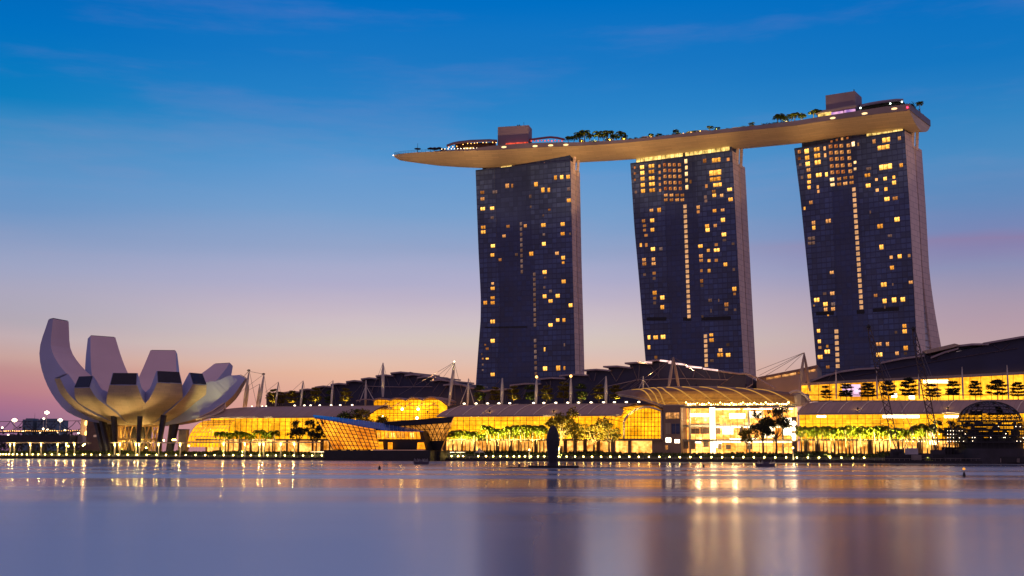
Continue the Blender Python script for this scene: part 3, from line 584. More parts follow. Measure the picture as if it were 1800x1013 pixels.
tower('dark glass hotel tower standing between the two others, golden lounge along its roof', [(1108,288),(1115,400),(1124,500),(1131,590),(1136,650),(1140,800)], [(1287,265),(1294,400),(1301,540),(1307,650),(1311,800)], 195, 12, 23.5, 0,
      (0.33, 0.64, 0.25, 0.60), WIN2, [(239,250,256,715,13,'peach',19.5),(322,775,326,912,13,'peach',19.5)], [(85,722,165,722,2.2),(232,722,264,722,2.2),(306,722,425,718,2.2)], (1100, 250, 2.3), (), [(0.05, 0.52, 0.4, 3.6, 'lounge'), (0.54, 0.97, 0.4, 3.8, 'lounge')], 189)
tower('widest dark glass hotel tower with splayed rear leg and many lit rooms near its top', [(1396,262),(1407,350),(1419,470),(1428,560),(1435,640),(1443,800)], [(1590,230),(1598,350),(1605,480),(1611,600),(1618,800)], 195, 16, 28, 54,
      (0.33, 0.56, 0.18, 0.55), WIN3, [(260,255,290,722,13,'peach',19.5),(194,792,200,945,14,'peach',19.5)], [(118,742,185,740,2.2),(272,736,300,735,2.2),(333,730,430,724,2.2)], (1380, 210, 2.1536), (), [(0.66, 0.98, 0.2, 3.6, 'lounge')], 189)
# ------------------------------------------------------------------ sky park across the tower tops
EDGE = [(692.8,272.8),(700,271),(712,269.6),(733,268),(762.7,266.7),(800,265.6),(835,264.8),(866.7,264),(920,261),(960,258.7),(1014.7,256.7),(1060,254.2),(1100,251.3),(1150,246),(1200,241),(1244,236.8),(1300,231),(1350,225.8),(1400,220.7),(1450,213),(1510,205),(1560,198.6),(1599,194.5)]
WID = [0.6, 6, 11, 18, 26, 32, 36, 38] + [38] * 15
ED = [Zp(x, y, 203) for x, y in EDGE]
EPX = [x for x, y in EDGE]
ENO = []
for i in range(len(ED)):
    t = ED[min(i + 1, len(ED) - 1)] - ED[max(i - 1, 0)]; t.z = 0; t.normalize(); ENO.append(Vector((-t.y, t.x, 0)))
ENO[0] = ENO[3]; ENO[1] = ENO[3]; ENO[2] = ENO[3]
tail = W(1634, 205, ED[-1].y + 34) - ED[-1]; tail.z = 0; WID[len(ED) - 1] = tail.length; ENO[-1] = tail.normalized()      # skewed blunt end
def eY(px): return interp(EPX, [p.y for p in ED], px)
def deck(px, py, v): return W(px, py, eY(px) + v)
def base_on_deck(px, py, v, z=203.35): p = deck(px, py, v); return Vector((p.x, p.y, z))
sp = thing('sky_park', (ED[11].x, ED[11].y + 19, 197), 'long boat-shaped sky park deck laid across the roofs of all three hotel towers', 'sky park')
SEC = [(0.0, 0.0), (0.035, -0.7), (0.09, -1.6), (0.16, -2.6), (0.25, -3.6), (0.36, -4.5), (0.5, -5.0), (0.64, -4.7), (0.75, -4.0), (0.84, -3.1), (0.91, -2.1), (0.965, -1.0), (1.0, 0.0)]
rows = []; uv = []; acc = 0
for i, p in enumerate(ED):
    if i: acc += (ED[i] - ED[i - 1]).length
    w = WID[i]; dp = min(1.0, (w / 38) ** 0.36) * (1.38 if i < 7 else interp([7, 10, 19, 22], [1.38, 1.0, 1.0, 1.45], i)) if w > 1 else 0.25
    rows.append([p + ENO[i] * (a * w) + Vector((0, 0, b * dp)) for a, b in SEC]); uv.append([(acc, a * 42) for a, b in SEC])
mb = MB(); mb.grid(rows, uv); mb.face(rows[-1]); hull = mb.build('hull', MT['hull'], sp, True)
for pl in hull.data.polygons:
    if len(pl.vertices) > 4: pl.use_smooth = False
mb = MB(); mb.grid([[p, p + ENO[i] * WID[i]] for i, p in enumerate([q + Vector((0, 0, 0.05)) for q in ED])]); mb.build('deck_floor', MT['paving'], sp)
# parapet band: along the front from the first tower on, round the blunt end, and back
ph = [0, 0, 0, 0, 0.3, 0.7, 1.4, 3.0, 3.3, 3.0, 2.4, 2.2, 2.1, 2.0, 2.2, 2.4, 2.5, 2.6, 2.9, 3.1, 3.5, 3.9, 3.9]
mb = MB(); fr = [(ED[i] - ENO[i] * 0.25, ED[i] - ENO[i] * 0.25 + Vector((0, 0, ph[i])), ED[i] + ENO[i] * 0.5 + Vector((0, 0, ph[i])), ED[i] + ENO[i] * 0.5) for i in range(4, len(ED))]
mb.grid(fr)
en = len(ED) - 1; tE = (ED[en] - ED[en - 1]).normalized(); back = ED[en] + ENO[en] * WID[en]
mb.prism([ED[en] - ENO[en] * 0.25, ED[en] + tE * 0.4 - ENO[en] * 0.25, back + tE * 0.4, back], (0, 0, 3.9))
mb.build('parapet', MT['rim'], sp)
mb = MB(); bk = [(ED[i] + ENO[i] * (WID[i] - 0.5), ED[i] + ENO[i] * (WID[i] - 0.5) + Vector((0, 0, ph[i])), ED[i] + ENO[i] * WID[i] + Vector((0, 0, ph[i])), ED[i] + ENO[i] * WID[i]) for i in range(4, len(ED))]
mb.grid(bk); mb.build('parapet', MT['rim'], sp)
for px, py in ((886, 259), (940.7, 257.3), (968, 256), (994.7, 255), (1464, 208), (1520, 200), (1572, 191.5)):
    p = deck(px, py, 0); i = min(range(len(EPX)), key=lambda k: abs(EPX[k] - px)); t = Vector((ENO[i].y, -ENO[i].x, 0))
    mb = MB(); c = p - ENO[i] * 0.3; K = 14
    mb.prism([c + t * (1.7 * math.cos(2 * math.pi * k / K)) + Vector((0, 0, 0.62 * math.sin(2 * math.pi * k / K))) for k in range(K)], ENO[i] * -0.15)
    mb.build('recessed_light', MT['ovallight'], sp)
mb = MB(); mb.ball(deck(1595, 189, -0.6), 0.55); mb.build('beacon', MT['red'], sp)
mb = MB(); mb.ball(ED[0] + Vector((-0.5, -0.5, -0.3)), 0.3); mb.build('beacon', MT['bulbw'], sp)
# railing of the viewing tip
mb = MB()
for i in range(0, 6):
    for side in (0.3, None):
        if side is None: p = ED[i] + ENO[i] * (WID[i] - 0.3); q = ED[i + 1] + ENO[i + 1] * (WID[i + 1] - 0.3) if i < 5 else None
        else: p = ED[i] + ENO[i] * 0.3; q = ED[i + 1] + ENO[i + 1] * 0.3 if i < 5 else None
        mb.tube(p, p + Vector((0, 0, 1.6)), 0.08, None, 4)
        if q is not None:
            mb.tube(p + Vector((0, 0, 1.6)), q + Vector((0, 0, 1.6)), 0.08, None, 4); mb.tube(p + Vector((0, 0, 0.8)), q + Vector((0, 0, 0.8)), 0.05, None, 4)
            for k in range(1, 4): r = p.lerp(q, k / 4); mb.tube(r, r + Vector((0, 0, 1.6)), 0.06, None, 4)
MT['teal'] = paint('teal_glass_rail', (0.06, 0.22, 0.30), 0.3, 0.2, 0.1, 0.5)
mb.build('railing', MT['teal'], sp)
def deck_box(name, mat, pxa, pxb, py_top, v0, v1, zb=203.2, slope=0.0, parent=sp):
    a = deck(pxa, py_top, v0); b = deck(pxb, py_top + slope, v0); z1 = a.z
    i = min(range(len(EPX)), key=lambda k: abs(EPX[k] - (pxa + pxb) / 2)); n = ENO[i]; t = Vector((n.y, -n.x, 0))
    L_ = (Vector((b.x, b.y, 0)) - Vector((a.x, a.y, 0))).dot(t); A = Vector((a.x, a.y, zb))
    m_ = MB(); m_.prism([A, A + t * L_, A + t * L_ + n * (v1 - v0), A + n * (v1 - v0)], (0, 0, z1 - zb))
    o = m_.build(name, mat, parent); return o, A, t, n, L_, z1
o, A, t, n, L_, z1 = deck_box('lift_core', MT['core'], 875, 929.5, 223.5, 12, 22)
mb = MB()
for k, h in ((0.6, 1.8), (0.66, 1.8), (0.8, 3.4)): mb.tube(A + t * (L_ * k) + n * 4 + Vector((0, 0, z1 - A.z)), A + t * (L_ * k) + n * 4 + Vector((0, 0, z1 - A.z + h)), 0.4 if h < 3 else 0.12, None, 5)
mb.build('aerial', MT['black'], o)
mb = MB(); mb.prism([A + t * 5 - n * 0.2 + Vector((0, 0, 4.5)), A + t * 13 - n * 0.2 + Vector((0, 0, 4.5)), A + t * 13 - n * 0.2 + Vector((0, 0, 6.2)), A + t * 5 - n * 0.2 + Vector((0, 0, 6.2))], n * 0.15); mb.build('lit_opening', MT['bulbo2'] if 'bulbo2' in MT else MT['o'], o)
o, A, t, n, L_, z1 = deck_box('lift_core', MT['core'], 1451, 1503.5, 168, 9, 24)
mb = MB(); mb.tube(A + t * (L_ - 1) + n * 2 + Vector((0, 0, z1 - A.z)), A + t * (L_ - 1) + n * 2 + Vector((0, 0, z1 - A.z + 1.6)), 0.3, None, 5); mb.build('aerial', MT['black'], o)
# restaurant roofs on the deck: first the curved one by the tip
def canopy(name, mat, pts, v0, v1, th=0.7):
    rows = [[deck(x, y, v0) for x, y in pts], [deck(x, y, (v0 + v1) / 2) + Vector((0, 0, 0.9)) for x, y in pts], [deck(x, y, v1) + Vector((0, 0, 0.3)) for x, y in pts]]
    m_ = MB(); m_.slab(rows, (0, 0, -th)); return m_.build(name, mat, sp)
MT['maroon'] = paint('maroon_roof', (0.13, 0.06, 0.06), 0.6, 0, 0.2, 0.2)
rc = canopy('restaurant_roof', MT['maroon'], [(785,256.5),(796,252.5),(806,250.5),(827,248.2),(860,247),(874,248)], 5, 24, 1.0)
mb = MB()
for px, py in ((789,257.6),(796,257),(803,256),(814,252.8),(822,251),(828,251),(834,250.6),(839,250),(849,249.6),(855,249.3),(866,249),(872,249.6)): mb.ball(deck(px, py + 1.4, 4), 0.26, 6, 4)
mb.build('ceiling_light', MT['bulbo'], rc)
m_ = MB(); m_.prism([base_on_deck(800, 262, 10), base_on_deck(872, 258, 10), base_on_deck(872, 258, 22), base_on_deck(800, 262, 22)], (0, 0, 7.6)); m_.build('restaurant_wall', MT['maroon'], sp)
for k in range(15):
    px = 776.5 + k * 5.6; mb = MB(); p = base_on_deck(px, 262.5 - k * 0.2, 1.2); mb.tube(p, p + Vector((0, 0, 1.2)), 0.07, None, 4); lp = mb.build('deck_lamp', MT['black'], sp)
    mb = MB(); mb.ball(p + Vector((0, 0, 1.5)), 0.27, 6, 5); mb.build('lamp_globe', MT['bulbw'], lp)
mb = MB(); mb.prism([base_on_deck(816, 262, 4), base_on_deck(832, 262, 4), base_on_deck(832, 262, 4.3), base_on_deck(816, 262, 4.3)], (0, 0, 3.0)); mb.build('bar_counter', MT['lounge'], sp)
mb = MB(); mb.prism([base_on_deck(866, 262, 3), base_on_deck(872, 262, 3), base_on_deck(872, 262, 3.3), base_on_deck(866, 262, 3.3)], (0, 0, 2.6)); mb.build('bar_counter', MT['lounge'], sp)
rd = canopy('club_canopy', MT['redcloth'], [(930,246.5),(945,244.4),(960,242.5),(968,241.8),(980,243),(993,246)], 6, 20, 0.6)
for px in range(934, 992, 6): mb = MB(); mb.ball(deck(px, 246.8 + random.uniform(-0.5, 1.2), 5.6), 0.55, 6, 4); mb.build('red_lantern', MT['redglow'], rd)
m_ = MB(); m_.prism([base_on_deck(934, 262, 9), base_on_deck(992, 258, 9), base_on_deck(992, 258, 18), base_on_deck(934, 262, 18)], (0, 0, 5)); m_.build('club_wall', MT['maroon'], sp)
mb = MB(); mb.prism([base_on_deck(889, 262, 10), base_on_deck(928, 258, 10), base_on_deck(928, 258, 10.4), base_on_deck(889, 262, 10.4)], (0, 0, 6.5)); mb.build('red_lit_wall', MT['redglow'], sp)  # sheet glows itself, red light at the core foot put into emission
# low roofs by the pool
canopy('pool_pavilion', MT['rim'], [(1207,234.5),(1216,232.4),(1230,231.4),(1244,230.9)], 4, 12, 0.6)
canopy('pool_pavilion', MT['beige'], [(1128,242.5),(1136,241.8),(1146,241.2)], 4, 8, 0.6)
canopy('pool_pavilion', MT['beige'], [(1287,227),(1296,226),(1306,225.2)], 4, 8, 0.6)
# lit restaurant with purple screens under the second lift core
lr = canopy('restaurant_roof', MT['beige'], [(1434,199.5),(1444,196.5),(1462,194),(1485,189.5),(1505,186.5)], 3, 16, 0.8)
deck_box('restaurant_wall', MT['lounge'], 1438, 1460, 199, 6, 8)
deck_box('screen_wall', MT['purple'], 1461, 1482, 198, 4.5, 5.5, 203.2)
deck_box('screen_wall', MT['purple'], 1484, 1503, 194, 4.5, 5.5, 203.2)
gp_ = [(1512,187.2),(1530,183.2),(1551,179.7),(1575,177.2),(1587,177.2)]; fl_ = [base_on_deck(x, y, 9) for x, y in gp_]; tp_ = [Vector((f.x, f.y, deck(x, y, 9).z)) for f, (x, y) in zip(fl_, gp_)]; m_ = MB(); bk_ = ENO[-3] * 10; m_.prism([fl_[0]] + tp_ + [fl_[-1]], bk_); m_.build('garden_wall', MT['leafdark'], sp)
# roof over the planted end
canopy('garden_roof', MT['rim'], [(1512,186.5),(1530,182.5),(1551,179),(1575,176.3),(1588,176.3)], 8, 24, 0.8)
mb = MB()
for px, py in ((1512.5, 190), (1565, 182.3), (1585.5, 179.3)): mb.ball(deck(px, py, 5), 0.5, 6, 5)
MT['bulbg'] = glow('greenish_lamp', (0.8, 1.0, 0.85), 7, 0.1, 1.0)
mb.build('garden_lamp', MT['bulbg'], sp)
# mast on the tip
p = base_on_deck(734, 267, 6); mt = MB(); mt.tube((0, 0, 0), (0, 0, 7.4), 0.18, 0.1, 5); mt.lathe((0, 0, 3.2), [(0.1, 0), (2.2, 0.25), (2.3, 0.45), (0.1, 0.9)], 12)
tag(solo('signal_mast', mt, MT['black'], 'thin dark mast with a flat disc at the tip of the sky park', 'mast', None, (0, 0, 0)), None).location = p
# parasols
proto = thing('parasol', (0, 0, 0), 'x', 'parasol'); used = set()
mb = MB(); mb.tube((0, 0, 0), (0, 0, 3.4), 0.1, None, 5); mb.build('pole', MT['black'], proto)
mb = MB(); mb.lathe((0, 0, 2.9), [(2.3, 0), (1.2, 0.6), (0.05, 1.0)], 8); mb.build('canopy', MT['dark'], proto)
for k, (px, py) in enumerate([(757, 266), (764, 265.5), (772, 265), (779, 265)]):
    place(proto, used, base_on_deck(px, py, 6 + k % 2 * 4), 0, 1.1 if k != 1 else 1.35, nth(k + 1) + ' dark parasol counted from the mast on the sky park tip', 'parasols on the sky park')
# ------------------------------------------------------------------ plant prototypes (built at the origin, height 10)
def make_palm(seed, leaf, label):
    rd = random.Random(seed); root = thing('palm_tree', (0, 0, 0), label, 'palm tree')
    H = 7.6; bend = rd.uniform(-0.5, 0.5)
    pts = [Vector((bend * (t ** 2), 0.3 * bend * t, H * t)) for t in [i / 6 for i in range(7)]]
    mb = MB(); mb.path(pts, [0.26, 0.2, 0.17, 0.16, 0.15, 0.14, 0.16], 6); mb.build('trunk', MT['palmtrunk'], root)
    top = pts[-1]; mb = MB()
    for k in range(17):
        a = 2 * math.pi * k / 17 + rd.uniform(-.25, .25); el = rd.uniform(-0.35, 0.9) if k % 2 else rd.uniform(0.8, 1.45); ln = rd.uniform(2.3, 3.3)
        d = Vector((math.cos(a), math.sin(a), 0)); side = Vector((-d.y, d.x, 0)); p = top.copy(); ang = el; prev = p.copy(); S = 9
        for i in range(S):
            st = ln / S; ang -= 0.14 + 0.09 * i * (0.6 + 0.4 * (el > 0.6)) * 0.55
            q = prev + (d * math.cos(ang) + Vector((0, 0, 1)) * math.sin(ang)) * st
            w = 0.05; mb.face([prev - side * w, prev + side * w, q + side * w, q - side * w])
            l = 0.85 * math.sin(math.pi * (i + 1.2) / (S + 1.6)) + 0.12
            for sg in (-1, 1):
                for sub in (0.25, 0.75):
                    b = prev.lerp(q, sub); tip = b + side * (sg * l * 0.8) + d * (0.35 * l) + Vector((0, 0, -0.42 * l - rd.uniform(0, .15)))
                    fw = d * 0.17
                    mb.face([b - fw, b + fw, tip + fw * 0.2, tip - fw * 0.2])
            prev = q
    mb.build('crown', leaf, root)
    return root
def leaf_cloud(mb, rd, c, r, n, size, flat=1.0):
    for _ in range(n):
        u = rd.uniform(-1, 1); a = rd.uniform(0, 6.283); rr = rd.random() ** 0.45
        s = math.sqrt(1 - u * u); p = Vector((c[0] + r * rr * s * math.cos(a), c[1] + r * rr * s * math.sin(a), c[2] + r * rr * u * flat))
        nrm = Vector((rd.gauss(0, 1), rd.gauss(0, 1), rd.gauss(0, 1) + 0.6)).normalized()
        t = nrm.cross(Vector((rd.gauss(0, 1), rd.gauss(0, 1), rd.gauss(0, 1)))).normalized(); b = nrm.cross(t); z = size * rd.uniform(0.6, 1.4)
        mb.face([p - t * z, p + b * z * 0.55, p + t * z, p - b * z * 0.55])
def make_tree(seed, leaf, label, spread=1.0, n=70, low=0.42):
    """broadleaf, height 10: forked trunk, clumped open crown"""
    rd = random.Random(seed); root = thing('broadleaf_tree', (0, 0, 0), label, 'tree'); tr = MB(); cr = MB()
    fork = Vector((rd.uniform(-.2, .2), rd.uniform(-.2, .2), 10 * low * 0.75)); tr.path([Vector((0, 0, 0)), fork * 0.5 + Vector((0.1, 0, 0)), fork], [0.34, 0.27, 0.22], 7)
    for k in range(9):
        a = 2 * math.pi * k / 9 + rd.uniform(-.3, .3); reach = rd.uniform(1.0, 2.9) * spread; zt = rd.uniform(10 * low, 8.9)
        e = Vector((math.cos(a) * reach, math.sin(a) * reach, zt)); mid = fork.lerp(e, 0.5) + Vector((0, 0, -0.3))
        tr.path([fork, mid, e], [0.15, 0.1, 0.05], 5)
        for j in range(6):
            c = e + Vector((rd.gauss(0, .75) * spread, rd.gauss(0, .75) * spread, rd.gauss(0.3, .5)))
            leaf_cloud(cr, rd, c, rd.uniform(0.5, 1.0), n, 0.22, 0.85)
    tr.build('trunk', MT['trunk'], root); cr.build('crown', leaf, root)
    return root
def make_tiered(seed, leaf, label):
    rd = random.Random(seed); root = thing('tiered_tree', (0, 0, 0), label, 'tree'); tr = MB(); cr = MB()
    tr.tube((0, 0, 0), (0, 0, 9.2), 0.22, 0.06, 6)
    for lv, (z, r) in enumerate([(zz_ + rd.uniform(-.5, .5), r_ * rd.uniform(.7, 1.1)) for zz_, r_ in ((3.7, 2.9), (4.9, 3.3), (6.3, 3.0), (7.6, 2.4), (8.9, 1.5))]):
        for k in range(7):
            a = 2 * math.pi * k / 7 + lv * 0.5 + rd.uniform(-.3, .3); e = Vector((math.cos(a) * r, math.sin(a) * r, z + rd.uniform(-0.1, 0.7))); tr.tube((0, 0, z - 0.3), e, 0.07, 0.03, 4)
            for j in range(3):
                c = Vector((0, 0, z)).lerp(e, rd.uniform(0.35, 1.05)); leaf_cloud(cr, rd, c + Vector((0, 0, .15)), rd.uniform(0.6, 1.2), 40, 0.24, 0.5)
    tr.build('trunk', MT['trunk'], root); cr.build('crown', leaf, root)
    return root
def make_shrub(seed, leaf, label):
    rd = random.Random(seed); root = thing('shrub', (0, 0, 0), label, 'shrub'); mb = MB(); st = MB()
    for k in range(7):
        a = rd.uniform(0, 6.28); c = Vector((math.cos(a) * rd.uniform(0, 3), math.sin(a) * rd.uniform(0, 2), rd.uniform(2.5, 7))); st.tube((0, 0, 0), c, 0.15, 0.05, 4)
        leaf_cloud(mb, rd, c, rd.uniform(1.6, 2.8), 60, 0.5, 0.9)
    st.build('stem', MT['trunk'], root); mb.build('foliage', leaf, root)
    return root
palms = [make_palm(s, MT['palmleaf'], 'palm') for s in (1, 2, 3)]
trees = {'olive': [make_tree(5, MT['leafgold'], 't'), make_tree(6, MT['leafgold'], 't', 1.2)], 'dark': [make_tree(7, MT['leafdark'], 't'), make_tree(8, MT['leafdark'], 't', 0.9)], 'green': [make_tree(9, MT['leaf'], 't', 1.15)]}
tiers = {'lit': [make_tiered(3, MT['leafgold'], 't'), make_tiered(4, MT['leaf'], 't')], 'dark': [make_tiered(s_, MT['leafdark'], 't') for s_ in (5, 6, 16, 17, 18)]}
shrubs = [make_shrub(2, MT['leaf'], 's'), make_shrub(3, MT['leafdark'], 's'), make_shrub(4, MT['leafgold'], 's')]
USED = set()
def plant(proto, base, height, label, group=None, wide=1.0):
    s = height / 10.0
    return place(proto, USED, base, random.uniform(0, 6.28), (s * wide, s * wide, s), label, group)
# planting on the sky park
dk = [(999,236.5,247),(1009,236,247),(1018.7,229.5,247),(1028,225.5,247),(1037,231,247),(1053,226.5,246.5),(1060,232,246.5),(1067,224.5,246),(1079,233,246),(1085,236,246),(1092,227,245.5),(1098,235,245.5),(1145,233,240.6),(1158,232.5,240),(1188,225.5,236.5),(1247,218.8,231.5),(1260,221,230.5),(1321,213,223),(1366.5,199,215),(1374,196.5,215),(1381,202,214),(1391,197,213),(1396,194,213),(1409.5,196.5,211),(1430,191,209),(1437.5,188,208),(1617,176,190)]
for k, (px, pt, pb) in enumerate(dk):
    b = base_on_deck(px, pb, 7 if k < 12 else 5); h = max(3.0, deck(px, pt, 7 if k < 12 else 5).z - b.z)
    nm = ('in the dense grove above the first gap' if k < 12 else 'on the bare stretch of deck' if k < 18 else 'in the small grove before the third tower' if k < 24 else 'just left of the second lift core' if k < 26 else 'at the blunt end of the deck')
    kk = k + 1 if k < 12 else k - 11 if k < 18 else k - 17 if k < 24 else k - 23 if k < 26 else 1
    plant(palms[k % 3], b, h, nth(kk) + ' palm ' + nm, 'palms on the sky park', 1.5)
for k, (px, pt, v, i) in enumerate([(1022,243,3,2),(1044,241,3,0),(1072,240,3,2),(1098,240,3,2),(985,240,10,1),(967,236,20,1),(1174,235,4,1),(1201,233,3,2),(1216,232,3,2),(1231,232,3,2),(1276,226,4,2),(1336,220.5,3,2),(1352,213,4,1),(1362,212,4,1),(1372,211,4,1),(1382,209,4,1),(1400,209,4,2),(1518,189,3,1),(1528,187.5,3,1),(1538,186,3,1),(1549,184,3,1),(1560,182.5,3,1),(1571,181,3,1),(1583,180,3,1),(1595,179.5,3,1),(1603,178,8,1),(1606,186,14,1),(1611,190,22,1),(1616,192,29,1)]):
    b = base_on_deck(px, 220, v, 205.2 if k >= 17 else 203.35); h = min(6.0, max(2.4, deck(px, pt, v).z - b.z))
    where = ('among the palms of the grove nearest the mast' if k < 4 else 'behind the red canopy' if k < 6 else 'on the bare stretch of deck' if k < 12 else 'in the hedge below the small palm grove' if k < 17 else 'on the planted end past the second lift core')
    st = 0 if k < 4 else 4 if k < 6 else 6 if k < 12 else 12 if k < 17 else 17
    plant(shrubs[i], b, h, nth(k - st + 1) + (' lit' if i == 2 else ' dark' if i == 1 else ' green') + ' shrub ' + where if False else nth(k - st + 1) + ' shrub counted from the mast side ' + where, 'shrubs on the sky park', 1.7)
# ------------------------------------------------------------------ lotus museum
MC = W(247, 750, 600); MC = Vector((MC.x, 600, 0))
museum = thing('museum', (MC.x, MC.y, 4.9), 'lotus shaped museum with ten upturned pale petals on slanted dark legs', 'museum')
def smooth_curve(pts, n):
    out = []; P_ = [Vector(p) for p in pts]; P_ = [P_[0] * 2 - P_[1]] + P_ + [P_[-1] * 2 - P_[-2]]; segs = len(P_) - 3
    for i in range(n):
        t = i / (n - 1) * segs; k = min(int(t), segs - 1); f = t - k; a, b, c, d = P_[k:k + 4]
        out.append(0.5 * ((2 * b) + (c - a) * f + (2 * a - 5 * b + 4 * c - d) * f * f + (3 * b - a - 3 * c + d) * f ** 3))
    return out
def petal(az, prof, wmax, wtip, tmid, ttip, taper=0.55, cut=0.0, kf=19.5, base_t=0.2):
    a = R_(az); e = Vector((math.cos(a), math.sin(a), 0)); td = Vector((-e.y, e.x, 0)); N_ = 20
    cv = smooth_curve([(r, z, 0) for r, z in prof], N_)
    outer = []; inner = []
    for i, p in enumerate(cv):
        s = i / (N_ - 1); d = (cv[min(i + 1, N_ - 1)] - cv[max(i - 1, 0)]).normalized(); nr, nz = -d.y, d.x
        th = interp([0, 0.5, 1], [base_t, tmid, ttip], s)
        w = min(2 * max(p.x, 1) * math.tan(R_(kf)), wmax); w = min(w, interp([0, taper, 1], [99, wmax, wtip], s) if s > taper else 99)
        o = MC + e * p.x + Vector((0, 0, p.y)); q = MC + e * (p.x + nr * th) + Vector((0, 0, p.y + nz * th))
        if cut: q = q - (e * d.x + Vector((0, 0, d.y))) * (cut * max(0, (s - 0.8) / 0.2))
        bul = w * 0.02
        outer.append([o - td * (w / 2), o - td * (w / 4) - Vector((e.x * nr, e.y * nr, nz)) * bul * 0.75, o - Vector((e.x * nr, e.y * nr, nz)) * bul, o + td * (w / 4) - Vector((e.x * nr, e.y * nr, nz)) * bul * 0.75, o + td * (w / 2)])
        inner.append([q - td * (w * 0.46), q, q + td * (w * 0.46)])
    uv = [[(k * 4.0, i * 4.0) for k in range(5)] for i in range(N_)]
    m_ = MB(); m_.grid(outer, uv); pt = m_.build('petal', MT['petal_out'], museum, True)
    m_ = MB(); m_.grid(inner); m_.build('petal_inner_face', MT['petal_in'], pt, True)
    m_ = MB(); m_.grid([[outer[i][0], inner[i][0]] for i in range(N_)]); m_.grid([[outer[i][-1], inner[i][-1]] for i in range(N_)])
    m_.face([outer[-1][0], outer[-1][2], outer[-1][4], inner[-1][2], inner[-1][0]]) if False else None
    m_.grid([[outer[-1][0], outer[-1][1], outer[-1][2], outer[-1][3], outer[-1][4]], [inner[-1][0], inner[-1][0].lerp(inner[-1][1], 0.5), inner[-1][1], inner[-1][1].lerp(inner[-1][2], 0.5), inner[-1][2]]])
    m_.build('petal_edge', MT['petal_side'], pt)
    # glazing over the cut tip, a touch proud of it
    c0, c1, c2, c3 = outer[-1][0], outer[-1][-1], inner[-1][-1], inner[-1][0]; cen = (c0 + c1 + c2 + c3) / 4
    nn = (c1 - c0).cross(c3 - c0).normalized(); d = cv[-1] - cv[-2]; fwd = e * d.x + Vector((0, 0, d.y)); nn = nn if nn.dot(fwd) > 0 else -nn
    q = [cen + (c - cen) * 0.93 + nn * 0.25 for c in (c0, c1, c2, c3)]
    m_ = MB(); m_.prism(q, nn * 0.15); m_.build('skylight', MT['skyglass'], pt)
    return pt
VA = 17.3          # the museum faces the viewer across the bay
petal(150 + VA, [(4, 19), (20, 19.5), (34, 26), (46, 39), (52.5, 55), (50, 71.5)], 29, 15, 13, 2.0, 0.40, -1.0, 25)
petal(116 + VA, [(4, 19), (20, 20), (33, 28), (42, 41), (47, 53), (50, 64.5)], 26, 15, 8, 2.2, 0.42, -1.0)
petal(77 + VA, [(4, 19), (20, 20), (31, 28), (38.5, 39), (43, 49), (46, 57.8)], 26, 14.5, 8, 2.2, 0.42, -1.0)
petal(39 + VA, [(4, 19), (20, 20), (34, 26), (44, 35), (50, 43.5), (54, 50.8)], 28, 13, 11, 2.4, 0.45, -0.6, 23)
petal(-9 + VA, [(4, 18), (18, 18.8), (33, 23), (44, 31), (49, 38.5), (51, 42)], 34, 11, 15, 3.5, 0.40, 0, 30)
petal(-44 + VA, [(4, 19), (15, 19.6), (27, 25.5), (34.5, 32), (37, 37.6)], 16.5, 10, 7, 4.6, 0.6, -4.4)
petal(-70 + VA, [(4, 19), (14, 19.6), (25, 25), (33, 31), (36, 37.6)], 18, 12.4, 7, 4.6, 0.6, -4.4)
petal(-104 + VA, [(4, 19), (14, 19.6), (25, 25), (33, 30.5), (36, 36.2)], 18.5, 12.8, 7, 4.6, 0.6, -4.4)
petal(-136 + VA, [(4, 19), (15, 19.6), (27, 25), (35, 30), (38, 35)], 16.5, 10.5, 7, 4.6, 0.6, -4.0)
petal(-162 + VA, [(4, 19), (16, 19.6), (28, 24.5), (37, 32), (41.5, 40)], 15, 9.5, 7, 4.5, 0.6, 0)
mb = MB(); mb.lathe((MC.x, MC.y, 0), [(0.1, 17.6), (6, 17.7), (11, 18.3), (13, 19.4)], 28); mb.build('bowl_base', MT['petal_out'], museum, True)
for (bx, by, tx, ty, w, Yb, Yt) in [(192,790,179,738,2.0,588,596),(183,790,169,736,2.2,596,604),(204,783,200,737,1.5,583,580),(243,786,246,738,1.3,578,576),(278,786,288,736,1.5,581,582),(298,786,307,748,2.5,592,596),(197,788,190,744,1.4,606,602)]:
    mb = MB(); b = W(bx, by, Yb); b.z = 4.8; mb.tube(b, W(tx, ty - 6, Yt), w * 0.75, w, 8); mb.build('leg', MT['dark'], museum)
mb = MB(); Rr = 10.4
MT['goldframe'] = paint('gold_lattice', (0.85, 0.58, 0.22), 0.5, 0.1, 0.1, 0.4)
for k in range(16):
    a = 2 * math.pi * k / 16; b = 2 * math.pi * (k + 0.8) / 16; c = 2 * math.pi * (k - 0.8) / 16
    f = lambda t, z: Vector((MC.x + Rr * math.cos(t), MC.y + Rr * math.sin(t), z))
    mb.tube(f(a, 4.9), f(b, 17.9), 0.42, None, 5); mb.tube(f(a, 4.9), f(c, 17.9), 0.42, None, 5)
for z in (17.7, 11.2): mb.path([Vector((MC.x + Rr * math.cos(2 * math.pi * k / 24), MC.y + Rr * math.sin(2 * math.pi * k / 24), z)) for k in range(25)], 0.35, 5, False)
mb.build('lattice_core', MT['goldframe'], museum)
mb = MB(); mb.lathe((MC.x, MC.y, 4.9), [(5.5, 0), (5.5, 12.8)], 20); mb.build('entrance_drum', MT['black'], museum)
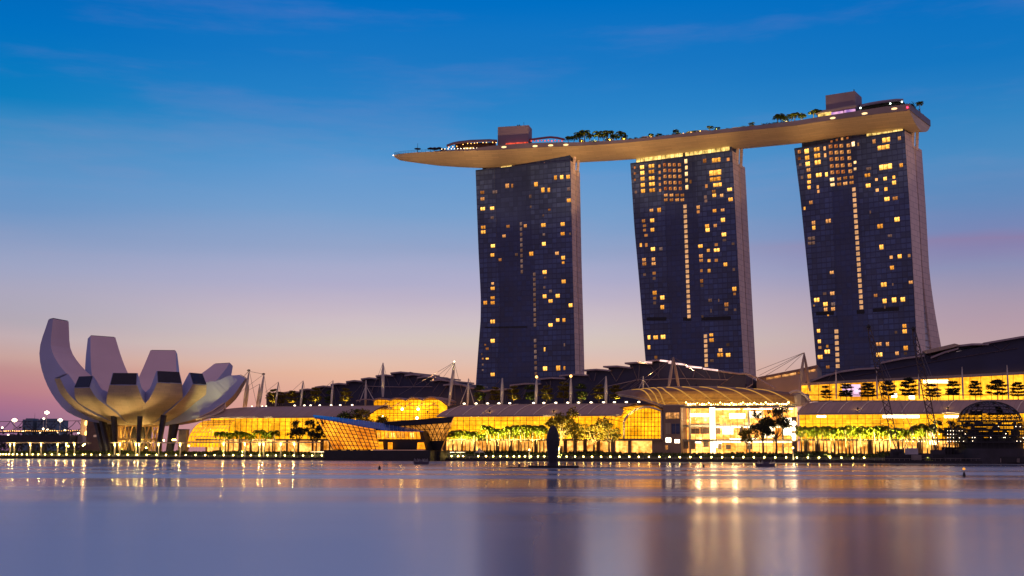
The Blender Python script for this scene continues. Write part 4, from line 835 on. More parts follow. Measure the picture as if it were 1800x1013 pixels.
def lamp(name, loc, power, col=(1, 0.72, 0.36), r=0.5, parent=None, spot=None, aim=None):
    ld = bpy.data.lights.new(name, 'SPOT' if spot else 'POINT'); ld.energy = power; ld.color = col; ld.shadow_soft_size = r
    if spot: ld.spot_size = R_(spot); ld.spot_blend = 0.6
    o = bpy.data.objects.new(name, ld); COL.objects.link(o)
    p = Vector(loc)
    if aim is not None: o.rotation_euler = (Vector(aim) - p).to_track_quat('-Z', 'Y').to_euler()
    o.location = p - (wloc(parent) if parent else Vector((0, 0, 0)))
    if parent: o.parent = parent
    return o
def floodlight(loc, aim, power, label, cat='floodlight', group=None, col=(1, 0.70, 0.34), spot=60, post=0.8, size=1.0):
    loc = Vector(loc); root = thing('floodlight', loc, label, cat, group); d = (Vector(aim) - loc).normalized()
    mb = MB(); mb.tube((loc.x, loc.y, loc.z), (loc.x, loc.y, loc.z + post), 0.09 * size, None, 6); mb.build('post', MT['dark'], root)
    c = loc + Vector((0, 0, post + 0.25 * size)); mb = MB(); mb.tube(c - d * 0.3 * size, c + d * 0.25 * size, 0.2 * size, 0.34 * size, 8); mb.build('lamp_housing', MT['dark'], root)
    mb = MB(); mb.tube(c + d * 0.26 * size, c + d * 0.30 * size, 0.28 * size, None, 8); mb.build('lamp_lens', MT['bulb'], root)
    lamp('flood_beam', c + d * 0.6 * size, power, col, 0.4, root, spot, aim)
    return root
# ------------------------------------------------------------------ shopping arcades along the quay
EV, EZ, RV, RZ = 30, 21.8, 45, 27.2
def arc_pt(s, t, lean=4.0): return M(s + lean * t, lerp(EV, RV, t), EZ + (RZ - EZ) * math.sin(t * math.pi / 2) ** 0.9)
def arcade(s0, s1, label, ribs, lo=True, round_l=0.0):
    c = M((s0 + s1) / 2, 45, 4.9); root = thing('shopping_arcade', c, label, 'shopping arcade'); n = max(6, int((s1 - s0) / 6))
    rows = []; uv = []
    for i in range(9):
        t = i / 8; r = []; q = []
        for k in range(n + 1):
            s = lerp(s0 + round_l * (1 - math.cos((t) * math.pi / 2)) if round_l else s0, s1, k / n); r.append(arc_pt(s, t)); q.append((s, i * 2.2))
        rows.append(r); uv.append(q)
    mb = MB(); mb.grid(rows, uv); mb.grid([[p + Vector((0, 0, -0.5)) for p in r] for r in rows], uv); mb.build('vault_roof', MT['roof'], root, True)
    mb = MB(); mb.qbox(s0, s1, EV - 0.5, EV + 0.4, EZ - 0.55, EZ + 0.1); mb.build('eave_beam', MT['fascia'], root)
    mb = MB(); mb.qbox(s0 + 4 + (round_l if round_l else 0), s1 + 4, RV - 0.2, RV + 28, RZ - 1.4, RZ - 0.4); mb.qbox(s0 + 4 + (round_l or 0), s1 + 4, RV - 0.6, RV - 0.2, RZ - 0.6, RZ + 0.25); mb.build('roof_terrace', MT['beige'], root)
    for px in ribs:
        s = QS(px, EV, 728); mb = MB(); mb.path([arc_pt(s + lerp(0, 1.5, i / 6), i / 6) + Vector((0, 0, 0.16)) for i in range(7)], 0.25, 5); mb.build('roof_rib', MT['rib'], root)
    # lit upper hall behind a gridded glass front
    mb = MB(); mb.face([M(s0, 40, 11), M(s1, 40, 11), M(s1, 40, 23.5), M(s0, 40, 23.5)], [(s0, 11), (s1, 11), (s1, 23.5), (s0, 23.5)])
    mb.face([M(s0, 33.4, 11.2), M(s1, 33.4, 11.2), M(s1, 40, 11.2), M(s0, 40, 11.2)], [(s0, 0), (s1, 0), (s1, 7), (s0, 7)]); hall = mb.build('lit_hall', MT['hall'], root)
    mb = MB()
    for z in (13.6, 15.6, 17.6, 19.6): mb.qbox(s0, s1, 32.4, 32.6, z - 0.06, z + 0.06)
    k = s0
    while k < s1: mb.qbox(k - 0.08, k + 0.08, 32.3, 32.62, 11.4, EZ - 0.6); k += 3.0
    mb.build('glazing_bar', MT['mullion'], hall)
    mb = MB(); mb.face([M(s0, 32.7, 11.4), M(s1, 32.7, 11.4), M(s1, 32.7, EZ - 0.56), M(s0, 32.7, EZ - 0.56)]); mb.build('glass_front', MT['pane'], hall)
    mb = MB(); mb.qbox(s0, s1, 26.5, 33.2, 10.6, 11.35); mb.build('shop_canopy', MT['brown'], root)
    mb = MB(); mb.face([M(s0, 37, 4.8), M(s1, 37, 4.8), M(s1, 37, 10.6), M(s0, 37, 10.6)], [(s0, 5), (s1, 5), (s1, 10.6), (s0, 10.6)]); sh = mb.build('shop_windows', MT['shops'], root)
    k = s0 + 2
    while k < s1 - 2: mb = MB(); mb.qbox(k, k + random.choice((0.6, 0.8, 1.6)), 32.6, 33.4, 4.8, 10.6); k += random.choice((4.5, 6, 7.5)); mb.build('shop_pillar', MT['brown'], sh)
    return root
def px_s(px, v=EV, py=730): return QS(px, v, py)
arcL = arcade(px_s(352), px_s(646), 'long arcade with plain vaulted roof and golden glass hall beside the lotus museum', [], True, 18)
arcM = arcade(px_s(768), px_s(1092), 'long arcade with ribbed vault roof behind the statue and the tall palms', [783,813,844,874,904,937,1010,1033], True, 10)
arcR = arcade(px_s(1402), px_s(2080), 'long arcade with ribbed vault roof below the lit terrace near the dome', [1401.5,1437,1473,1510,1546.5,1585,1623,1662,1787], True, 4)
# rounded glass end of the first arcade
mb = MB(); rows = []; uv = []
for i in range(9):
    a = math.pi / 2 * i / 8; r = []; q = []
    for k in range(13):
        t = k / 12; s = lerp(px_s(333), px_s(400), t); r.append(M(s + 6 * (1 - math.cos(a)) * (1 - t), 29 + 9 * (1 - math.cos(a)), 7.5 + 13.0 * math.sin(a))); q.append((s, i * 2.0))
    rows.append(r); uv.append(q)
m_ = MB(); m_.grid(rows, uv); gb = m_.build('glass_vault', MT['hall'], arcL, True)
mb = MB()
for r in rows[1:]: mb.path([p - QN * 0.15 for p in r], 0.14, 4)
for k in range(13): mb.path([r[k] - QN * 0.15 for r in rows], 0.16, 4)
mb.build('glazing_bar', MT['rib'], gb)
# swept golden gutter of its roof end
mb = MB(); mb.path([Q(345, 738, 29), Q(365, 733, 30), Q(382, 727, 32), Q(393, 720.5, 34)], 0.45, 6); mb.path([Q(345, 736, 29), Q(372, 723, 34), Q(396, 707, 40), Q(396, 719, 36)], 0.35, 6); mb.build('roof_edge', MT['rib'], arcL)
mb = MB(); mb.grid([[Q(345, 737, 29.4), Q(365, 732, 30.4), Q(382, 726, 32.4), Q(393, 720, 34.4)], [Q(345, 736.5, 30), Q(368, 725, 34.5), Q(385, 715, 38.5), Q(396, 708, 40.4)]]); mb.build('roof_end', MT['roof'], arcL)
# lit bands over the shops and pale sign light seen among the palms of the right arcade
for (x0, x1, y0, y1, v) in [(1436,1452,731,734,31),(1552,1616,730,735,31),(1660,1685,730.5,735,31)]:
    a = Q(x0, y1, v); b = Q(x1, y1, v); h = Q(x0, y0, v).z - a.z; mb = MB(); mb.prism([a, b, b + Vector((0, 0, h)), a + Vector((0, 0, h))], QN * 0.2); mb.build('ceiling_light', MT['w'], arcR)
for y in (757.5, 763.5, 769.5, 776): 
    mb = MB()
    for px in range(1586, 1656, 5):
        if random.random() < 0.85: mb.ball(Q(px + random.uniform(-1, 1), y, 31.5), 0.17, 6, 4)
    mb.build('balcony_lights', MT['bulbw'], arcR)
mb = MB(); mb.lathe(Q(1638.5, 768, 29), [(0.8, 0), (1.4, 1), (1.1, 2.6), (0.5, 3.2)], 8); mb.build('bright_sign', MT['w'], arcR)
a = Q(1634, 782, 29); b = Q(1646, 782, 29); mb = MB(); mb.prism([a, b, b + Vector((0, 0, 1.9)), a + Vector((0, 0, 1.9))], QN * 0.2); mb.build('bright_sign', MT['w'], arcR)
# ------------------------------------------------------------------ glass gable and entrance hall
gable = thing('glass_gable', Q(1130, 795, 30), 'arched golden glass gable at the end of the ribbed arcade beside the entrance hall', 'glass gable')
def arch(px_py, v, back, matf, nm):
    pts = [Q(x, y, v) for x, y in px_py]; m_ = MB(); i0 = min(p.z for p in pts)
    m_.face(pts, [((p - QO).dot(QU), p.z) for p in pts]); return m_.build(nm, matf, gable), pts
A1 = [(1097,774),(1097,742),(1101,734),(1108,726.5),(1118,720),(1130,716.5),(1141,716),(1152,718.5),(1163,723),(1163,774)]
g1, p1 = arch(A1, 27, 0, MT['hall'], 'gable_glazing')
mb = MB(); mb.path([p - QN * 0.3 for p in p1[1:-1]], 0.5, 6); mb.path([p1[0] - QN * 0.3, p1[1] - QN * 0.3], 0.45, 6); mb.path([p1[-1] - QN * 0.3, p1[-2] - QN * 0.3], 0.45, 6); mb.build('arch_frame', MT['rib'], g1)
mb = MB()
for px in range(1103, 1162, 6): yt = interp([x for x, y in A1[1:-1]], [y for x, y in A1[1:-1]], px); mb.tube(Q(px, 774, 26.8), Q(px, yt, 26.8), 0.13, None, 4)
for py in (726, 734, 742, 750, 758, 766):
    xl = interp([716, 720, 726.5, 734, 742, 800], [1130, 1118, 1108, 1101, 1097, 1097], py); mb.tube(Q(xl, py, 26.8), Q(1163, py, 26.8), 0.11, None, 4)
mb.build('glazing_bar', MT['mullion'], g1)
A2 = [(1062,774),(1062,735),(1068,729),(1078,723),(1092,717.5),(1110,714),(1130,712.8),(1150,713.2),(1166,721)]
v2 = [Q(x, y, 36) for x, y in A2]; f2 = [Q(x, y, 30) for x, y in [(1097,774),(1097,742),(1099,736),(1104,728),(1112,721.5),(1122,717.5),(1134,715.4),(1148,716.6),(1163,722)]]
mb = MB(); mb.grid([v2, [a.lerp(b, 0.5) for a, b in zip(v2, f2)], f2], [[((p - QO).dot(QU), p.z) for p in v2], [((p - QO).dot(QU), p.z + 1) for p in v2], [((p - QO).dot(QU), p.z + 2) for p in f2]]); tn = mb.build('glass_tunnel', MT['hall'], gable)
mb = MB(); mb.path([p - QN * 0.3 for p in v2], 0.4, 6)
for k in (0.25, 0.5, 0.75): mb.path([a.lerp(b, k) - QN * 0.2 for a, b in zip(v2, f2)], 0.12, 4)
for a, b in zip(v2, f2): mb.tube(a - QN * 0.2, b - QN * 0.2, 0.12, None, 4)
mb.build('glazing_bar', MT['mullion'], tn)
sA, sB = px_s(1062), px_s(1165)
mb = MB(); mb.qbox(sA, sB, 24.5, 30, 10.5, 11.4); mb.build('shop_canopy', MT['brown'], gable)
mb = MB(); mb.face([M(sA, 31, 4.8), M(sB, 31, 4.8), M(sB, 31, 10.5), M(sA, 31, 10.5)], [(sA + 40, 5), (sB + 40, 5), (sB + 40, 10.6), (sA + 40, 10.6)]); sh = mb.build('shop_windows', MT['shops'], gable)
for x0, x1 in ((1074, 1081), (1104, 1109), (1146, 1166)):
    mb = MB(); mb.qbox(px_s(x0, 27), px_s(x1, 27), 26, 28, 4.8, 10.5); mb.build('shop_pillar', MT['brown'], sh)
hallT = thing('entrance_hall', Q(1290, 795, 40), 'brightest tall glass entrance hall under a wide ribbed vault roof', 'entrance hall')
s0, s1 = px_s(1197, 26), px_s(1397, 26)
zt = QZ(1300, 715, 26)
mb = MB(); mb.face([M(s0, 42, 4.8), M(s1, 42, 4.8), M(s1, 42, zt), M(s0, 42, zt)], [(s0, 4.8), (s1, 4.8), (s1, zt), (s0, zt)]); bw = mb.build('lit_hall', MT['atrium'], hallT)
for z0, z1, v0, v1 in ((10.2, 11.1, 29, 42), (16.4, 17.4, 32, 42)):
    mb = MB(); mb.qbox(s0, s1, v0, v1, z0, z1); mb.build('gallery_floor', MT['cream'], hallT)
def panel(mat, nm, x0, x1, y0, y1, v, parent, th=0.25):
    a = Q(x0, y1, v); b = Q(x1, y1, v); h = Q(x0, y0, v).z - a.z; m_ = MB(); m_.prism([a, b, b + Vector((0, 0, h)), a + Vector((0, 0, h))], QN * th)
    return m_.build(nm, mat, parent)
for x0, x1, y0, y1 in ((1201,1204,745,764),(1212,1230,745,763),(1231,1247,744.5,763),(1258,1266,745,763),(1272,1277,746,752),(1286,1290,746,752),(1300,1306,746,760)):
    o = panel(MT['brown'], 'gallery_window', x0, x1, y0, y1, 36, hallT); panel(MT['o'], 'window_glow', x0 + 1, x1 - 1, y0 + 4, y1 - 9, 35.9, o, 0.05)
for x0, x1, y0, y1 in ((1201,1210,775,789),(1213,1222,776,790),(1236,1246,774,786),(1262,1268,780,790),(1276,1284,782,790),(1314,1322,780,790)):
    panel(MT['beige'], 'shop_display', x0, x1, y0, y1, 33, hallT)
for px in (1249, 1198, 1212, 1316, 1340, 1375): 
    m_ = MB(); a = Q(px, 790, 31); m_.qbox((a - QO).dot(QU), (a - QO).dot(QU) + (2.2 if px == 1249 else 0.8), 30, 31, 4.8, zt); m_.build('hall_column', MT['w'] if px == 1249 else MT['cream'], hallT)  # the widest column glows itself in place of hall light on it
for x0, x1, y0, y1 in ((1251,1257,733,776),(1270,1289,752,764),(1217,1232,773,779),(1283,1330,771,775),(1258,1268,779,787),(1318,1340,723,735),(1282,1310,727,736),(1214,1248,727,733),(1343,1362,745,770),(1375,1392,735,765)):
    panel(MT['hotlight'] if 'hotlight' in MT else MT['w'], 'light_panel', x0, x1, y0, y1, 35, hallT)
for z in (10.0, 16.2, zt - 1.0):
    for a_, b_ in ((0.28, 0.52), (0.55, 0.8), (0.82, 0.98)):
        mb = MB(); mb.qbox(lerp(s0, s1, a_), lerp(s0, s1, b_), 28.6, 28.9, z - 0.2, z + 0.15); mb.build('ceiling_light', MT['w'], hallT)
mb = MB(); k = s0
while k <= s1 + 0.1: mb.qbox(k - 0.07, k + 0.07, 26.2, 26.5, 4.8, zt); k += (s1 - s0) / 16
for z in (8.2, 11.2, 14.2, 17.2, 20.2): mb.qbox(s0, s1, 26.25, 26.45, z - 0.05, z + 0.05)
MT['warmbar'] = paint('warm_bar', (0.5, 0.33, 0.14), 0.5, 0.1, 0.1, 0.5)
mb.build('glazing_bar', MT['warmbar'], hallT)
mb = MB(); mb.face([M(s0, 26.6, 4.8), M(s1, 26.6, 4.8), M(s1, 26.6, zt), M(s0, 26.6, zt)]); mb.build('glass_front', MT['pane'], hallT)
mb = MB(); mb.qbox(s0 - 9, s1 + 1, 25.2, 26.1, zt, zt + 1.0); mb.build('eave_beam', MT['beige'], hallT)
lowl = [(1088,694.5),(1112,698),(1134,703.5),(1152,709.5),(1166,714.5),(1205,714.6),(1250,714.2),(1300,713.8),(1350,713.4),(1398,713)]
topl = [(1082,692),(1106,687.5),(1130,685),(1150,683.2),(1172,682.2),(1212,681.5),(1258,681.8),(1304,683.8),(1348,687),(1392,693)]
vl = [46, 40, 34, 29, 25.3] + [25.3] * 5
low = [Q(x, y, v) for (x, y), v in zip(lowl, vl)]; top = [Q(x, y, 54) for x, y in topl]
def crow(t): return [a.lerp(b, t) + Vector((0, 0, 2.2 * math.sin(math.pi * t))) * min(1, 0.25 + k * 0.25) for k, (a, b) in enumerate(zip(low, top))]
rows = [crow(i / 8) for i in range(9)]
uv = [[((p - QO).dot(QU), i * 1.9) for p in r] for i, r in enumerate(rows)]
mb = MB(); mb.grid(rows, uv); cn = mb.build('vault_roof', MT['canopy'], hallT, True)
mb = MB(); mb.grid([[p + Vector((0, 0, -0.6)) for p in r] for r in rows]); mb.build('roof_soffit', MT['cream'], cn, True)
def csurf(x, t):
    r = crow(t); f = x * (len(r) - 1); k = min(int(f), len(r) - 2); return r[k].lerp(r[k + 1], f - k)
mb = MB()
for i in range(1, 24):
    t = i / 24; mb.path([csurf(x / 18, t) + Vector((0, 0, 0.1)) for x in range(19)], 0.17, 4)
mb.build('roof_louvre', MT['brown'], cn)
for i in range(10):
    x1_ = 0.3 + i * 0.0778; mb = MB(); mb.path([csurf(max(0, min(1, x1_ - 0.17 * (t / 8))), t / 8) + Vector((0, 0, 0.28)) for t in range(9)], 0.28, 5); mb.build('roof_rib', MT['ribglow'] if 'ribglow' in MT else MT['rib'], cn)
mb = MB(); mb.path([p + Vector((0, 0, 0.2)) for p in low], 0.32, 6); mb.path([p + Vector((0, 0, 0.2)) for p in top], 0.45, 6); mb.build('roof_edge', MT['beige'], cn)
mb = MB()
for i in range(46):
    px = 1206 + i * 4.0; y = 711.2 - (i % 5 == 0) * 2.5 - random.random() * 1.2; a = Q(px, y, 25.0); mb.ball(a, random.uniform(0.1, 0.34), 6, 4)
mb.build('eave_lights', MT['bulb'], hallT)
# stone block with windows between gable and hall
blk = thing('stone_block', Q(1181, 795, 30), 'brown stone block with a few windows between the arched gable and the entrance hall', 'building')
b0, b1 = px_s(1165.5, 25), px_s(1197.5, 25)
mb = MB(); mb.qbox(b0, b1 - 0.3, 25, 44, 4.8, QZ(1180, 713, 25)); mb.build('wall', MT['brown'], blk)
def win(x0, x1, y0, y1, mat, bars=1):
    o = panel(mat, 'window', x0, x1, y0, y1, 24.9, blk, 0.05); m_ = MB()
    for k in range(1, bars + 1):
        a = Q(lerp(x0, x1, k / (bars + 1)), y1, 24.8); m_.tube(a, a + Vector((0, 0, Q(x0, y0, 24.8).z - Q(x0, y1, 24.8).z)), 0.09, None, 4)
    m_.build('window_bar', MT['brown'], o)
win(1170,1194,725.5,736.5,MT['o'],4); win(1170,1179,744,763,MT['tan'] if 'tan' in MT else MT['beige'],1); win(1180.5,1195,745,763,MT['slate_dark'],1); win(1170.5,1179.5,770,778,MT['w'],1); win(1186,1194.5,773,779,MT['w'],1); win(1170,1174,783,791,MT['o'],0)
# small round roofed pavilion standing behind on the roof, by the A shaped mast
rp = thing('roof_drum', Q(1405, 712, 40), 'small glass drum with an arched rib roof by the A shaped mast', 'roof pavilion')
mb = MB(); mb.lathe(Q(1404, 714, 42), [(4.6, 0), (4.6, 5.0), (0.2, 5.6)], 16); mb.build('drum', MT['beige'], rp)
mb = MB(); mb.path([Q(1388, 692, 38), Q(1393, 689, 38), Q(1400, 687.5, 38), Q(1407, 689.5, 38), Q(1416, 696, 38), Q(1424, 704.5, 38)], 0.6, 6); mb.build('arched_rib', MT['rib'], rp)
for px in (1225, 1290, 1355):
    lamp('hall_light', Q(px, 735, 29), 2600, (1, 0.72, 0.36), 1.0, hallT)
# ------------------------------------------------------------------ big stepped roof buildings behind the arcades
def stepped(label, body, steps, v, depth, base_py, struts, edges, extra=None, matb=None):
    """body: roofline pixels at distance v; steps: (x0,y0,x1,y1) roof sheets, each a slab overhanging the body"""
    cx = (body[0][0] + body[-1][0]) / 2; root = thing('stepped_roof_hall', Q(cx, base_py, v + 10), label, 'hall building')
    pts = [Q(x, y, v) for x, y in body]
    mb = MB(); poly = [Q(body[0][0], base_py, v)] + pts + [Q(body[-1][0], base_py, v)]
    mb.prism(poly, QN * depth); mb.build('wall', matb or MT['navy'], root)
    for x0, y0, x1, y1 in steps:
        a = Q(x0, y0, v - 3.0); b = Q(x1, y1, v - 3.0); m_ = Vector((0, 0, 0.55)); a2 = Q(x0, y0, v - 3) + QN * (depth * 0.7); b2 = Q(x1, y1, v - 3) + QN * (depth * 0.7)
        mid = (a + b) / 2 + Vector((0, 0, 0.5)); mid2 = (a2 + b2) / 2 + Vector((0, 0, 0.5))
        m2 = MB(); m2.slab([[a, mid, b], [a2 + Vector((0, 0, 1)), mid2 + Vector((0, 0, 1)), b2 + Vector((0, 0, 1))]], (0, 0, -0.75)); m2.build('roof_sheet', MT['fascia'], root)
    if struts:
        for x0, y0, x1, y1 in struts: mb = MB(); mb.tube(Q(x0, y0, v - 1.2), Q(x1, y1, v - 1.2), 0.22, None, 4); mb.build('truss_strut', MT['trussmat'], root)
    for ie, e in enumerate(edges):
        mb = MB(); mb.path([Q(x, y, v - 1.5) for x, y in e], 0.5 if ie == 0 else 0.2, 6); mb.build('roof_edge', MT['fascia'], root)
    return root
MT['trussmat'] = paint('truss_steel', (0.14, 0.12, 0.16), 0.5, 0.2, 0.1, 0.3)
st1 = [(467,694,498,691.5),(497,689.5,527,688.5),(526,684.8,554,684.5),(553,679.8,583,679),(581,675,609,674.5),(608,670,637,669.5),(634,665.3,663,664.5),(660,660,691,659.5),(686,655,722,654.5)]
stepped('dark stepped roof hall rising behind the long plain arcade, left of the first tower', [(468,695),(497,692),(497.5,690),(526,689),(526.5,686),(553,685.5),(553.5,681),(581,680),(581.5,676),(608,675.5),(608.5,671),(635,670.5),(635.5,666),(661,665.5),(661.5,661),(687,660.5),(687.5,656),(722,655.5),(745,660),(775,666.5),(800,673),(826,681),(850,688)],
        st1 + [(711,659,738,658.5),(733,663,761,662),(757,668.7,786,668),(779,676,811,675.3)], 84, 60, 722,
        [(560,682,574,700),(590,678,600,700),(640,668,655,692),(663,664,652,690),(690,659,701,678),(708,659,701,678),(716,660,727,679),(735,664,727,679),(745,668,756,680),(545,690,530,708),(770,700,790,672),(480,697,490,712)],
        [[(720,655),(745,660.5),(775,667),(800,673.5),(826,681.5),(852,688.5)], [(640,679),(700,680.5),(760,680)]])
st2 = [(851,686.5,905,683),(896,676.5,950,673.5),(945,665.6,993,664.3),(983,659.4,1033,658.5),(1024,649.8,1073,650.2),(1060,643.4,1109,645.2),(1098,637.4,1146,638.2),(1138,634.3,1170,633.5)]
stepped('dark stepped roof hall in front of the middle tower, roof peak with glowing pink edges', [(852,690),(905,685),(905.5,678),(950,675),(950.5,667),(992,665.5),(992.5,660.5),(1031,660),(1031.5,651.5),(1070,651.5),(1070.5,646),(1107,646.5),(1107.5,639.5),(1143,639.5),(1165,635),(1175,637),(1205,641),(1235,647),(1265,652),(1300,657),(1311,659)],
        st2, 80, 60, 720,
        [(1070,648,1083,671),(1097,648,1083,671),(1110,640,1122,672),(1124,642,1122,672),(1141,640,1159,664),(1160,638,1157,664),(1190,640,1205,664),(1222,648,1218,664),(1240,650,1250,668),(1262,654,1266,668),(1272,656,1276,668),(960,672,968,688),(968,669,966,690),(1030,655,1040,670),(1048,655,1044,670),(1120,665,1080,690),(1150,662,1100,690),(1290,660,1262,680),(900,686,918,702),(925,684,918,702)],
        [[(1165,634.5),(1205,641.5),(1235,647.5),(1265,652.5),(1300,657.5),(1312,656.5),(1330,664),(1345,673),(1363,683)], [(1060,681),(1120,668),(1200,665.5),(1280,668)], [(1312,658),(1323,664),(1323,676),(1312,682)]])
stB = [b for b in COL.objects if b.name.startswith('stepped_roof_hall')][-1]
MT['pinkglow'] = glow('pink_white_glow', (1.0, 0.62, 0.55), 1.3, 0.5, 0.3, 'Object')  # pinkish fascia edges given a glow of their own
for x0, y0, x1, y1 in ((1160,634,1180,636),(1175,638,1204,641.2),(1206,644.5,1234,646.8),(1236,648.3,1262,651.3),(1133,636.4,1146,637.6)):
    mb = MB(); mb.path([Q(x0, y0, 75.5), Q(x1, y1, 75.5)], 0.42, 5); mb.build('glowing_fascia_edge', MT['pinkglow'], stB)
# pale building between the second and third towers
pb = thing('pale_building', Q(1385, 690, 120), 'plain beige building with lit panel band between the second and third towers', 'building')
tp = [(1330,663.5),(1365,656.5),(1400,649.5),(1437,641.5)]
mb = MB(); mb.prism([Q(1330, 700, 110)] + [Q(x, y + 2, 110) for x, y in tp] + [Q(1437, 700, 110)], QN * 40); mb.build('wall', MT['beige'], pb)
mb = MB(); mb.slab([[Q(x, y, 109) for x, y in tp], [Q(x, y, 109) + QN * 42 for x, y in tp]], (0, 0, -1.1)); mb.build('roof_slab', MT['brown'], pb)
for x0, x1 in ((1347,1372),(1375,1399),(1402,1410),(1416,1433)):
    ya, yb = interp([1330, 1437], [671, 652], x0), interp([1330, 1437], [671, 652], x1); mb = MB(); mb.prism([Q(x0, ya, 109.8), Q(x1, yb, 109.8), Q(x1, yb - 3.6, 109.8), Q(x0, ya - 3.6, 109.8)], QN * 0.1); mb.build('lit_panel', MT['amber'] if 'amber' in MT else MT['o'], pb)
# terrace building on the right with its dark roof
tb = thing('terrace_building', Q(1640, 700, 75), 'wide dark roofed building with a golden glass terrace behind the ribbed arcade', 'terrace building')
TT = [(1409,674.5),(1500,669.5),(1600,664.5),(1700,659.5),(1800,654.5),(1860,651.5),(2080,640.5)]
s0, s1 = px_s(1409, 78, 690), px_s(1860, 78, 690)
mb = MB(); rows = [[Q(x, 704, 80) for x, y in TT], [Q(x, y, 80) for x, y in TT]]; mb.grid(rows, [[((p - QO).dot(QU), p.z) for p in r] for r in rows]); tg = mb.build('lit_glass_wall', MT['terrace'], tb)
mb = MB(); mb.slab([[Q(x, y - 1, 70) for x, y in TT], [Q(x, y - 1, 84) for x, y in TT]], (0, 0, -1.2)); mb.build('fascia_beam', MT['beige'], tb)
mb = MB()
for px in range(1420, 2080, 19): yt = interp([x for x, y in TT], [y for x, y in TT], px); mb.tube(Q(px, 704, 79.3), Q(px, yt, 79.3), 0.12, None, 4)
mb.path([Q(x, 694.5, 79.2) for x, y in TT], 0.2, 4); mb.build('glazing_bar', MT['mullion'], tg)
mb = MB(); mb.grid([[Q(x, 704, 79) for x, y in TT], [Q(x, y, 79) for x, y in TT]]); mb.build('glass_front', MT['pane'], tg)
for x0, x1, y0, y1, mt_ in ((1481,1513,676,697,'pinkw'),(1567,1577,692,699,'w'),(1597,1608,696,702,'w'),(1623,1668,668,674,'w')):
    a = Q(x0, y1, 79.6); b = Q(x1, y1, 79.6); h = Q(x0, y0, 79.6).z - a.z; mb = MB(); mb.prism([a, b, b + Vector((0, 0, h)), a + Vector((0, 0, h))], QN * 0.1); mb.build('light_panel', MT['pinkscreen'] if mt_ == 'pinkw' else MT[mt_], tg)
BR = [(1420,669),(1440,664),(1478,652),(1490,650.5),(1540,645),(1556,640),(1556.5,635),(1618,622),(1632,625.5),(1690,617),(1735,607),(1735.5,604),(1800,594),(1860,585),(2080,556)]
mb = MB(); mb.prism([Q(x, y, 86) for x, y in BR] + [Q(x, y + 3, 86) for x, y in TT[::-1]], QN * 60); mb.build('roof', MT['navy'], tb)
for x0, y0, x1, y1 in ((1424,669,1478,652),(1474,652.5,1545,645.5),(1548,636.5,1625,623.8),(1680,607,1738,603.5),(1728,602.5,1860,583),(1636,627.5,1685,611)):
    a = Q(x0, y0, 83); b = Q(x1, y1, 83); mb = MB(); mb.slab([[a, (a + b) / 2 + Vector((0, 0, 0.4)), b], [a + QN * 40 + Vector((0, 0, 1)), (a + b) / 2 + QN * 40 + Vector((0, 0, 1.4)), b + QN * 40 + Vector((0, 0, 1))]], (0, 0, -0.8)); mb.build('roof_sheet', MT['fascia'], tb)
mb = MB(); a = [Q(x, y, 82) for x, y in ((1622,617),(1678,604),(1688,606.5),(1676,611),(1628,622))]; mb.prism(a, QN * 20); mb.build('roof_box', MT['beige'], tb)
for x0, y0, x1, y1 in ((1632,622,1647,632),(1658,620,1647,632),(1430,672,1420,668),(1500,662,1560,650),(1560,650,1700,626),(1700,626,1790,612),(1745,606,1760,616),(1775,603,1760,616)): mb = MB(); mb.tube(Q(x0, y0, 85.4), Q(x1, y1, 85.4), 0.18, None, 4); mb.build('truss_strut', MT['trussmat'], tb)
# scalloped golden glass pavilion by the tallest mast
gp = thing('glass_pavilion', Q(715, 745, 52), 'golden glass box with scalloped vault roof rising behind the dark crystal pavilion', 'glass pavilion')
rows = [[Q(x, 748, 50) for x in (657, 690, 720, 745, 772)], [Q(x, 703.5, 50) for x in (657, 690, 720, 745, 772)]]
mb = MB(); mb.grid(rows, [[((p - QO).dot(QU), p.z) for p in r] for r in rows]); mb.face([Q(772, 748, 50), Q(772, 703.5, 50), Q(786, 714, 66), Q(786, 748, 66)], [(0, 5), (0, 30), (16, 30), (16, 5)]); g_ = mb.build('lit_glass_wall', MT['hall'], gp)
mb = MB()
for px in range(657, 775, 7): mb.tube(Q(px, 748, 49.6), Q(px, 703.5, 49.6), 0.1, None, 4)
for py in (707, 713, 720, 727, 731, 735, 739, 743): mb.tube(Q(657, py, 49.6), Q(772, py, 49.6), 0.11, None, 4)
mb.build('glazing_bar', MT['mullion'], g_)
for k, (x0, x1) in enumerate(((654,684),(684,712),(712,742),(742,773))):
    rows = []
    for v in (47, 70): rows.append([Q(lerp(x0, x1, i / 8), 702.6 - (3.2 + k * 0.9) * math.sin(math.pi * i / 8), 47) + QN * (v - 47) for i in range(9)])
    mb = MB(); mb.slab(rows, (0, 0, -0.6)); mb.build('roof_vault', MT['roof'], gp)
mb = MB(); mb.slab([[Q(770, 700, 48), Q(778, 704, 50), Q(790, 713, 54)], [Q(775, 698, 66), Q(784, 701, 66), Q(797, 710, 68)]], (0, 0, -0.5)); mb.slab([[Q(626, 704, 47), Q(640, 701, 47), Q(654, 702, 47)], [Q(626, 704, 55), Q(640, 701, 55), Q(654, 702, 55)]], (0, 0, -0.5)); mb.build('side_canopy', MT['roof'], gp)
for px, py in ((707,719.5),(735,719.5),(673,733),(733,735)): mb = MB(); mb.ball(Q(px, py, 49), 0.6, 6, 5); mb.build('wall_lamp', MT['bulb'], gp)
mb = MB()
for k in range(5): mb.tube(Q(668 + k * 21, 716, 49.4), Q(682 + k * 21, 708, 49.4), 0.18, None, 4); mb.tube(Q(688 + k * 21, 717, 49.4), Q(676 + k * 21, 708.5, 49.4), 0.12, None, 4)
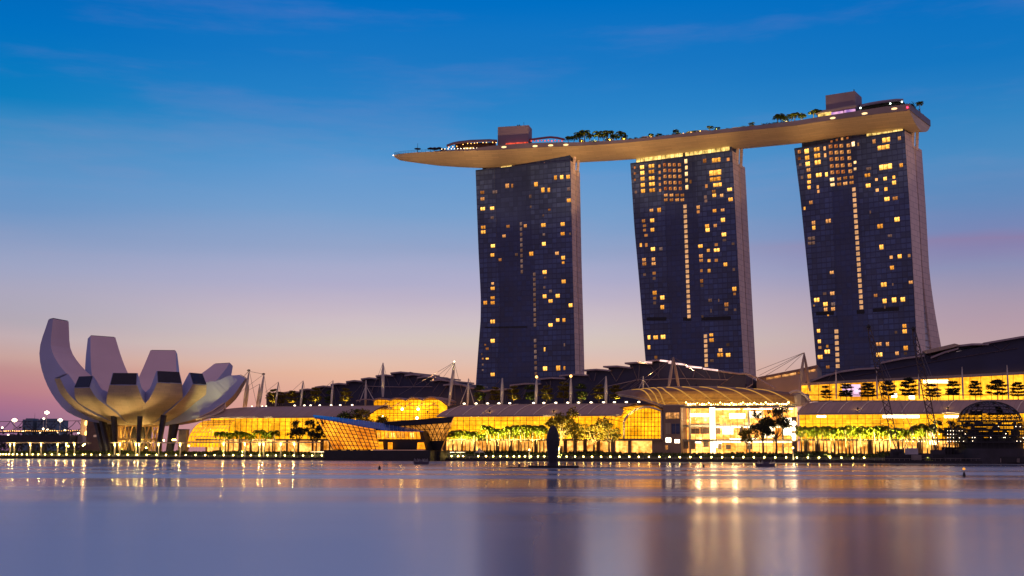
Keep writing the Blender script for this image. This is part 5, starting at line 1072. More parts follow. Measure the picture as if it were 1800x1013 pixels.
mb.build('tie_rod', MT['rib'], g_)
# ------------------------------------------------------------------ cable masts
MASTS = [
 (428,718,438,651.5,50,0.75,None,[(396,705),(360,732),(452,716)],'dark leaning cable mast nearest the museum, thickest of its pair'),
 (432,718,437.5,677,56,0.55,None,[(398,712)],'short leaning mast tucked behind the one nearest the museum'),
 (455,717,464,658,50,0.75,None,[(438,653),(437,678),(472,712)],'dark leaning cable mast second from the museum, lit at its foot'),
 (451,717,457,675,56,0.55,None,[(430,690)],'short mast tucked behind the second leaning mast from the museum'),
 (484,716,489.5,671.5,50,0.5,None,[(466,690),(497,712)],'slim bright mast at the low end of the dark stepped roof'),
 (528,716,533,669.5,50,0.6,None,[(500,700),(542,714)],'slim bright mast between two small lit trees on the plain arcade'),
 (582,716,585.5,669,50,0.6,None,[(550,700),(590,714)],'slim bright mast beside the fullest small tree on the plain arcade'),
 (642,716,643.5,668.5,52,0.6,[(632,707),(659,707)],[(612,702),(625,712)],'bright tripod mast left of the scalloped glass pavilion'),
 (673,698,673.3,638,56,0.85,None,[(646,708),(688,694),(664,690)],'tall yellow lit mast standing over the scalloped glass pavilion'),
 (789,714,798.5,637,52,0.8,None,[(702,694),(727,696),(760,690),(812,690),(800,712)],'tall leaning mast with a fan of cables before the first tower'),
 (822,714,823.5,665.5,52,0.6,[(809,711),(834,711)],[(845,700)],'bright tripod mast just right of the tall leaning mast'),
 (882,713,883,664.5,50,0.75,None,[(865,685),(890,710)],'bright spindle mast below the first tower, plain tip'),
 (942,713,943.3,664,50,0.75,None,[(915,695),(950,710)],'bright spindle mast with orange tip light below the first tower'),
 (1003,713,1003.5,662.5,50,0.75,None,[(970,697),(1010,710)],'bright spindle mast with orange tip light right of the first tower'),
 (1065,712,1065.3,661.5,50,0.75,None,[(1030,697),(1072,708)],'bright spindle mast beside the tip of the entrance hall roof'),
 (1130,688,1130.5,661.5,56,0.5,[(1121,688),(1144,686)],[(1098,690),(1085,688)],'small tripod mast on the edge of the entrance hall roof'),
 (1175,684,1183.5,628,60,0.75,'A',[(1110,682),(1135,676),(1160,650),(1215,682),(1240,664)],'tall A shaped mast above the entrance hall roof'),
 (1405,687,1413.5,620,60,0.75,'A',[(1330,652),(1335,660),(1340,664),(1380,652)],'tall A shaped mast before the pale building and third tower'),
 (1470,702,1469.5,650,66,0.4,None,[(1455,668),(1484,668)],'plain terrace pole farthest from the dome'),
 (1542,702,1541,652,66,0.4,None,[],'plain terrace pole behind the first crane boom'),
 (1616,702,1615,650,66,0.4,None,[],'plain terrace pole behind the second crane boom'),
 (1693,702,1691,645,66,0.42,None,[],'plain terrace pole with pale cap left of the dome'),
 (1773,702,1770,642,66,0.42,None,[],'plain terrace pole with pale cap above the dome'),
]
def spindle(mb, a, b, r):
    mb.path([a, a.lerp(b, 0.25), a.lerp(b, 0.5), a.lerp(b, 0.8), b], [r * 0.55, r * 0.95, r, r * 0.7, r * 0.3], 8)
for i, (bx, by, tx, ty, v, r, kind, cables, lab) in enumerate(MASTS):
    a = Q(bx, by, v); b = Q(tx, ty, v)
    if kind == 'A': b = Q(tx, ty, v + 4)
    root = thing('cable_mast', a, lab, 'mast', 'cable masts on the roofs'); mb = MB()
    spindle(mb, a, b, r); mb.build('pole', MT['steel'] if i not in (16, 17) else MT['rib2'] if 'rib2' in MT else MT['beige'], root)
    if kind == 'A':
        mb = MB(); spindle(mb, Q(bx + 19, by + 1, v + 8), b, r); mb.build('pole', MT['beige'], root)
    elif kind:
        for x, y in kind: mb = MB(); mb.tube(Q(x, y, v - 2), a.lerp(b, 0.8), 0.2, 0.14, 5); mb.build('prop', MT['steel'], root)
    for x, y in cables:
        mb = MB(); mb.tube(b, Q(x, y, v + 8), 0.09, None, 4); mb.build('cable', MT['cable'], root)
    if i in (12, 13): mb = MB(); mb.ball(b + Vector((0, 0, 0.3)), 0.6, 6, 5); mb.build('tip_light', MT['bulbo'], root)
    if i == 9: mb = MB(); mb.ball(b + Vector((0, 0, 0.3)), 0.35, 6, 5); mb.build('tip_light', MT['bulbw'], root)
    if i in (0, 2): mb = MB(); mb.path([b - QU * 1.1, b + Vector((0, 0, 0.3)), b + QU * 0.5], 0.35, 5); mb.build('cable_head', MT['dark'], root)
    if i < 16 or i == 17:
        lamp('mast_uplight', a + Vector((0.0, -1.5, 0.5)), 2600 if i not in (8, 9) else 4200, (1, 0.66, 0.22), 0.15, root, 15, b)
# ------------------------------------------------------------------ small trees and lamps on the arcade roofs
for k, (px, py, i, h) in enumerate([(480,693,0,10.5),(493,692,0,9),(513,693,0,9.5),(531,696,1,8.5),(554,691,0,11),(579,694,1,9),(607,693,0,10.5)]):
    b = M(QS(px, 56, 710), 56, 26.6); plant(tiers['lit'][i], b, h, nth(k + 1) + ' small lit roof tree from the museum on the plain arcade', 'small trees on the arcade roofs')
for k, (px, h) in enumerate([(843,10.5),(871,10),(903,10.5),(932,10.5),(961,10.5),(992,12),(1022,10.5),(1053,10.5),(1083,10)]):
    b = M(QS(px, 56, 710), 56, 26.6); plant(tiers['lit'][1 - (k % 3 > 0)], b, h, nth(k + 1) + ' small roof tree from the tall leaning mast along the ribbed arcade', 'small trees on the arcade roofs')
    if k % 2 == 0 or k in (3, 7): 
        f = lamp('tree_uplight', b + Vector((0.6, -3.2, 0.8)), 3600, (1, 0.78, 0.12), 0.3, None, 62, b + Vector((0, 0, 6.5)))
for k, px in enumerate((480, 513, 554, 607)):
    b = M(QS(px, 56, 710), 56, 26.6); lamp('tree_uplight', b + Vector((0.6, -3.2, 0.8)), 5200, (1, 0.78, 0.12), 0.3, None, 62, b + Vector((0, 0, 6.5)))
for k, (px, h) in enumerate([(1452,9),(1488,10),(1526,11),(1563,11.5),(1598,11.5),(1639,9),(1676,10),(1715,11.5),(1754,11),(1790,10.5)]):
    b = M(QS(px, 68, 702), 68, 26.8); plant(tiers['dark'][k % 5], b, h * random.uniform(0.85, 1.05), nth(k + 1) + ' dark layered terrace tree from the A shaped mast towards the dome', 'terrace trees', random.uniform(0.85, 1.25))
proto = thing('roof_lamp', (0, 0, 0), 'x', 'lamp'); used = set()
mb = MB(); mb.tube((0, 0, 0), (0, 0, 0.55), 0.12, None, 6); mb.build('stem', MT['dark'], proto)
mb = MB(); mb.lathe((0, 0, 0.5), [(0.1, 0), (0.6, 0.1), (0.55, 0.4), (0.1, 0.6)], 10); mb.build('lamp_globe', MT['bulbw'], proto)
for k, px in enumerate((443,461,468,518,535,546,562,582,598,619)):
    place(proto, used, M(QS(px, 46.2, 714), 46.2, 27.2), 0, 0.85 if px > 500 else 0.6, nth(k + 1) + ' roof lamp from the museum on the edge of the plain arcade', 'lamps on the arcade roof edges')
for k, px in enumerate((816,837,857,877,896,938,956,977,998,1017,1039,1061,1080,1101,1123,1142)):
    place(proto, used, M(QS(px, 46.2, 712), 46.2, 27.2), 0, 1.0, nth(k + 1) + ' roof lamp from the tall leaning mast on the ribbed arcade edge', 'lamps on the arcade roof edges')
# ------------------------------------------------------------------ palms and trees along the promenade
gz = 4.85
lp = [388,398,411,421,432,443,455,466,474,484]
for k, px in enumerate(lp): plant(palms[k % 3], M(QS(px, 25 + k % 3 * 1.5), 25 + k % 3 * 1.5, gz), random.uniform(8.8, 13.2), nth(k + 1) + ' palm from the museum in the row before the golden glass hall', 'palms on the promenade', 1.25)
mp_ = [789,797,804,812,818,826,833,841,848,856,862,869,876,883,889,896,902,909,916,923,929,936,943,949,956]
for k, px in enumerate(mp_): v = 22 + (k * 7 % 3) * 2.2; h = random.uniform(9.8, 12.2) if k < 9 else random.uniform(11.2, 14.6); plant(palms[k % 3], M(QS(px, v), v, gz), h, nth(k + 1) + ' palm from the crystal pavilion in the row left of the statue', 'palms on the promenade', 1.15)
rp_ = [1408,1415,1421,1428,1434,1440,1447,1453,1460,1466,1473,1479,1486,1492,1499,1505,1512,1518,1525,1532,1538,1545,1552,1559,1565,1572,1578,1586,1594,1602,1611,1620,1629,1637]
for k, px in enumerate(rp_): v = 20 + (k * 5 % 4) * 2.0; h = random.uniform(10.4, 13.8) if k < 24 else random.uniform(11.4, 14.4); plant(palms[(k + 1) % 3], M(QS(px, v), v, gz), h, nth(k + 1) + ' palm from the entrance hall in the row towards the dome', 'palms on the promenade', 1.12)
for k, (px, pt, v, w, kind, lab) in enumerate([
    (525,741,21,1.0,'dark','rounded dark tree alone before the golden glass near the crystal pavilion'), (556,742,18,0.8,'dark','dark tree touching the corner of the crystal pavilion'),
    (598,722,25,1.1,'green','leafy tree showing above the low blue roof, nearest its high corner'), (625,723,25,1.2,'olive','leafy tree above the middle of the blue roof'), (650,724,25,1.2,'olive','leafy tree above the blue roof beside the golden glass pavilion'),
    (986,713,18,0.95,'olive','tallest olive tree, rising above the roof directly behind the statue'), (1011,738,17,0.95,'olive','olive tree just right of the statue, in front of the tallest one'),
    (1043,736,20,1.15,'olive','spreading olive tree midway between statue and glass gable'), (1071,738,20,1.0,'olive','spreading olive tree nearest the glass gable'),
    (1341,726,17,0.72,'dark','smaller dark tree silhouetted before the bright entrance hall'), (1364,719,17,0.85,'dark','larger dark tree silhouetted before the bright entrance hall'),
    (1312,742,18,0.7,'olive','thin tree lost in the glare of the entrance hall'), (1667,741,14,0.9,'dark','dark tree beside the left edge of the dome frame'), (1688,744,15,0.9,'dark','dark tree half hidden by the dome frame')]):
    b = M(QS(px, v, 770), v, gz); h = (Q(px, pt, v).z - gz) * 1.05; plant(trees[kind][k % len(trees[kind])], b, h, lab, 'broadleaf trees on the promenade', w)
# uplights in the planting, one lamp fixture each
def uplight(px, v, power, aim_h, label, col=(1, 0.80, 0.22)):
    floodlight(M(QS(px, v - 4), v - 4, interp([9, 13, 17.2, 19], [2.5, 4.0, 5.0, 4.9], v - 4)), M(QS(px, v + 6), v + 6, aim_h + 1), power, label, 'uplight', 'uplights in the planting', col, 64, 0.3, 0.6)
for k, px in enumerate((395, 428, 462)): uplight(px, 18, 52000, 12, nth(k + 1) + ' uplight from the museum under the palms before the golden hall')
for k, px in enumerate((800, 832, 866, 900, 935)): uplight(px, 16, 195000, 15, nth(k + 1) + ' uplight from the crystal pavilion under the palms left of the statue')
for k, px in enumerate((985, 1040, 1072)): uplight(px, 13, 120000, 17, nth(k + 1) + ' uplight from the statue under the olive trees', (1, 0.72, 0.2))
for k, px in enumerate((1420, 1454, 1488, 1522, 1556, 1592, 1628)): uplight(px, 14, 195000, 15, nth(k + 1) + ' uplight from the entrance hall under the palms towards the dome')
uplight(628, 18, 26000, 18, 'uplight behind the crystal pavilion under the leafy trees', (1, 0.72, 0.2))
# hedges before the palms
for px0, px1, lab in ((786,866,'low clipped hedge before the palms left of the statue, nearer the crystal pavilion'),(868,930,'low clipped hedge before the palms left of the statue, nearer the statue'),(1000,1060,'low clipped hedge before the olive trees right of the statue'),(1395,1452,'clipped hedge before the palms beside the entrance hall'),(1540,1585,'clipped hedge before the palms near the barge')):
    mb = MB(); rd = random.Random(px0)
    s0, s1 = QS(px0, 19), QS(px1, 19); mb.qbox(s0, s1, 18.6, 19.8, 4.8, 5.9)
    for _ in range(900): leaf_cloud(mb, rd, M(rd.uniform(s0, s1), rd.uniform(18.4, 20), rd.uniform(5.2, 6.3)), 0.3, 1, 0.22)
    solo('hedge', mb, MT['leafdark'], lab, 'hedge', 'hedges on the promenade', M((s0 + s1) / 2, 19, 4.8))
# ------------------------------------------------------------------ quay lamps
proto = thing('quay_lamp', (0, 0, 0), 'x', 'lamp'); used = set()
mb = MB(); mb.tube((0, 0, 0), (0, 0, 0.9), 0.1, 0.08, 6); mb.build('post', MT['dark'], proto)
mb = MB(); mb.ball((0, 0, 1.15), 0.28, 10, 7); mb.build('lamp_globe', MT['bulb'], proto)
qa = [.7,5.3,10.4,15.7,22.3,29.9,38.3,47.3,57.3,67.6,79.2,91,104,117,131,145.3,160.5,176,191.7,208,224.4,241,258,275.2,291.7,309.3,326.4,343.7,360.7,377.3,393.3,410,425.8,441,456,470.2,485,500.7,516.4,532.7,549,565.6]
qb = [778.4,793.8,805.6,814,840.7,854.4,866.9,879.6,891.3,903.3,912.7,922.7,933.3,945.6,957,982,996,1011,1025.6,1040.7,1056.7,1073,1089,1106,1123,1140.8,1159,1176.9,1194.9,1213.5,1231.8,1250.7,1269.3,1288.2,1306.7,1325,1343.6,1362.7,1381.8,1400.7,1420,1439.7,1459,1479,1499,1519]
for k, px in enumerate(qa[::-1]): place(proto, used, M(QS(px, 1.8, 800), 1.8, 2.55), 0, 1, nth(k + 1) + ' quay lamp from the crystal pavilion towards the museum side', 'round lamps along the quay')
for k, px in enumerate(qb): place(proto, used, M(QS(px, 1.8, 803), 1.8, 2.55), 0, 1, nth(k + 1) + ' quay lamp from the crystal pavilion towards the entrance hall side', 'round lamps along the quay')
mb = MB()
for k in range(-310, 160, 3): mb.tube(M(k, 0.9, 2.6), M(k, 0.9, 3.6), 0.05, None, 4)
mb.path([M(k, 0.9, 3.6) for k in (-310, 0, 160)], 0.05, 4); mb.path([M(k, 0.9, 3.1) for k in (-310, 0, 160)], 0.04, 4)
solo('quay_railing', mb, MT['steel'], 'thin pale railing along the top of the quay wall', 'railing', None, M(0, 0.9, 2.55))
# ------------------------------------------------------------------ pergolas on the museum side
def pergola(x0, x1, y, posts, label, v=11.5):
    a, b = QS(x0, v, y), QS(x1, v, y); z = Q((x0 + x1) / 2, y, v).z; root = thing('pergola', M((a + b) / 2, v, 2.9), label, 'pergola')
    mb = MB(); mb.qbox(a, b, v - 2.2, v + 2.2, z - 0.35, z + 0.15); mb.build('roof', MT['beige'], root)
    for px in posts:
        mb = MB(); s = QS(px, v, y); mb.tube(M(s, v - 1.6, 3.0), M(s, v - 1.6, z - 0.35), 0.3, None, 6); p = mb.build('post', MT['cream'], root)
        lamp('post_light', M(s, v - 2.4, z - 0.9), 900, (1, 0.70, 0.2), 0.2, p)
        mb = MB(); mb.ball(M(s, v - 2.0, z - 1.0), 0.2, 6, 5, 3); mb.build('post_lamp', MT['bulb'], p)
pergola(14, 156, 778.2, (22.5,30,58,77,106,121,135.5), 'long low pergola with glowing posts at the foot of the helix bridge')
pergola(198, 330, 778.2, (206,215,243,249,283,321), 'low pergola with glowing posts in front of the museum legs')
pergola(340, 562, 777.4, (397,434,460,467,497,521), 'low pergola with glowing posts before the golden glass hall')
# ------------------------------------------------------------------ crystal pavilion on the water
cp = thing('crystal_pavilion', M(QS(665, -4), -4, 0), 'crystal shaped island pavilion glowing amber under a sloping blue glass roof', 'pavilion')
s0, s1 = QS(569, -16, 812), QS(756, -16, 812)
mb = MB(); mb.qbox(s0, s1, -16, 8, -0.6, QZ(660, 791.5, -16)); mb.build('plinth', MT['black'], cp)
zb = QZ(660, 791.5, -16)
FL = [(554,734),(600,741.5),(657,752.5)]; BL = [(585,790.5),(625,790.5),(668,790.5)]
vt, vb = -15.2, -13.0
front = [[Q(x, y, vb) for x, y in BL], [Q(x, y, vt) for x, y in FL]]
mb = MB(); rows = [[a.lerp(b, t / 6) for a, b in zip(*front)] for t in range(7)]
rr = [[Vector(p) + QN * 1.2 for p in r] for r in rows]
mb.grid(rr, [[((p - QO).dot(QU), p.z) for p in r] for r in rr]); gl = mb.build('amber_hall', MT['crystal'], cp)
mb = MB()
def fpt(a, t): x = a * 2; k = min(int(x), 1); lo_ = front[0][k].lerp(front[0][k + 1], x - k); hi = front[1][k].lerp(front[1][k + 1], x - k); return lo_.lerp(hi, t)
for k in range(13): mb.tube(fpt(k / 12, 0), fpt(k / 12, 1), 0.17, None, 4)
for k in range(8): mb.path([fpt(j / 8, k / 7) for j in range(9)], 0.12, 4)
mb.build('glazing_bar', MT['darkmull'], gl)
mb = MB(); mb.grid([[p - QN * 0.1 for p in r] for r in rows]); mb.build('glass_front', MT['pane'], gl)
# overlapping two letter emblem in the top corner of the glass
mb = MB(); o_ = Q(564.5, 742.5, -15.9)
def stroke(x0, z0, x1, z1, w=0.2): mb.tube(o_ + QU * x0 + Vector((0, 0, z0)), o_ + QU * x1 + Vector((0, 0, z1)), w, None, 4)
stroke(-0.1, 1.0, 0.5, -1.5, 0.17); stroke(0.5, -1.5, 1.9, -1.5, 0.15); stroke(1.9, -1.5, 2.0, -1.05, 0.12); stroke(0.35, 1.0, 1.15, -1.0, 0.25); stroke(1.15, -1.0, 1.95, 1.0, 0.17); stroke(0.0, 1.0, 0.7, 1.0, 0.1); stroke(1.6, 1.0, 2.25, 1.0, 0.1)
mb.build('emblem', MT['black'], gl)
# lower wing
wa = Q(661, 757, -14.8); wb = Q(741, 758.5, -14.8)
mb = MB(); pts = [Q(668, 791, -13.6), Q(751.5, 791, -13.6), Q(741, 757.5, -14.6), Q(658, 754, -14.6)]; mb.prism([p + QN * 0.6 for p in pts], QN * 18); mb.build('wing_wall', MT['black'], cp)
def cpanel(mat, nm, quad, v, parent=cp, th=0.15):
    m_ = MB(); ps = [Q(x, y, v) for x, y in quad]; m_.face(ps, [((p - QO).dot(QU), p.z) for p in ps]); return m_.build(nm, mat, parent)
wn_ = cpanel(MT['crystal'], 'wing_window', [(663,772),(740,772),(737,759),(661,757)], -14.75)
mb = MB()
for k in range(12): x = 663 + k * 7.0; mb.tube(Q(x, 772.5, -14.9), Q(x - 2, 757.5, -14.9), 0.13, None, 4)
mb.build('glazing_bar', MT['darkmull'], wn_)
for x0, x1 in ((664,668),(679,684),(688,694),(697,703),(706,711),(722,728)): cpanel(MT['w2'] if 'w2' in MT else MT['y'], 'room_light', [(x0, 770), (x1, 770), (x1 - 1, 761), (x0 - 1, 761)], -14.8, wn_)
for q in ([(666,790),(674,790),(673,777),(665,777)],[(682,790),(690,790),(690,778),(682,778)],[(733,790),(748,790),(745,778),(734,778)]): cpanel(MT['crystal'], 'doorway', q, -14.7)
mb = MB(); rt = [(549.5,729.3),(575,732),(600,735),(640,739.8),(680,745.5),(710,750.5),(738,756)]; rl = [(553,734.5),(577,738),(600,742.3),(640,750),(680,756.3),(710,757.4),(744,758)]
rows = [[Q(x, y, -16) for x, y in rl], [Q(x, y, -9) for x, y in rt], [Q(x, y, -9) + QN * 9 + Vector((0, 0, -1.5)) for x, y in rt]]
mb.slab(rows, (0, 0, -0.35)); br = mb.build('roof', MT['blueroof'], cp)
mb = MB()
for k in range(2, 26):
    t = k / 26; x = t * 6; j = min(int(x), 5); mb.tube(rows[0][j].lerp(rows[0][j + 1], x - j) + Vector((0, 0, 0.08)), rows[1][j].lerp(rows[1][j + 1], x - j) + Vector((0, 0, 0.08)), 0.1 if k < 8 or k > 18 else 0.2, None, 4)
mb.build('roof_seam', MT['blueseam'], br)
for x in (572, 577): pass
# second, darker crystal
c2 = thing('lattice_pavilion', M(QS(765, -2), -2, 0), 'dark crystal pavilion with triangular lattice glass leaning over the water', 'pavilion')
T2 = [(676,742),(735,738),(797.5,733)]; B2 = [(745,791),(757,791.5),(775,792)]
f2 = [[Q(x, y, -7) for x, y in B2], [Q(x, y, -9.5) for x, y in T2]]
mb = MB(); rows = [[a.lerp(b, t / 6) for a, b in zip(*f2)] for t in range(7)]; rr = [[p + QN * 1.0 for p in r] for r in rows]
mb.grid(rr, [[((p - QO).dot(QU), p.z) for p in r] for r in rr]); g2 = mb.build('dim_hall', MT['crystal2'], c2)
def f2pt(a, t): x = a * 2; k = min(int(x), 1); return f2[0][k].lerp(f2[0][k + 1], x - k).lerp(f2[1][k].lerp(f2[1][k + 1], x - k), t)
mb = MB(); NR = 6; NC = 11
for i in range(NR + 1): mb.path([f2pt(j / 8, i / NR) for j in range(9)], 0.11, 4)
for i in range(NR):
    for j in range(NC + 1):
        for d in (-0.5, 0.5):
            a0 = (j + (0.5 if i % 2 else 0)) / NC; a1 = a0 + d / NC
            if 0 <= a0 <= 1 and 0 <= a1 <= 1: mb.tube(f2pt(a0, i / NR), f2pt(a1, (i + 1) / NR), 0.14, None, 4)
mb.build('lattice', MT['darkmull'], g2)
mb = MB(); rs = [[f2[1][k] - QN * 0.6 + Vector((0, 0, 0.1)) for k in range(3)], [f2[1][k] + QN * 10 - QU * 5.5 + Vector((0, 0, -1.0)) for k in range(3)]]; mb.slab(rs, (0, 0, -0.5)); mb.slab([[f2pt(k / 4, 1) - QN * 0.15 for k in range(5)], [f2pt(k / 4, 0.84) - QN * 0.15 for k in range(5)]], QN * -0.2); mb.build('roof', MT['dark'], c2)
mb = MB(); mb.prism([f2[0][2] + QN * 1.05, f2[1][2] + QN * 1.05, f2[1][2] + QN * 10 - QU * 5.5, f2[0][2] + QN * 8 - QU * 4.5], QU * -0.3); mb.slab([[f2pt(k / 4, 0.0) - QN * 0.1 for k in range(5)], [f2pt(k / 4, 0.30) - QN * 0.1 for k in range(5)]], QN * -0.1); mb.build('wall', MT['black'], c2)
mb = MB(); mb.qbox(QS(742, -8, 800), QS(774, -8, 800), -8, 0, -0.6, zb - 0.3); mb.build('plinth', MT['black'], c2)
# bushes beside it
rd = random.Random(31)
for k, (px, v, h, lab) in enumerate([(767,-3,3.6,'green bush at the foot of the lattice pavilion, closest to it'),(775,-2,3.2,'green bush between lattice pavilion and the first quay lamp'),(783,2,2.6,'low green bush beside the first quay lamp right of the lattice pavilion')]):
    plant(shrubs[0], M(QS(px, v, 800), v, 2.3 if v > 0 else 1.0), h, lab, 'bushes by the crystal pavilions', 1.3)
mb = MB(); mb.qbox(QS(762, -4, 800), QS(790, -4, 800), -4.5, 0, -0.6, 1.1); solo('planting_bank', mb, MT['earth'], 'small dark planted bank under the bushes beside the lattice pavilion', 'bank')
# flat parasols with lit undersides by the pavilions
proto = thing('lit_parasol', (0, 0, 0), 'x', 'parasol'); used = set()
mb = MB(); mb.tube((0, 0, 0), (0, 0, 2.5), 0.08, None, 6); mb.build('pole', MT['steel'], proto)
mb = MB(); mb.lathe((0, 0, 2.5), [(0.05, 0), (1.9, 0.1), (1.9, 0.25), (0.05, 0.5)], 12); mb.build('canopy', MT['cream'], proto)
mb = MB(); mb.lathe((0, 0, 2.32), [(0.05, 0), (1.6, 0.05), (1.6, 0.12)], 12); mb.build('light_disc', MT['bulbw2'] if 'bulbw2' in MT else MT['w'], proto)
for px, v, lab in ((553,12,'flat lit parasol farther from the crystal pavilion, on its museum side'),(565,12,'flat lit parasol touching the crystal pavilion on its museum side'),(791,12,'flat lit parasol nearest the lattice pavilion, under the palms'),(809,12,'flat lit parasol second from the lattice pavilion, under the palms')):
    place(proto, used, M(QS(px, v, 797), v, 3.4), 0, (1.25, 1, 0.8), lab, 'flat lit parasols')
# white peaked tent and marker posts on the promenade
mb = MB(); mb.lathe((0, 0, 0), [(2.2, 1.7), (1.0, 2.5), (0.08, 3.8)], 4)
for a in range(4): mb.tube((2.1 * math.cos(a * math.pi / 2), 2.1 * math.sin(a * math.pi / 2), 0), (2.1 * math.cos(a * math.pi / 2), 2.1 * math.sin(a * math.pi / 2), 1.75), 0.07, None, 4)
o = solo('peaked_tent', mb, MT['cream'], 'small white peaked tent on the planted bank before the palms', 'tent', None, (0, 0, 0)); o.location = M(QS(843, 12, 795), 12, 3.6)
def lightpost(px, v, zb_, zt_, lab):
    b = M(QS(px, v, 795), v, zb_); root = thing('light_column', b, lab, 'light column'); mb = MB(); mb.tube(b, b + Vector((0, 0, zt_)), 0.28, 0.22, 8); mb.build('column', MT['cream'], root)
    mb = MB(); mb.ball(b + Vector((0, 0, zt_ + 0.3)), 0.3, 6, 5); mb.build('lamp_globe', MT['bulb'], root); lamp('column_light', b + Vector((0, -0.9, 0.7)), 130, (1, 0.85, 0.35), 0.2, root)
lightpost(930.5, 6, 2.6, 3.6, 'pale lit column on the promenade left of the statue'); lightpost(1394, 6, 2.6, 4.6, 'pale lit column on the promenade below the end of the entrance hall')
lightpost(982.5, 14, 4.2, 3.0, 'short pale lamp column at the right flank of the statue')
# slim sign board with white lights by the entrance hall
sg = thing('light_sign', Q(1395, 795, 24), 'tall dark sign board with stacked white lights at the end of the entrance hall', 'sign'); a = QS(1391.5, 24, 760)
mb = MB(); mb.qbox(a, a + 2.2, 24, 24.6, 4.8, QZ(1395, 733, 24)); mb.build('board', MT['brown'], sg)
for py, r in ((744.5, 1.05), (754, 0.85), (766, 0.9), (772, 0.8)): mb = MB(); mb.lathe(Q(1395.4, py, 23.7), [(0.05, -r), (r * 0.9, -r * 0.45), (r * 0.9, r * 0.45), (0.05, r)], 10, 1, 0.4); mb.build('sign_light', MT['bulbw'] if py < 750 else MT['w'], sg)
# ------------------------------------------------------------------ statue and its landing
pl = thing('landing_stage', W(972, 821, 273) , 'low dark floating landing stage around the statue foot', 'landing stage'); pl.location.z = WZ
Yp = 273
def Zw(px, z, Y): p = W(px, 815, Y); return Vector((p.x, p.y, z))
a, b = Zw(929, 0, Yp), Zw(1016.5, 0, Yp)
mb = MB(); mb.abox(a.x, b.x, Yp - 3, Yp + 3, WZ - 0.3, WZ + 0.5); mb.build('deck', MT['black'], pl)
mb = MB(); mb.abox(a.x - 5, a.x - 0.05, Yp - 1, Yp + 1, WZ - 0.2, WZ + 0.16); mb.abox(b.x + 0.05, b.x + 11, Yp - 0.6, Yp + 0.6, WZ - 0.2, WZ + 0.12); mb.build('float', MT['black'], pl)
def hoop(c, w, h): mb = MB(); mb.path([c + Vector((-w / 2, 0, 0)), c + Vector((-w / 2, 0, h * 0.7)), c + Vector((-w * 0.25, 0, h)), c + Vector((w * 0.25, 0, h)), c + Vector((w / 2, 0, h * 0.7)), c + Vector((w / 2, 0, 0))], 0.06, 4); mb.build('guard_rail', MT['boat'], pl)
for px in (932, 937.5, 942, 946.5, 950, 955, 964, 980, 990, 995.5, 1000, 1004, 1008.5, 1013.5): hoop(Zw(px, WZ + 0.5, Yp - 2.8), 0.37, 0.8)
stt = thing('statue', Zw(972, WZ + 0.5, Yp), 'tall dark statue seen from behind, rounded like an egg and narrowing to its foot', 'statue')
prof = [(1.55,0),(1.45,1.0),(1.5,2.2),(1.65,3.4),(1.9,4.6),(2.1,6.0),(2.22,7.4),(2.2,8.6),(2.08,9.7),(1.85,10.7),(1.5,11.6),(1.0,12.4),(0.45,12.85),(0.05,12.95)]
SS = 0.667; prof = [(r * SS, z * SS) for r, z in prof]; c = Zw(972, WZ + 0.5, Yp); mb = MB(); n = 28; base = len(mb.v)
for r, z in prof:
    for k in range(n):
        t = 2 * math.pi * k / n; rr = r * (1 + 0.035 * math.sin(7 * t + z * 1.5) + 0.02 * math.sin(13 * t - z * 2.3)); mb.v.append((c.x + rr * math.cos(t), c.y + rr * 0.9 * math.sin(t), c.z + z * 1.03))
for i in range(len(prof) - 1):
    for k in range(n): mb.f.append((base + i * n + k, base + i * n + (k + 1) % n, base + (i + 1) * n + (k + 1) % n, base + (i + 1) * n + k)); mb.u += [(0, 0)] * 4
mb.build('body', MT['statue'], stt, True)
mb = MB()
for dx, dz, r in ((-0.55, 12.9, 0.32), (0.05, 13.3, 0.3), (0.6, 13.0, 0.28)): mb.ball(c + Vector((dx, 0, dz)) * SS, r * SS, 8, 5)
mb.build('crest', MT['statue'], stt, True)
mb = MB(); mb.lathe(c, [(1.35, -0.5), (1.35, 0.0), (1.15, 0.33), (1.0, 0.6)], 20); mb.build('pedestal', MT['statue'], stt)
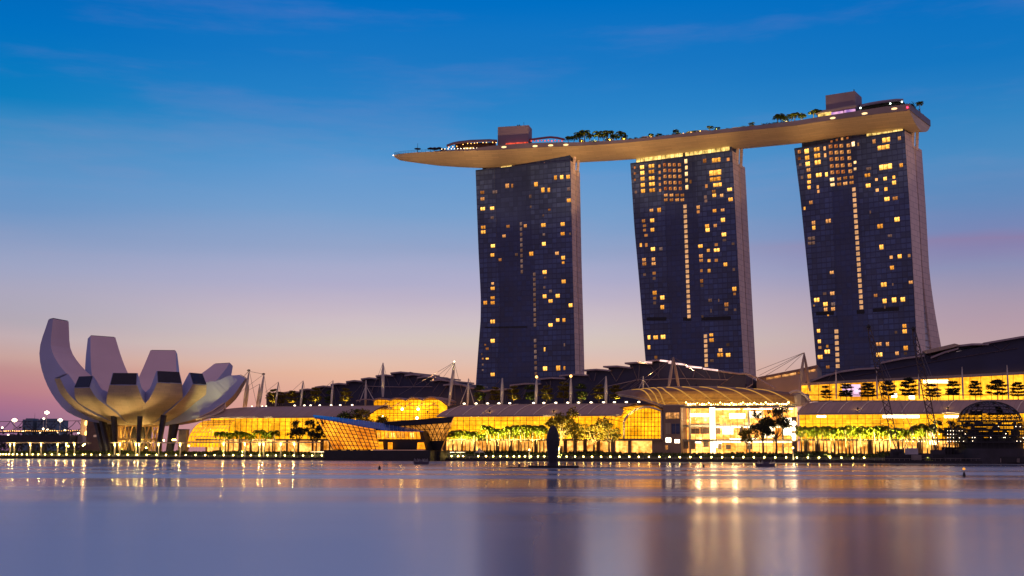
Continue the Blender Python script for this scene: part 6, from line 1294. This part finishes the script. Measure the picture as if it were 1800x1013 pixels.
# ------------------------------------------------------------------ boats and buoys
def boat(px0, px1, py_w, label, rails, cab=False):
    p0 = Zp(px0, py_w, WZ); p1 = Zp(px1, py_w, WZ); Lb = (p1 - p0).length; cx = (p0 + p1) / 2; root = thing('boat', Vector((cx.x, cx.y, WZ)), label, 'boat', 'small dark boats'); mb = MB(); rows = []
    for i in range(9):
        t = i / 8 * 2 - 1; w = 1.0 * (1 - abs(t) ** 3) + 0.1; x = t * Lb / 2; zz = WZ + 0.75 + 0.22 * t * t
        rows.append([Vector((cx.x + x, cx.y - w, zz)), Vector((cx.x + x * 0.94, cx.y - w * 0.7, WZ - 0.2)), Vector((cx.x + x * 0.94, cx.y + w * 0.7, WZ - 0.2)), Vector((cx.x + x, cx.y + w, zz)), Vector((cx.x + x, cx.y - w, zz))])
    mb.grid(rows); mb.face(rows[0][:4]); mb.face(rows[-1][:4]); mb.build('hull', MT['boat'], root)
    mb = MB(); mb.prism([(cx.x - Lb * 0.18, cx.y - .6, WZ + 0.7), (cx.x + Lb * 0.16, cx.y - .6, WZ + 0.7), (cx.x + Lb * 0.16, cx.y + .6, WZ + 0.7), (cx.x - Lb * 0.18, cx.y + .6, WZ + 0.7)], (0, 0, 0.6)); mb.build('cabin', MT['boat'], root)
    for f in rails:
        m2 = MB()
        q = Vector((cx.x + f * Lb / 2, cx.y - 0.8, WZ + 0.8)); w, h = 0.36, 0.85
        m2.path([q + Vector((-w / 2, 0, 0)), q + Vector((-w / 2, 0, h * 0.6)), q + Vector((0, 0, h)), q + Vector((w / 2, 0, h * 0.6)), q + Vector((w / 2, 0, 0))], 0.055, 4)
        m2.build('guard_rail', MT['white'], root)
boat(727, 754, 816.5, 'small dark boat with pale hoops moored at the crystal pavilion plinth', (-0.8, -0.45, -0.2, 0.2, 0.45, 0.75))
boat(1330, 1362, 820.8, 'small dark boat with pale hoops lying below the entrance hall', (-0.75, -0.4, 0.5, 0.8))
def buoy(px, py, label, pole=0.0, light=False, r=0.3):
    p = Zp(px, py, WZ); root = thing('buoy', p, label, 'buoy', 'marker buoys'); mb = MB(); mb.lathe(p, [(0.1, -0.3), (r, 0), (r * 0.8, 0.4), (0.1, 0.7)], 10); mb.build('float', MT['black'], root)
    if pole: mb = MB(); mb.tube(p, p + Vector((0, 0, pole)), 0.06, None, 5); mb.build('pole', MT['black'], root)
    if light: mb = MB(); mb.lathe(p + Vector((0, 0, pole)), [(0.1, -0.1), (0.22, 0), (0.22, 0.14), (0.05, 0.26)], 8); mb.build('lamp_globe', MT['y'], root)
buoy(1695, 838.5, 'pole buoy with a yellow lamp in the open water before the barge', 1.1, True, 0.25)
buoy(667, 825, 'small dark buoy floating before the crystal pavilion'); buoy(912.7, 820.5, 'small dark buoy left of the landing stage'); buoy(1237, 821.5, 'small dark buoy below the entrance hall')
# ------------------------------------------------------------------ barge, cranes and the dome under construction
Vb = -9
def qb(mb, x0, x1, y0, y1, v0, v1): a = Q(x0, y1, v0); b = Q(x1, y1, v0); mb.qbox((a - QO).dot(QU), (b - QO).dot(QU), v0, v1, a.z, Q(x0, y0, v0).z); return mb
bg = thing('work_barge', Q(1640, 820, Vb), 'long low dark work barge stacked with site boxes in front of the dome', 'barge')
mb = MB(); s0, s1 = QS(1533, Vb, 820), QS(1850, Vb, 820); mb.prism([M(s0, Vb, 2.7), M(s0 + 4, Vb, 0.4), M(s1, Vb, 0.4), M(s1, Vb, 2.7)], QN * 14); mb.build('hull', MT['black'], bg)
for (x0, x1, y0, y1, v0, mat, nm) in ((1556,1625,802,811,-6,'black','deck_house'),(1580,1640,797,804.5,-5,'dark','deck_house'),(1591,1614,788,799,-6,'white','site_cabin'),(1602,1620,800,809,-7,'concrete','site_cabin'),(1640,1700,799,811,-5,'black','deck_house'),(1700,1762,797,811,-5,'black','deck_house'),(1752,1860,803,813,-9.6,'black','container'),(1660,1690,804,810,-8,'dark','pump_box'),(1570,1586,794,804,-4,'dark','winch')):
    mb = MB(); qb(mb, x0, x1, y0, y1, v0, v0 + 4); mb.build(nm, MT[mat], bg)
mb = MB()
for k in range(24): x = 1545 + k * 9; mb.tube(Q(x, 810.5, -8.8), Q(x, 806.5, -8.8), 0.06, None, 4)
mb.path([Q(x, 806.5, -8.8) for x in (1545, 1650, 1755)], 0.06, 4); mb.build('railing', MT['concrete'], bg)
mb = MB(); mb.tube(Q(1759, 813, -9.8), Q(1759, 806, -9.8), 0.2, None, 5); mb.build('bollard', MT['concrete'], bg); mb = MB(); mb.tube(Q(1790, 813, -9.8), Q(1790, 806, -9.8), 0.5, None, 6); mb.build('bollard', MT['concrete'], bg)
def crane(bx, by, tx, ty, label):
    v0 = -2; a = Q(bx, by, v0); b = Q(tx, ty, v0 + 5); root = thing('crane', a, label, 'crane', 'lattice boom cranes on the barge')
    mb = MB(); s = (a - QO).dot(QU); mb.qbox(s - 2.6, s + 2.6, v0 - 2, v0 + 3, a.z - 3.2, a.z + 0.6); mb.qbox(s - 3.4, s + 3.4, v0 - 2.4, v0 + 3.4, a.z - 4.4, a.z - 3.4); mb.build('cab', MT['dark'], root)
    d = (b - a).normalized(); sx = d.cross(QN).normalized(); sy = QN.copy(); mb = MB(); L_ = (b - a).length; n_ = int(L_ / 2.6)
    def w(t): return 0.35 + 0.85 * math.sin(math.pi * min(1, max(0, t))) ** 0.5 if t > 0.02 else 0.35
    def cnr(i, k): t = i / n_; u_ = w(t); return a + d * (L_ * t) + sx * (u_ * (1 if k in (0, 3) else -1)) + sy * (u_ * (1 if k in (0, 1) else -1))
    for k in range(4):
        mb.path([cnr(i, k) for i in range(n_ + 1)], 0.17, 4)
        for i in range(n_): mb.tube(cnr(i, k), cnr(i + 1, (k + 1) % 4), 0.09, None, 4); mb.tube(cnr(i, (k + 1) % 4), cnr(i + 1, k), 0.07, None, 4)
    mb.build('boom', MT['craneSteel'], root)
    mb = MB(); e = a + Vector((0, 0, 7)) + QU * 6; mb.tube(a + QU * 2, e, 0.15, None, 5); mb.tube(e, b, 0.07, None, 4); mb.tube(e, b - d * 8, 0.06, None, 4); mb.build('backstay', MT['cable'], root)
    mb = MB(); mb.ball(b, 0.9, 8, 6); mb.tube(b, b - Vector((0, 0, 6)) - QU * 0.4, 0.07, None, 4); mb.build('boom_head', MT['black'], root)
MT['craneSteel'] = paint('crane_steel', (0.09, 0.06, 0.055), 0.6, 0.2, 0.2, 0.3)
crane(1577, 792, 1527, 574, 'lattice crane boom leaning before the third tower, nearer the tower core'); crane(1648, 794, 1605.5, 578, 'lattice crane boom leaning before the third tower right edge')
dm = thing('dome_frame', Q(1743, 812, 3), 'dark scaffolded dome frame under construction at the water edge', 'dome frame')
dc = Q(1743, 812, 4); sc0 = (Q(1803, 760, 4) - Q(1683, 760, 4)).length / 2
zz = lambda py: QZ(1743, py, 4)
mb = MB(); R0 = sc0 * 0.95; zc = zz(742); zt_ = zz(705.5); H_ = zt_ - zc
def dp(a, t): return Vector((dc.x + R0 * math.cos(t) * math.cos(a), dc.y + R0 * math.cos(t) * math.sin(a), zc + H_ * math.sin(t)))
for k in range(26): mb.path([dp(2 * math.pi * k / 26, t / 8 * math.pi / 2) for t in range(9)], 0.16, 4)
for t in range(1, 8): mb.path([dp(2 * math.pi * k / 36, t / 8 * math.pi / 2) for k in range(37)], 0.14, 4)
for k in range(26):
    for t in range(0, 7): mb.tube(dp(2 * math.pi * k / 26, t / 8 * math.pi / 2), dp(2 * math.pi * (k + 1) / 26, (t + 1) / 8 * math.pi / 2), 0.09, None, 4)
mb.build('dome_ribs', MT['black'], dm)
mb = MB(); rdm = random.Random(8)
for k in range(26):
    for t in range(2, 7):
        if rdm.random() < (0.5 if t < 4 else 0.75): mb.face([dp(2 * math.pi * k / 26, t / 8 * math.pi / 2), dp(2 * math.pi * (k + 1) / 26, t / 8 * math.pi / 2), dp(2 * math.pi * (k + 1) / 26, (t + 1) / 8 * math.pi / 2), dp(2 * math.pi * k / 26, (t + 1) / 8 * math.pi / 2)])
mb.build('dome_panels', MT['boat'], dm)
for i, (py, r) in enumerate(((742, 1.0), (749, 1.04), (757, 1.12), (768, 1.14), (779, 1.16))):
    mb = MB(); mb.lathe((dc.x, dc.y, zz(py)), [(R0 * r, 0), (R0 * r, 0.45), (R0 * r - 1.8, 0.45), (R0 * r - 1.8, 0), (R0 * r, 0)], 36); mb.build('ring_floor', MT['black'], dm)
mb = MB()
for k in range(40):
    a = 2 * math.pi * k / 40; r = R0 * 1.12; p = Vector((dc.x + r * math.cos(a), dc.y + r * math.sin(a), 0.5)); mb.tube(p, Vector((p.x, p.y, zz(742 if k % 3 else 734))), 0.11, None, 4)
    q = Vector((dc.x + r * math.cos(a + 0.157), dc.y + r * math.sin(a + 0.157), 0))
    for py in (750, 753.5, 761, 764.5, 772, 775.5, 783): mb.tube(Vector((p.x, p.y, zz(py))), Vector((q.x, q.y, zz(py))), 0.08, None, 4)
    if k % 2: mb.tube(Vector((p.x, p.y, zz(779))), Vector((q.x, q.y, zz(768))), 0.07, None, 4); mb.tube(Vector((p.x, p.y, zz(768))), Vector((q.x, q.y, zz(757))), 0.07, None, 4)
mb.build('scaffold', MT['black'], dm)
mb = MB(); mb.lathe((dc.x, dc.y, 0), [(R0 * 1.2, -0.5), (R0 * 1.2, zz(789)), (0.1, zz(789))], 36); mb.build('base_drum', MT['dark'], dm)
mb = MB()
for k in range(22):
    a = math.pi + rdm.uniform(0.05, 3.1); mb.ball(Vector((dc.x + R0 * 1.05 * math.cos(a), dc.y + R0 * 1.05 * math.sin(a), zz(rdm.choice((751, 763.5, 770, 776))))), 0.14, 5, 4)
mb.build('site_lamps', MT['bulbw'], dm)
mb = MB()
for k in range(44):
    a = 2 * math.pi * k / 44; a2 = 2 * math.pi * (k + 1) / 44; r = R0 * 1.0
    for j, (ya, yb) in enumerate(((743, 749), (750, 757), (758, 768), (769, 779), (779, 790))):
        if rdm.random() < (0.35, 0.5, 0.6, 0.8, 1.0)[j]:
            p = [Vector((dc.x + r * math.cos(t), dc.y + r * math.sin(t), zz(y))) for t, y in ((a, yb), (a2, yb), (a2, ya), (a, ya))]; mb.face(p)
mb.build('site_netting', MT['black'], dm)
# scaffold wing left of the dome
sw = thing('scaffold_tower', Q(1672, 800, 2), 'dark scaffold frame with site lights between the palms and the dome', 'scaffold'); mb = MB(); s0, s1 = QS(1658, 2, 780), QS(1694, 2, 780)
for k in range(8):
    s = lerp(s0, s1, k / 7)
    for v in (2, 5): mb.tube(M(s, v, 0.3), M(s, v, QZ(1672, 757 - (k % 3) * 4, 2)), 0.1, None, 4)
for py in (760, 767, 774, 781, 788): mb.path([Q(1656, py, 2), Q(1696, py, 2)], 0.12, 4); mb.path([Q(1656, py, 5), Q(1696, py, 5)], 0.1, 4)
for k in range(7): mb.tube(M(lerp(s0, s1, k / 7), 2, QZ(1672, 788, 2)), M(lerp(s0, s1, (k + 1) / 7), 2, QZ(1672, 774, 2)), 0.07, None, 4)
mb.build('frame', MT['black'], sw)
mb = MB(); qb(mb, 1656, 1697, 786, 800, 2.5, 5); mb.build('hoarding', MT['dark'], sw)
mb = MB()
for py in (757.5, 763.5, 769.5, 776):
    for px in range(1666, 1695, 5): 
        if rdm.random() < 0.7: mb.ball(Q(px, py, 6), 0.15, 5, 4)
mb.build('site_lamps', MT['bulbw'], sw)
# ------------------------------------------------------------------ far side, left of the museum
hb = thing('helix_bridge', W(70, 770, 760), 'footbridge wrapped in thin dark double helix tubes beyond the promenade', 'footbridge'); hb.location.z = 0
p0, p1 = W(-80, 770, 760), W(150, 770, 720); L_ = (p1 - p0).length; zc = W(70, 749.5, 740).z
d = Vector((p1.x - p0.x, p1.y - p0.y, 0)).normalized(); nn = Vector((-d.y, d.x, 0))
def hx(t, ph): a = 2 * math.pi * (t * L_ / 26.0) + ph; return Vector((p0.x, p0.y, 0)) + d * (t * L_) + nn * (3.0 * math.cos(a)) + Vector((0, 0, zc + 3.0 * math.sin(a)))
for ph in (0, 0.7, math.pi):
    mb = MB(); mb.path([hx(i / 140, ph) for i in range(141)], 0.2, 5); mb.build('helix_tube', MT['dark'], hb)
for zt2 in (2.95,):
    mb = MB(); mb.path([Vector((p0.x, p0.y, zc + zt2)), Vector((p1.x, p1.y, zc + zt2))], 0.16, 5); mb.build('top_rail', MT['dark'], hb)
mb = MB(); mb.box(Vector(((p0.x + p1.x) / 2, (p0.y + p1.y) / 2, zc - 3.6)), d * (L_ / 2), nn * 2.6, Vector((0, 0, 0.35))); mb.build('deck', MT['dark'], hb)
for k in range(5): q = p0.lerp(p1, (k + 0.5) / 5); mb = MB(); mb.tube(Vector((q.x, q.y, 0)), Vector((q.x, q.y, zc - 3.6)), 0.5, None, 8); mb.build('pier', MT['dark'], hb)
mb = MB()
for k in range(60): q = p0.lerp(p1, k / 60); mb.ball(Vector((q.x, q.y - 2.4, zc - 3.0 + random.uniform(-.2, .2))), random.uniform(0.12, 0.3), 5, 4)
mb.build('deck_lights', MT['bulbo'], hb)
rb = thing('road_bridge', W(60, 775, 800), 'dark flat road bridge behind the glowing pergola', 'road bridge'); rb.location.z = 0
mb = MB(); a, b = W(-150, 771.5, 700), W(136, 771.5, 680); e = (b - a).normalized(); f = Vector((-e.y, e.x, 0)); mb.box((a + b) / 2, e * ((b - a).length / 2), f * 8, Vector((0, 0, 1.9))); mb.build('deck', MT['dark'], rb)
for px in (23, 56, 76, 129): q = W(px, 780, 686); mb = MB(); mb.abox(q.x - 1.6, q.x + 1.6, q.y - 2, q.y + 2, 0, W(px, 776, 686).z); mb.build('pier', MT['concrete'], rb)
mb = MB(); q = W(138, 772, 680); mb.abox(q.x - 1.6, q.x + 2.2, q.y, q.y + 8, q.z - 2.2, q.z + 2.2); mb.build('end_block', MT['fascia'], rb)
for px, y0, w, h, lab, nb in ((49, 737.5, 18, 18, 'smaller far teal building under the floodlights', 3), (83, 738, 36, 20, 'wider far teal building under the floodlights', 5)):
    Y = 2400; b = W(px, 760, Y); root = thing('far_building', (b.x, b.y, 4.9), lab, 'building', 'far buildings on the skyline'); mb = MB(); x0, x1 = W(px - w / 2, y0, Y), W(px + w / 2, y0, Y); mb.abox(x0.x, x1.x, Y, Y + 60, 4.9, x0.z); mb.build('wall', MT['far'], root)
    mb = MB(); mb.abox(x0.x + 2, x1.x - 4, Y + 10, Y + 40, x0.z, x0.z + 2.5); mb.build('roof_plant', MT['far'], root)
    mb = MB()
    for k in range(nb + 2):
        for j in range(4): xx = lerp(x0.x + 3, x1.x - 6, k / (nb + 1)); mb.abox(xx, xx + 2.4, Y - 0.3, Y, x0.z - 5 - j * 5.5, x0.z - 3 - j * 5.5)
    mb.build('windows', MT['slate_dark'], root)
    if px < 60: mb = MB(); mb.tube(Vector((b.x + 4, Y + 20, x0.z)), Vector((b.x + 4, Y + 20, x0.z + 14)), 0.4, 0.15, 5); mb.build('antenna', MT['dark'], root)
for px, py, Y, r, base, lab in ((25.5,738.8,1300,2.6,752,'brightest far floodlight pole nearest the photo edge'),(82.5,725.5,1300,2.4,750,'tallest far floodlight pole between the teal buildings'),(77,736,1500,1.3,742,'small far floodlight beside the tallest one'),(106,739,1300,2.5,755,'far floodlight pole nearest the museum')):
    p = W(px, py, Y); root = thing('floodlight_pole', (p.x, p.y, 4.9), lab, 'floodlight pole', 'far floodlight poles'); mb = MB(); mb.tube((p.x, p.y, 4.9), p, 0.5, 0.35, 6); mb.build('pole', MT['steel'], root)
    mb = MB(); mb.lathe(p, [(0.1, -r * 0.8), (r, -r * 0.3), (r, r * 0.3), (0.1, r * 0.8)], 10); mb.build('lamp_head', MT['bulbw'], root)
for k, (px, py) in enumerate(((4,752),(9,758.5),(14.5,765),(40.5,759),(70.5,760),(76,754),(83.5,755.5),(101.5,759.5),(114.5,756),(138,761.5))):
    Y = 1000; p = W(px, py, Y); root = thing('street_lamp', (p.x, p.y, 4.9), nth(k + 1) + ' far street lamp from the photo edge behind the helix bridge', 'street lamp', 'far street lamps'); mb = MB(); mb.tube((p.x, p.y, 4.9), p, 0.2, 0.12, 5); mb.build('pole', MT['dark'], root); mb = MB(); mb.ball(p, 0.8, 6, 5); mb.build('lamp_globe', MT['bulbw'], root)
mb = MB(); rdt = random.Random(77)
for k in range(140):
    px = rdt.uniform(-60, 165); Y = rdt.uniform(1050, 1250); b = W(px, 770, Y); leaf_cloud(mb, rdt, (b.x, b.y, 5 + rdt.uniform(3, 17)), rdt.uniform(4, 7), 16, 1.6, 0.8)
setting('far_treeline', mb, MT['leafdark'], 'stuff')
bt = thing('brown_tower', (W(148, 770, 690).x, 690, 4.9), 'narrow brown tower with wall lights behind the museum legs', 'tower'); x0, x1 = W(142.5, 732, 690), W(155, 732, 690)
mb = MB(); mb.abox(x0.x, x1.x, 690, 700, 4.9, x0.z); mb.build('wall', MT['beige'], bt)
for py, r in ((744, 0.9), (762, 0.9), (766, 0.7)): mb = MB(); mb.ball(W(151.5, py, 689.6), r, 6, 5, 1.6); mb.build('wall_lamp', MT['bulbo'], bt); 
lamp('wall_glow', W(151.5, 752, 684), 3000, (1, 0.6, 0.25), 0.5, bt)
lb = thing('low_building', (W(170, 775, 660).x, 660, 4.9), 'low dark building with dim windows behind the museum legs', 'building'); x0, x1 = W(153, 740, 660), W(212, 744, 660)
mb = MB(); mb.abox(x0.x, x1.x, 660, 680, 4.9, x0.z); mb.build('wall', MT['brown'], lb)
mb = MB()
for k in range(6): mb.abox(x0.x + 1 + k * 3, x0.x + 2.6 + k * 3, 659.8, 660, 9 + (k % 2) * 4, 10.2 + (k % 2) * 4)
mb.build('window', MT['d'], lb)
kb = thing('kiosk', (W(322, 775, 590).x, 590, 4.9), 'small dark olive kiosk between the museum and the golden vault', 'kiosk'); x0, x1 = W(314, 756, 590), W(328, 756, 590)
mb = MB(); mb.abox(x0.x, x1.x, 590, 595, 4.9, x0.z); mb.build('wall', MT['concrete'], kb); mb = MB(); mb.abox(x0.x - 0.3, x1.x + 0.3, 589.6, 595.3, x0.z + 0.003, x0.z + 0.4); mb.build('roof', MT['dark'], kb)
proto = thing('garden_lamp', (0, 0, 0), 'x', 'lamp'); used = set()
mb = MB(); mb.tube((0, 0, 0), (0, 0, 1.3), 0.1, None, 5); mb.build('post', MT['dark'], proto); mb = MB(); mb.ball((0, 0, 1.6), 0.36, 8, 6); mb.build('lamp_globe', MT['bulb'], proto)
for k, (px, py) in enumerate(((288,774),(304,773),(308,773),(332,783.5),(257,787),(120,784),(146,783),(149,780.5))):
    p = Q(px, py, 24); place(proto, used, Vector((p.x, p.y, p.z - 1.7)) if p.z > 6.7 else M(QS(px, 24), 24, 4.9), 0, 1, ('garden lamp under the museum bowl, ' if k < 5 else 'garden lamp beside the long pergola, ') + nth(k + 1 if k < 5 else k - 4) + ' counted', 'garden lamps near the museum')
# ------------------------------------------------------------------ floodlights that wash the museum and the deck
for k, (px, ax, pw) in enumerate(((150, 146, 9500), (205, 206, 11000), (262, 268, 10500))):
    floodlight(M(QS(px, 8, 800), 8, 2.6), Vector((W(ax, 690, 575).x, 575, 35)), pw, nth(k + 1) + ' floodlight on the promenade below the museum petals', 'floodlight', 'museum floodlights', (1, 0.62, 0.22), 50)
for k, a in enumerate((20, 110, 200, 290)):
    q = MC + Vector((8.3 * math.cos(R_(a)), 8.3 * math.sin(R_(a)), 5.0)); floodlight(q, q + Vector((0.5, 0.2, 12)), 9000, nth(k + 1) + ' upward floodlight inside the museum lattice core', 'floodlight', 'museum core floodlights', (1, 0.62, 0.16), 76)
for a in (200, 250, 300, 350):
    lamp('core_glow', MC + Vector((8.2 * math.cos(R_(a)), 8.2 * math.sin(R_(a)), 10.5)), 1500, (1, 0.62, 0.16), 0.4, museum)  # added point lights without fixtures, they brighten the lattice
for k, (s, px, py, pw, ry) in enumerate(HULLF):
    fp = M(s, 55, 0); fx = CX + F * fp.x / fp.y
    floodlight(M(s, 55, QZ(fx, ry, 55) + 0.4) if ry else M(s, 31, 22.5), deck(px, py, 4), pw, nth(k + 1) + ' roof floodlight from the museum side aimed up at the sky park', 'floodlight', 'sky park floodlights', (1, 0.60, 0.24), 21, 0.8, 1.4)

# low planting along the open deck
for k in range(26):
    px = 1108 + k * 9.4; plant(shrubs[(0, 1, 2)[k % 3]], base_on_deck(px, 240, 1.5 + k % 3, 204.6), random.uniform(1.6, 3.4), nth(k + 1) + ' low shrub along the open deck between the two palm groves', 'low shrubs on the sky park', 1.9)
# small warm lamps among the planting of the sky park
for k, (px, v) in enumerate(((1022, 1.5), (1045, 1.5), (1072, 1.5), (1097, 1.5), (1145, 2), (1201, 1.5), (1216, 1.5), (1231, 1.5), (1260, 2), (1300, 2), (1336, 1.5), (1383, 2), (1410, 1.5), (1425, 2))):
    p = base_on_deck(px, 240, v, 205.7); mb = MB(); mb.ball(p, 0.3, 6, 5); o = mb.build('deck_uplight', MT['bulbo'], sp)
    lamp('planting_light', p + Vector((0, 0.4, 0.8)), 1500, (1, 0.70, 0.2), 0.25, sp)
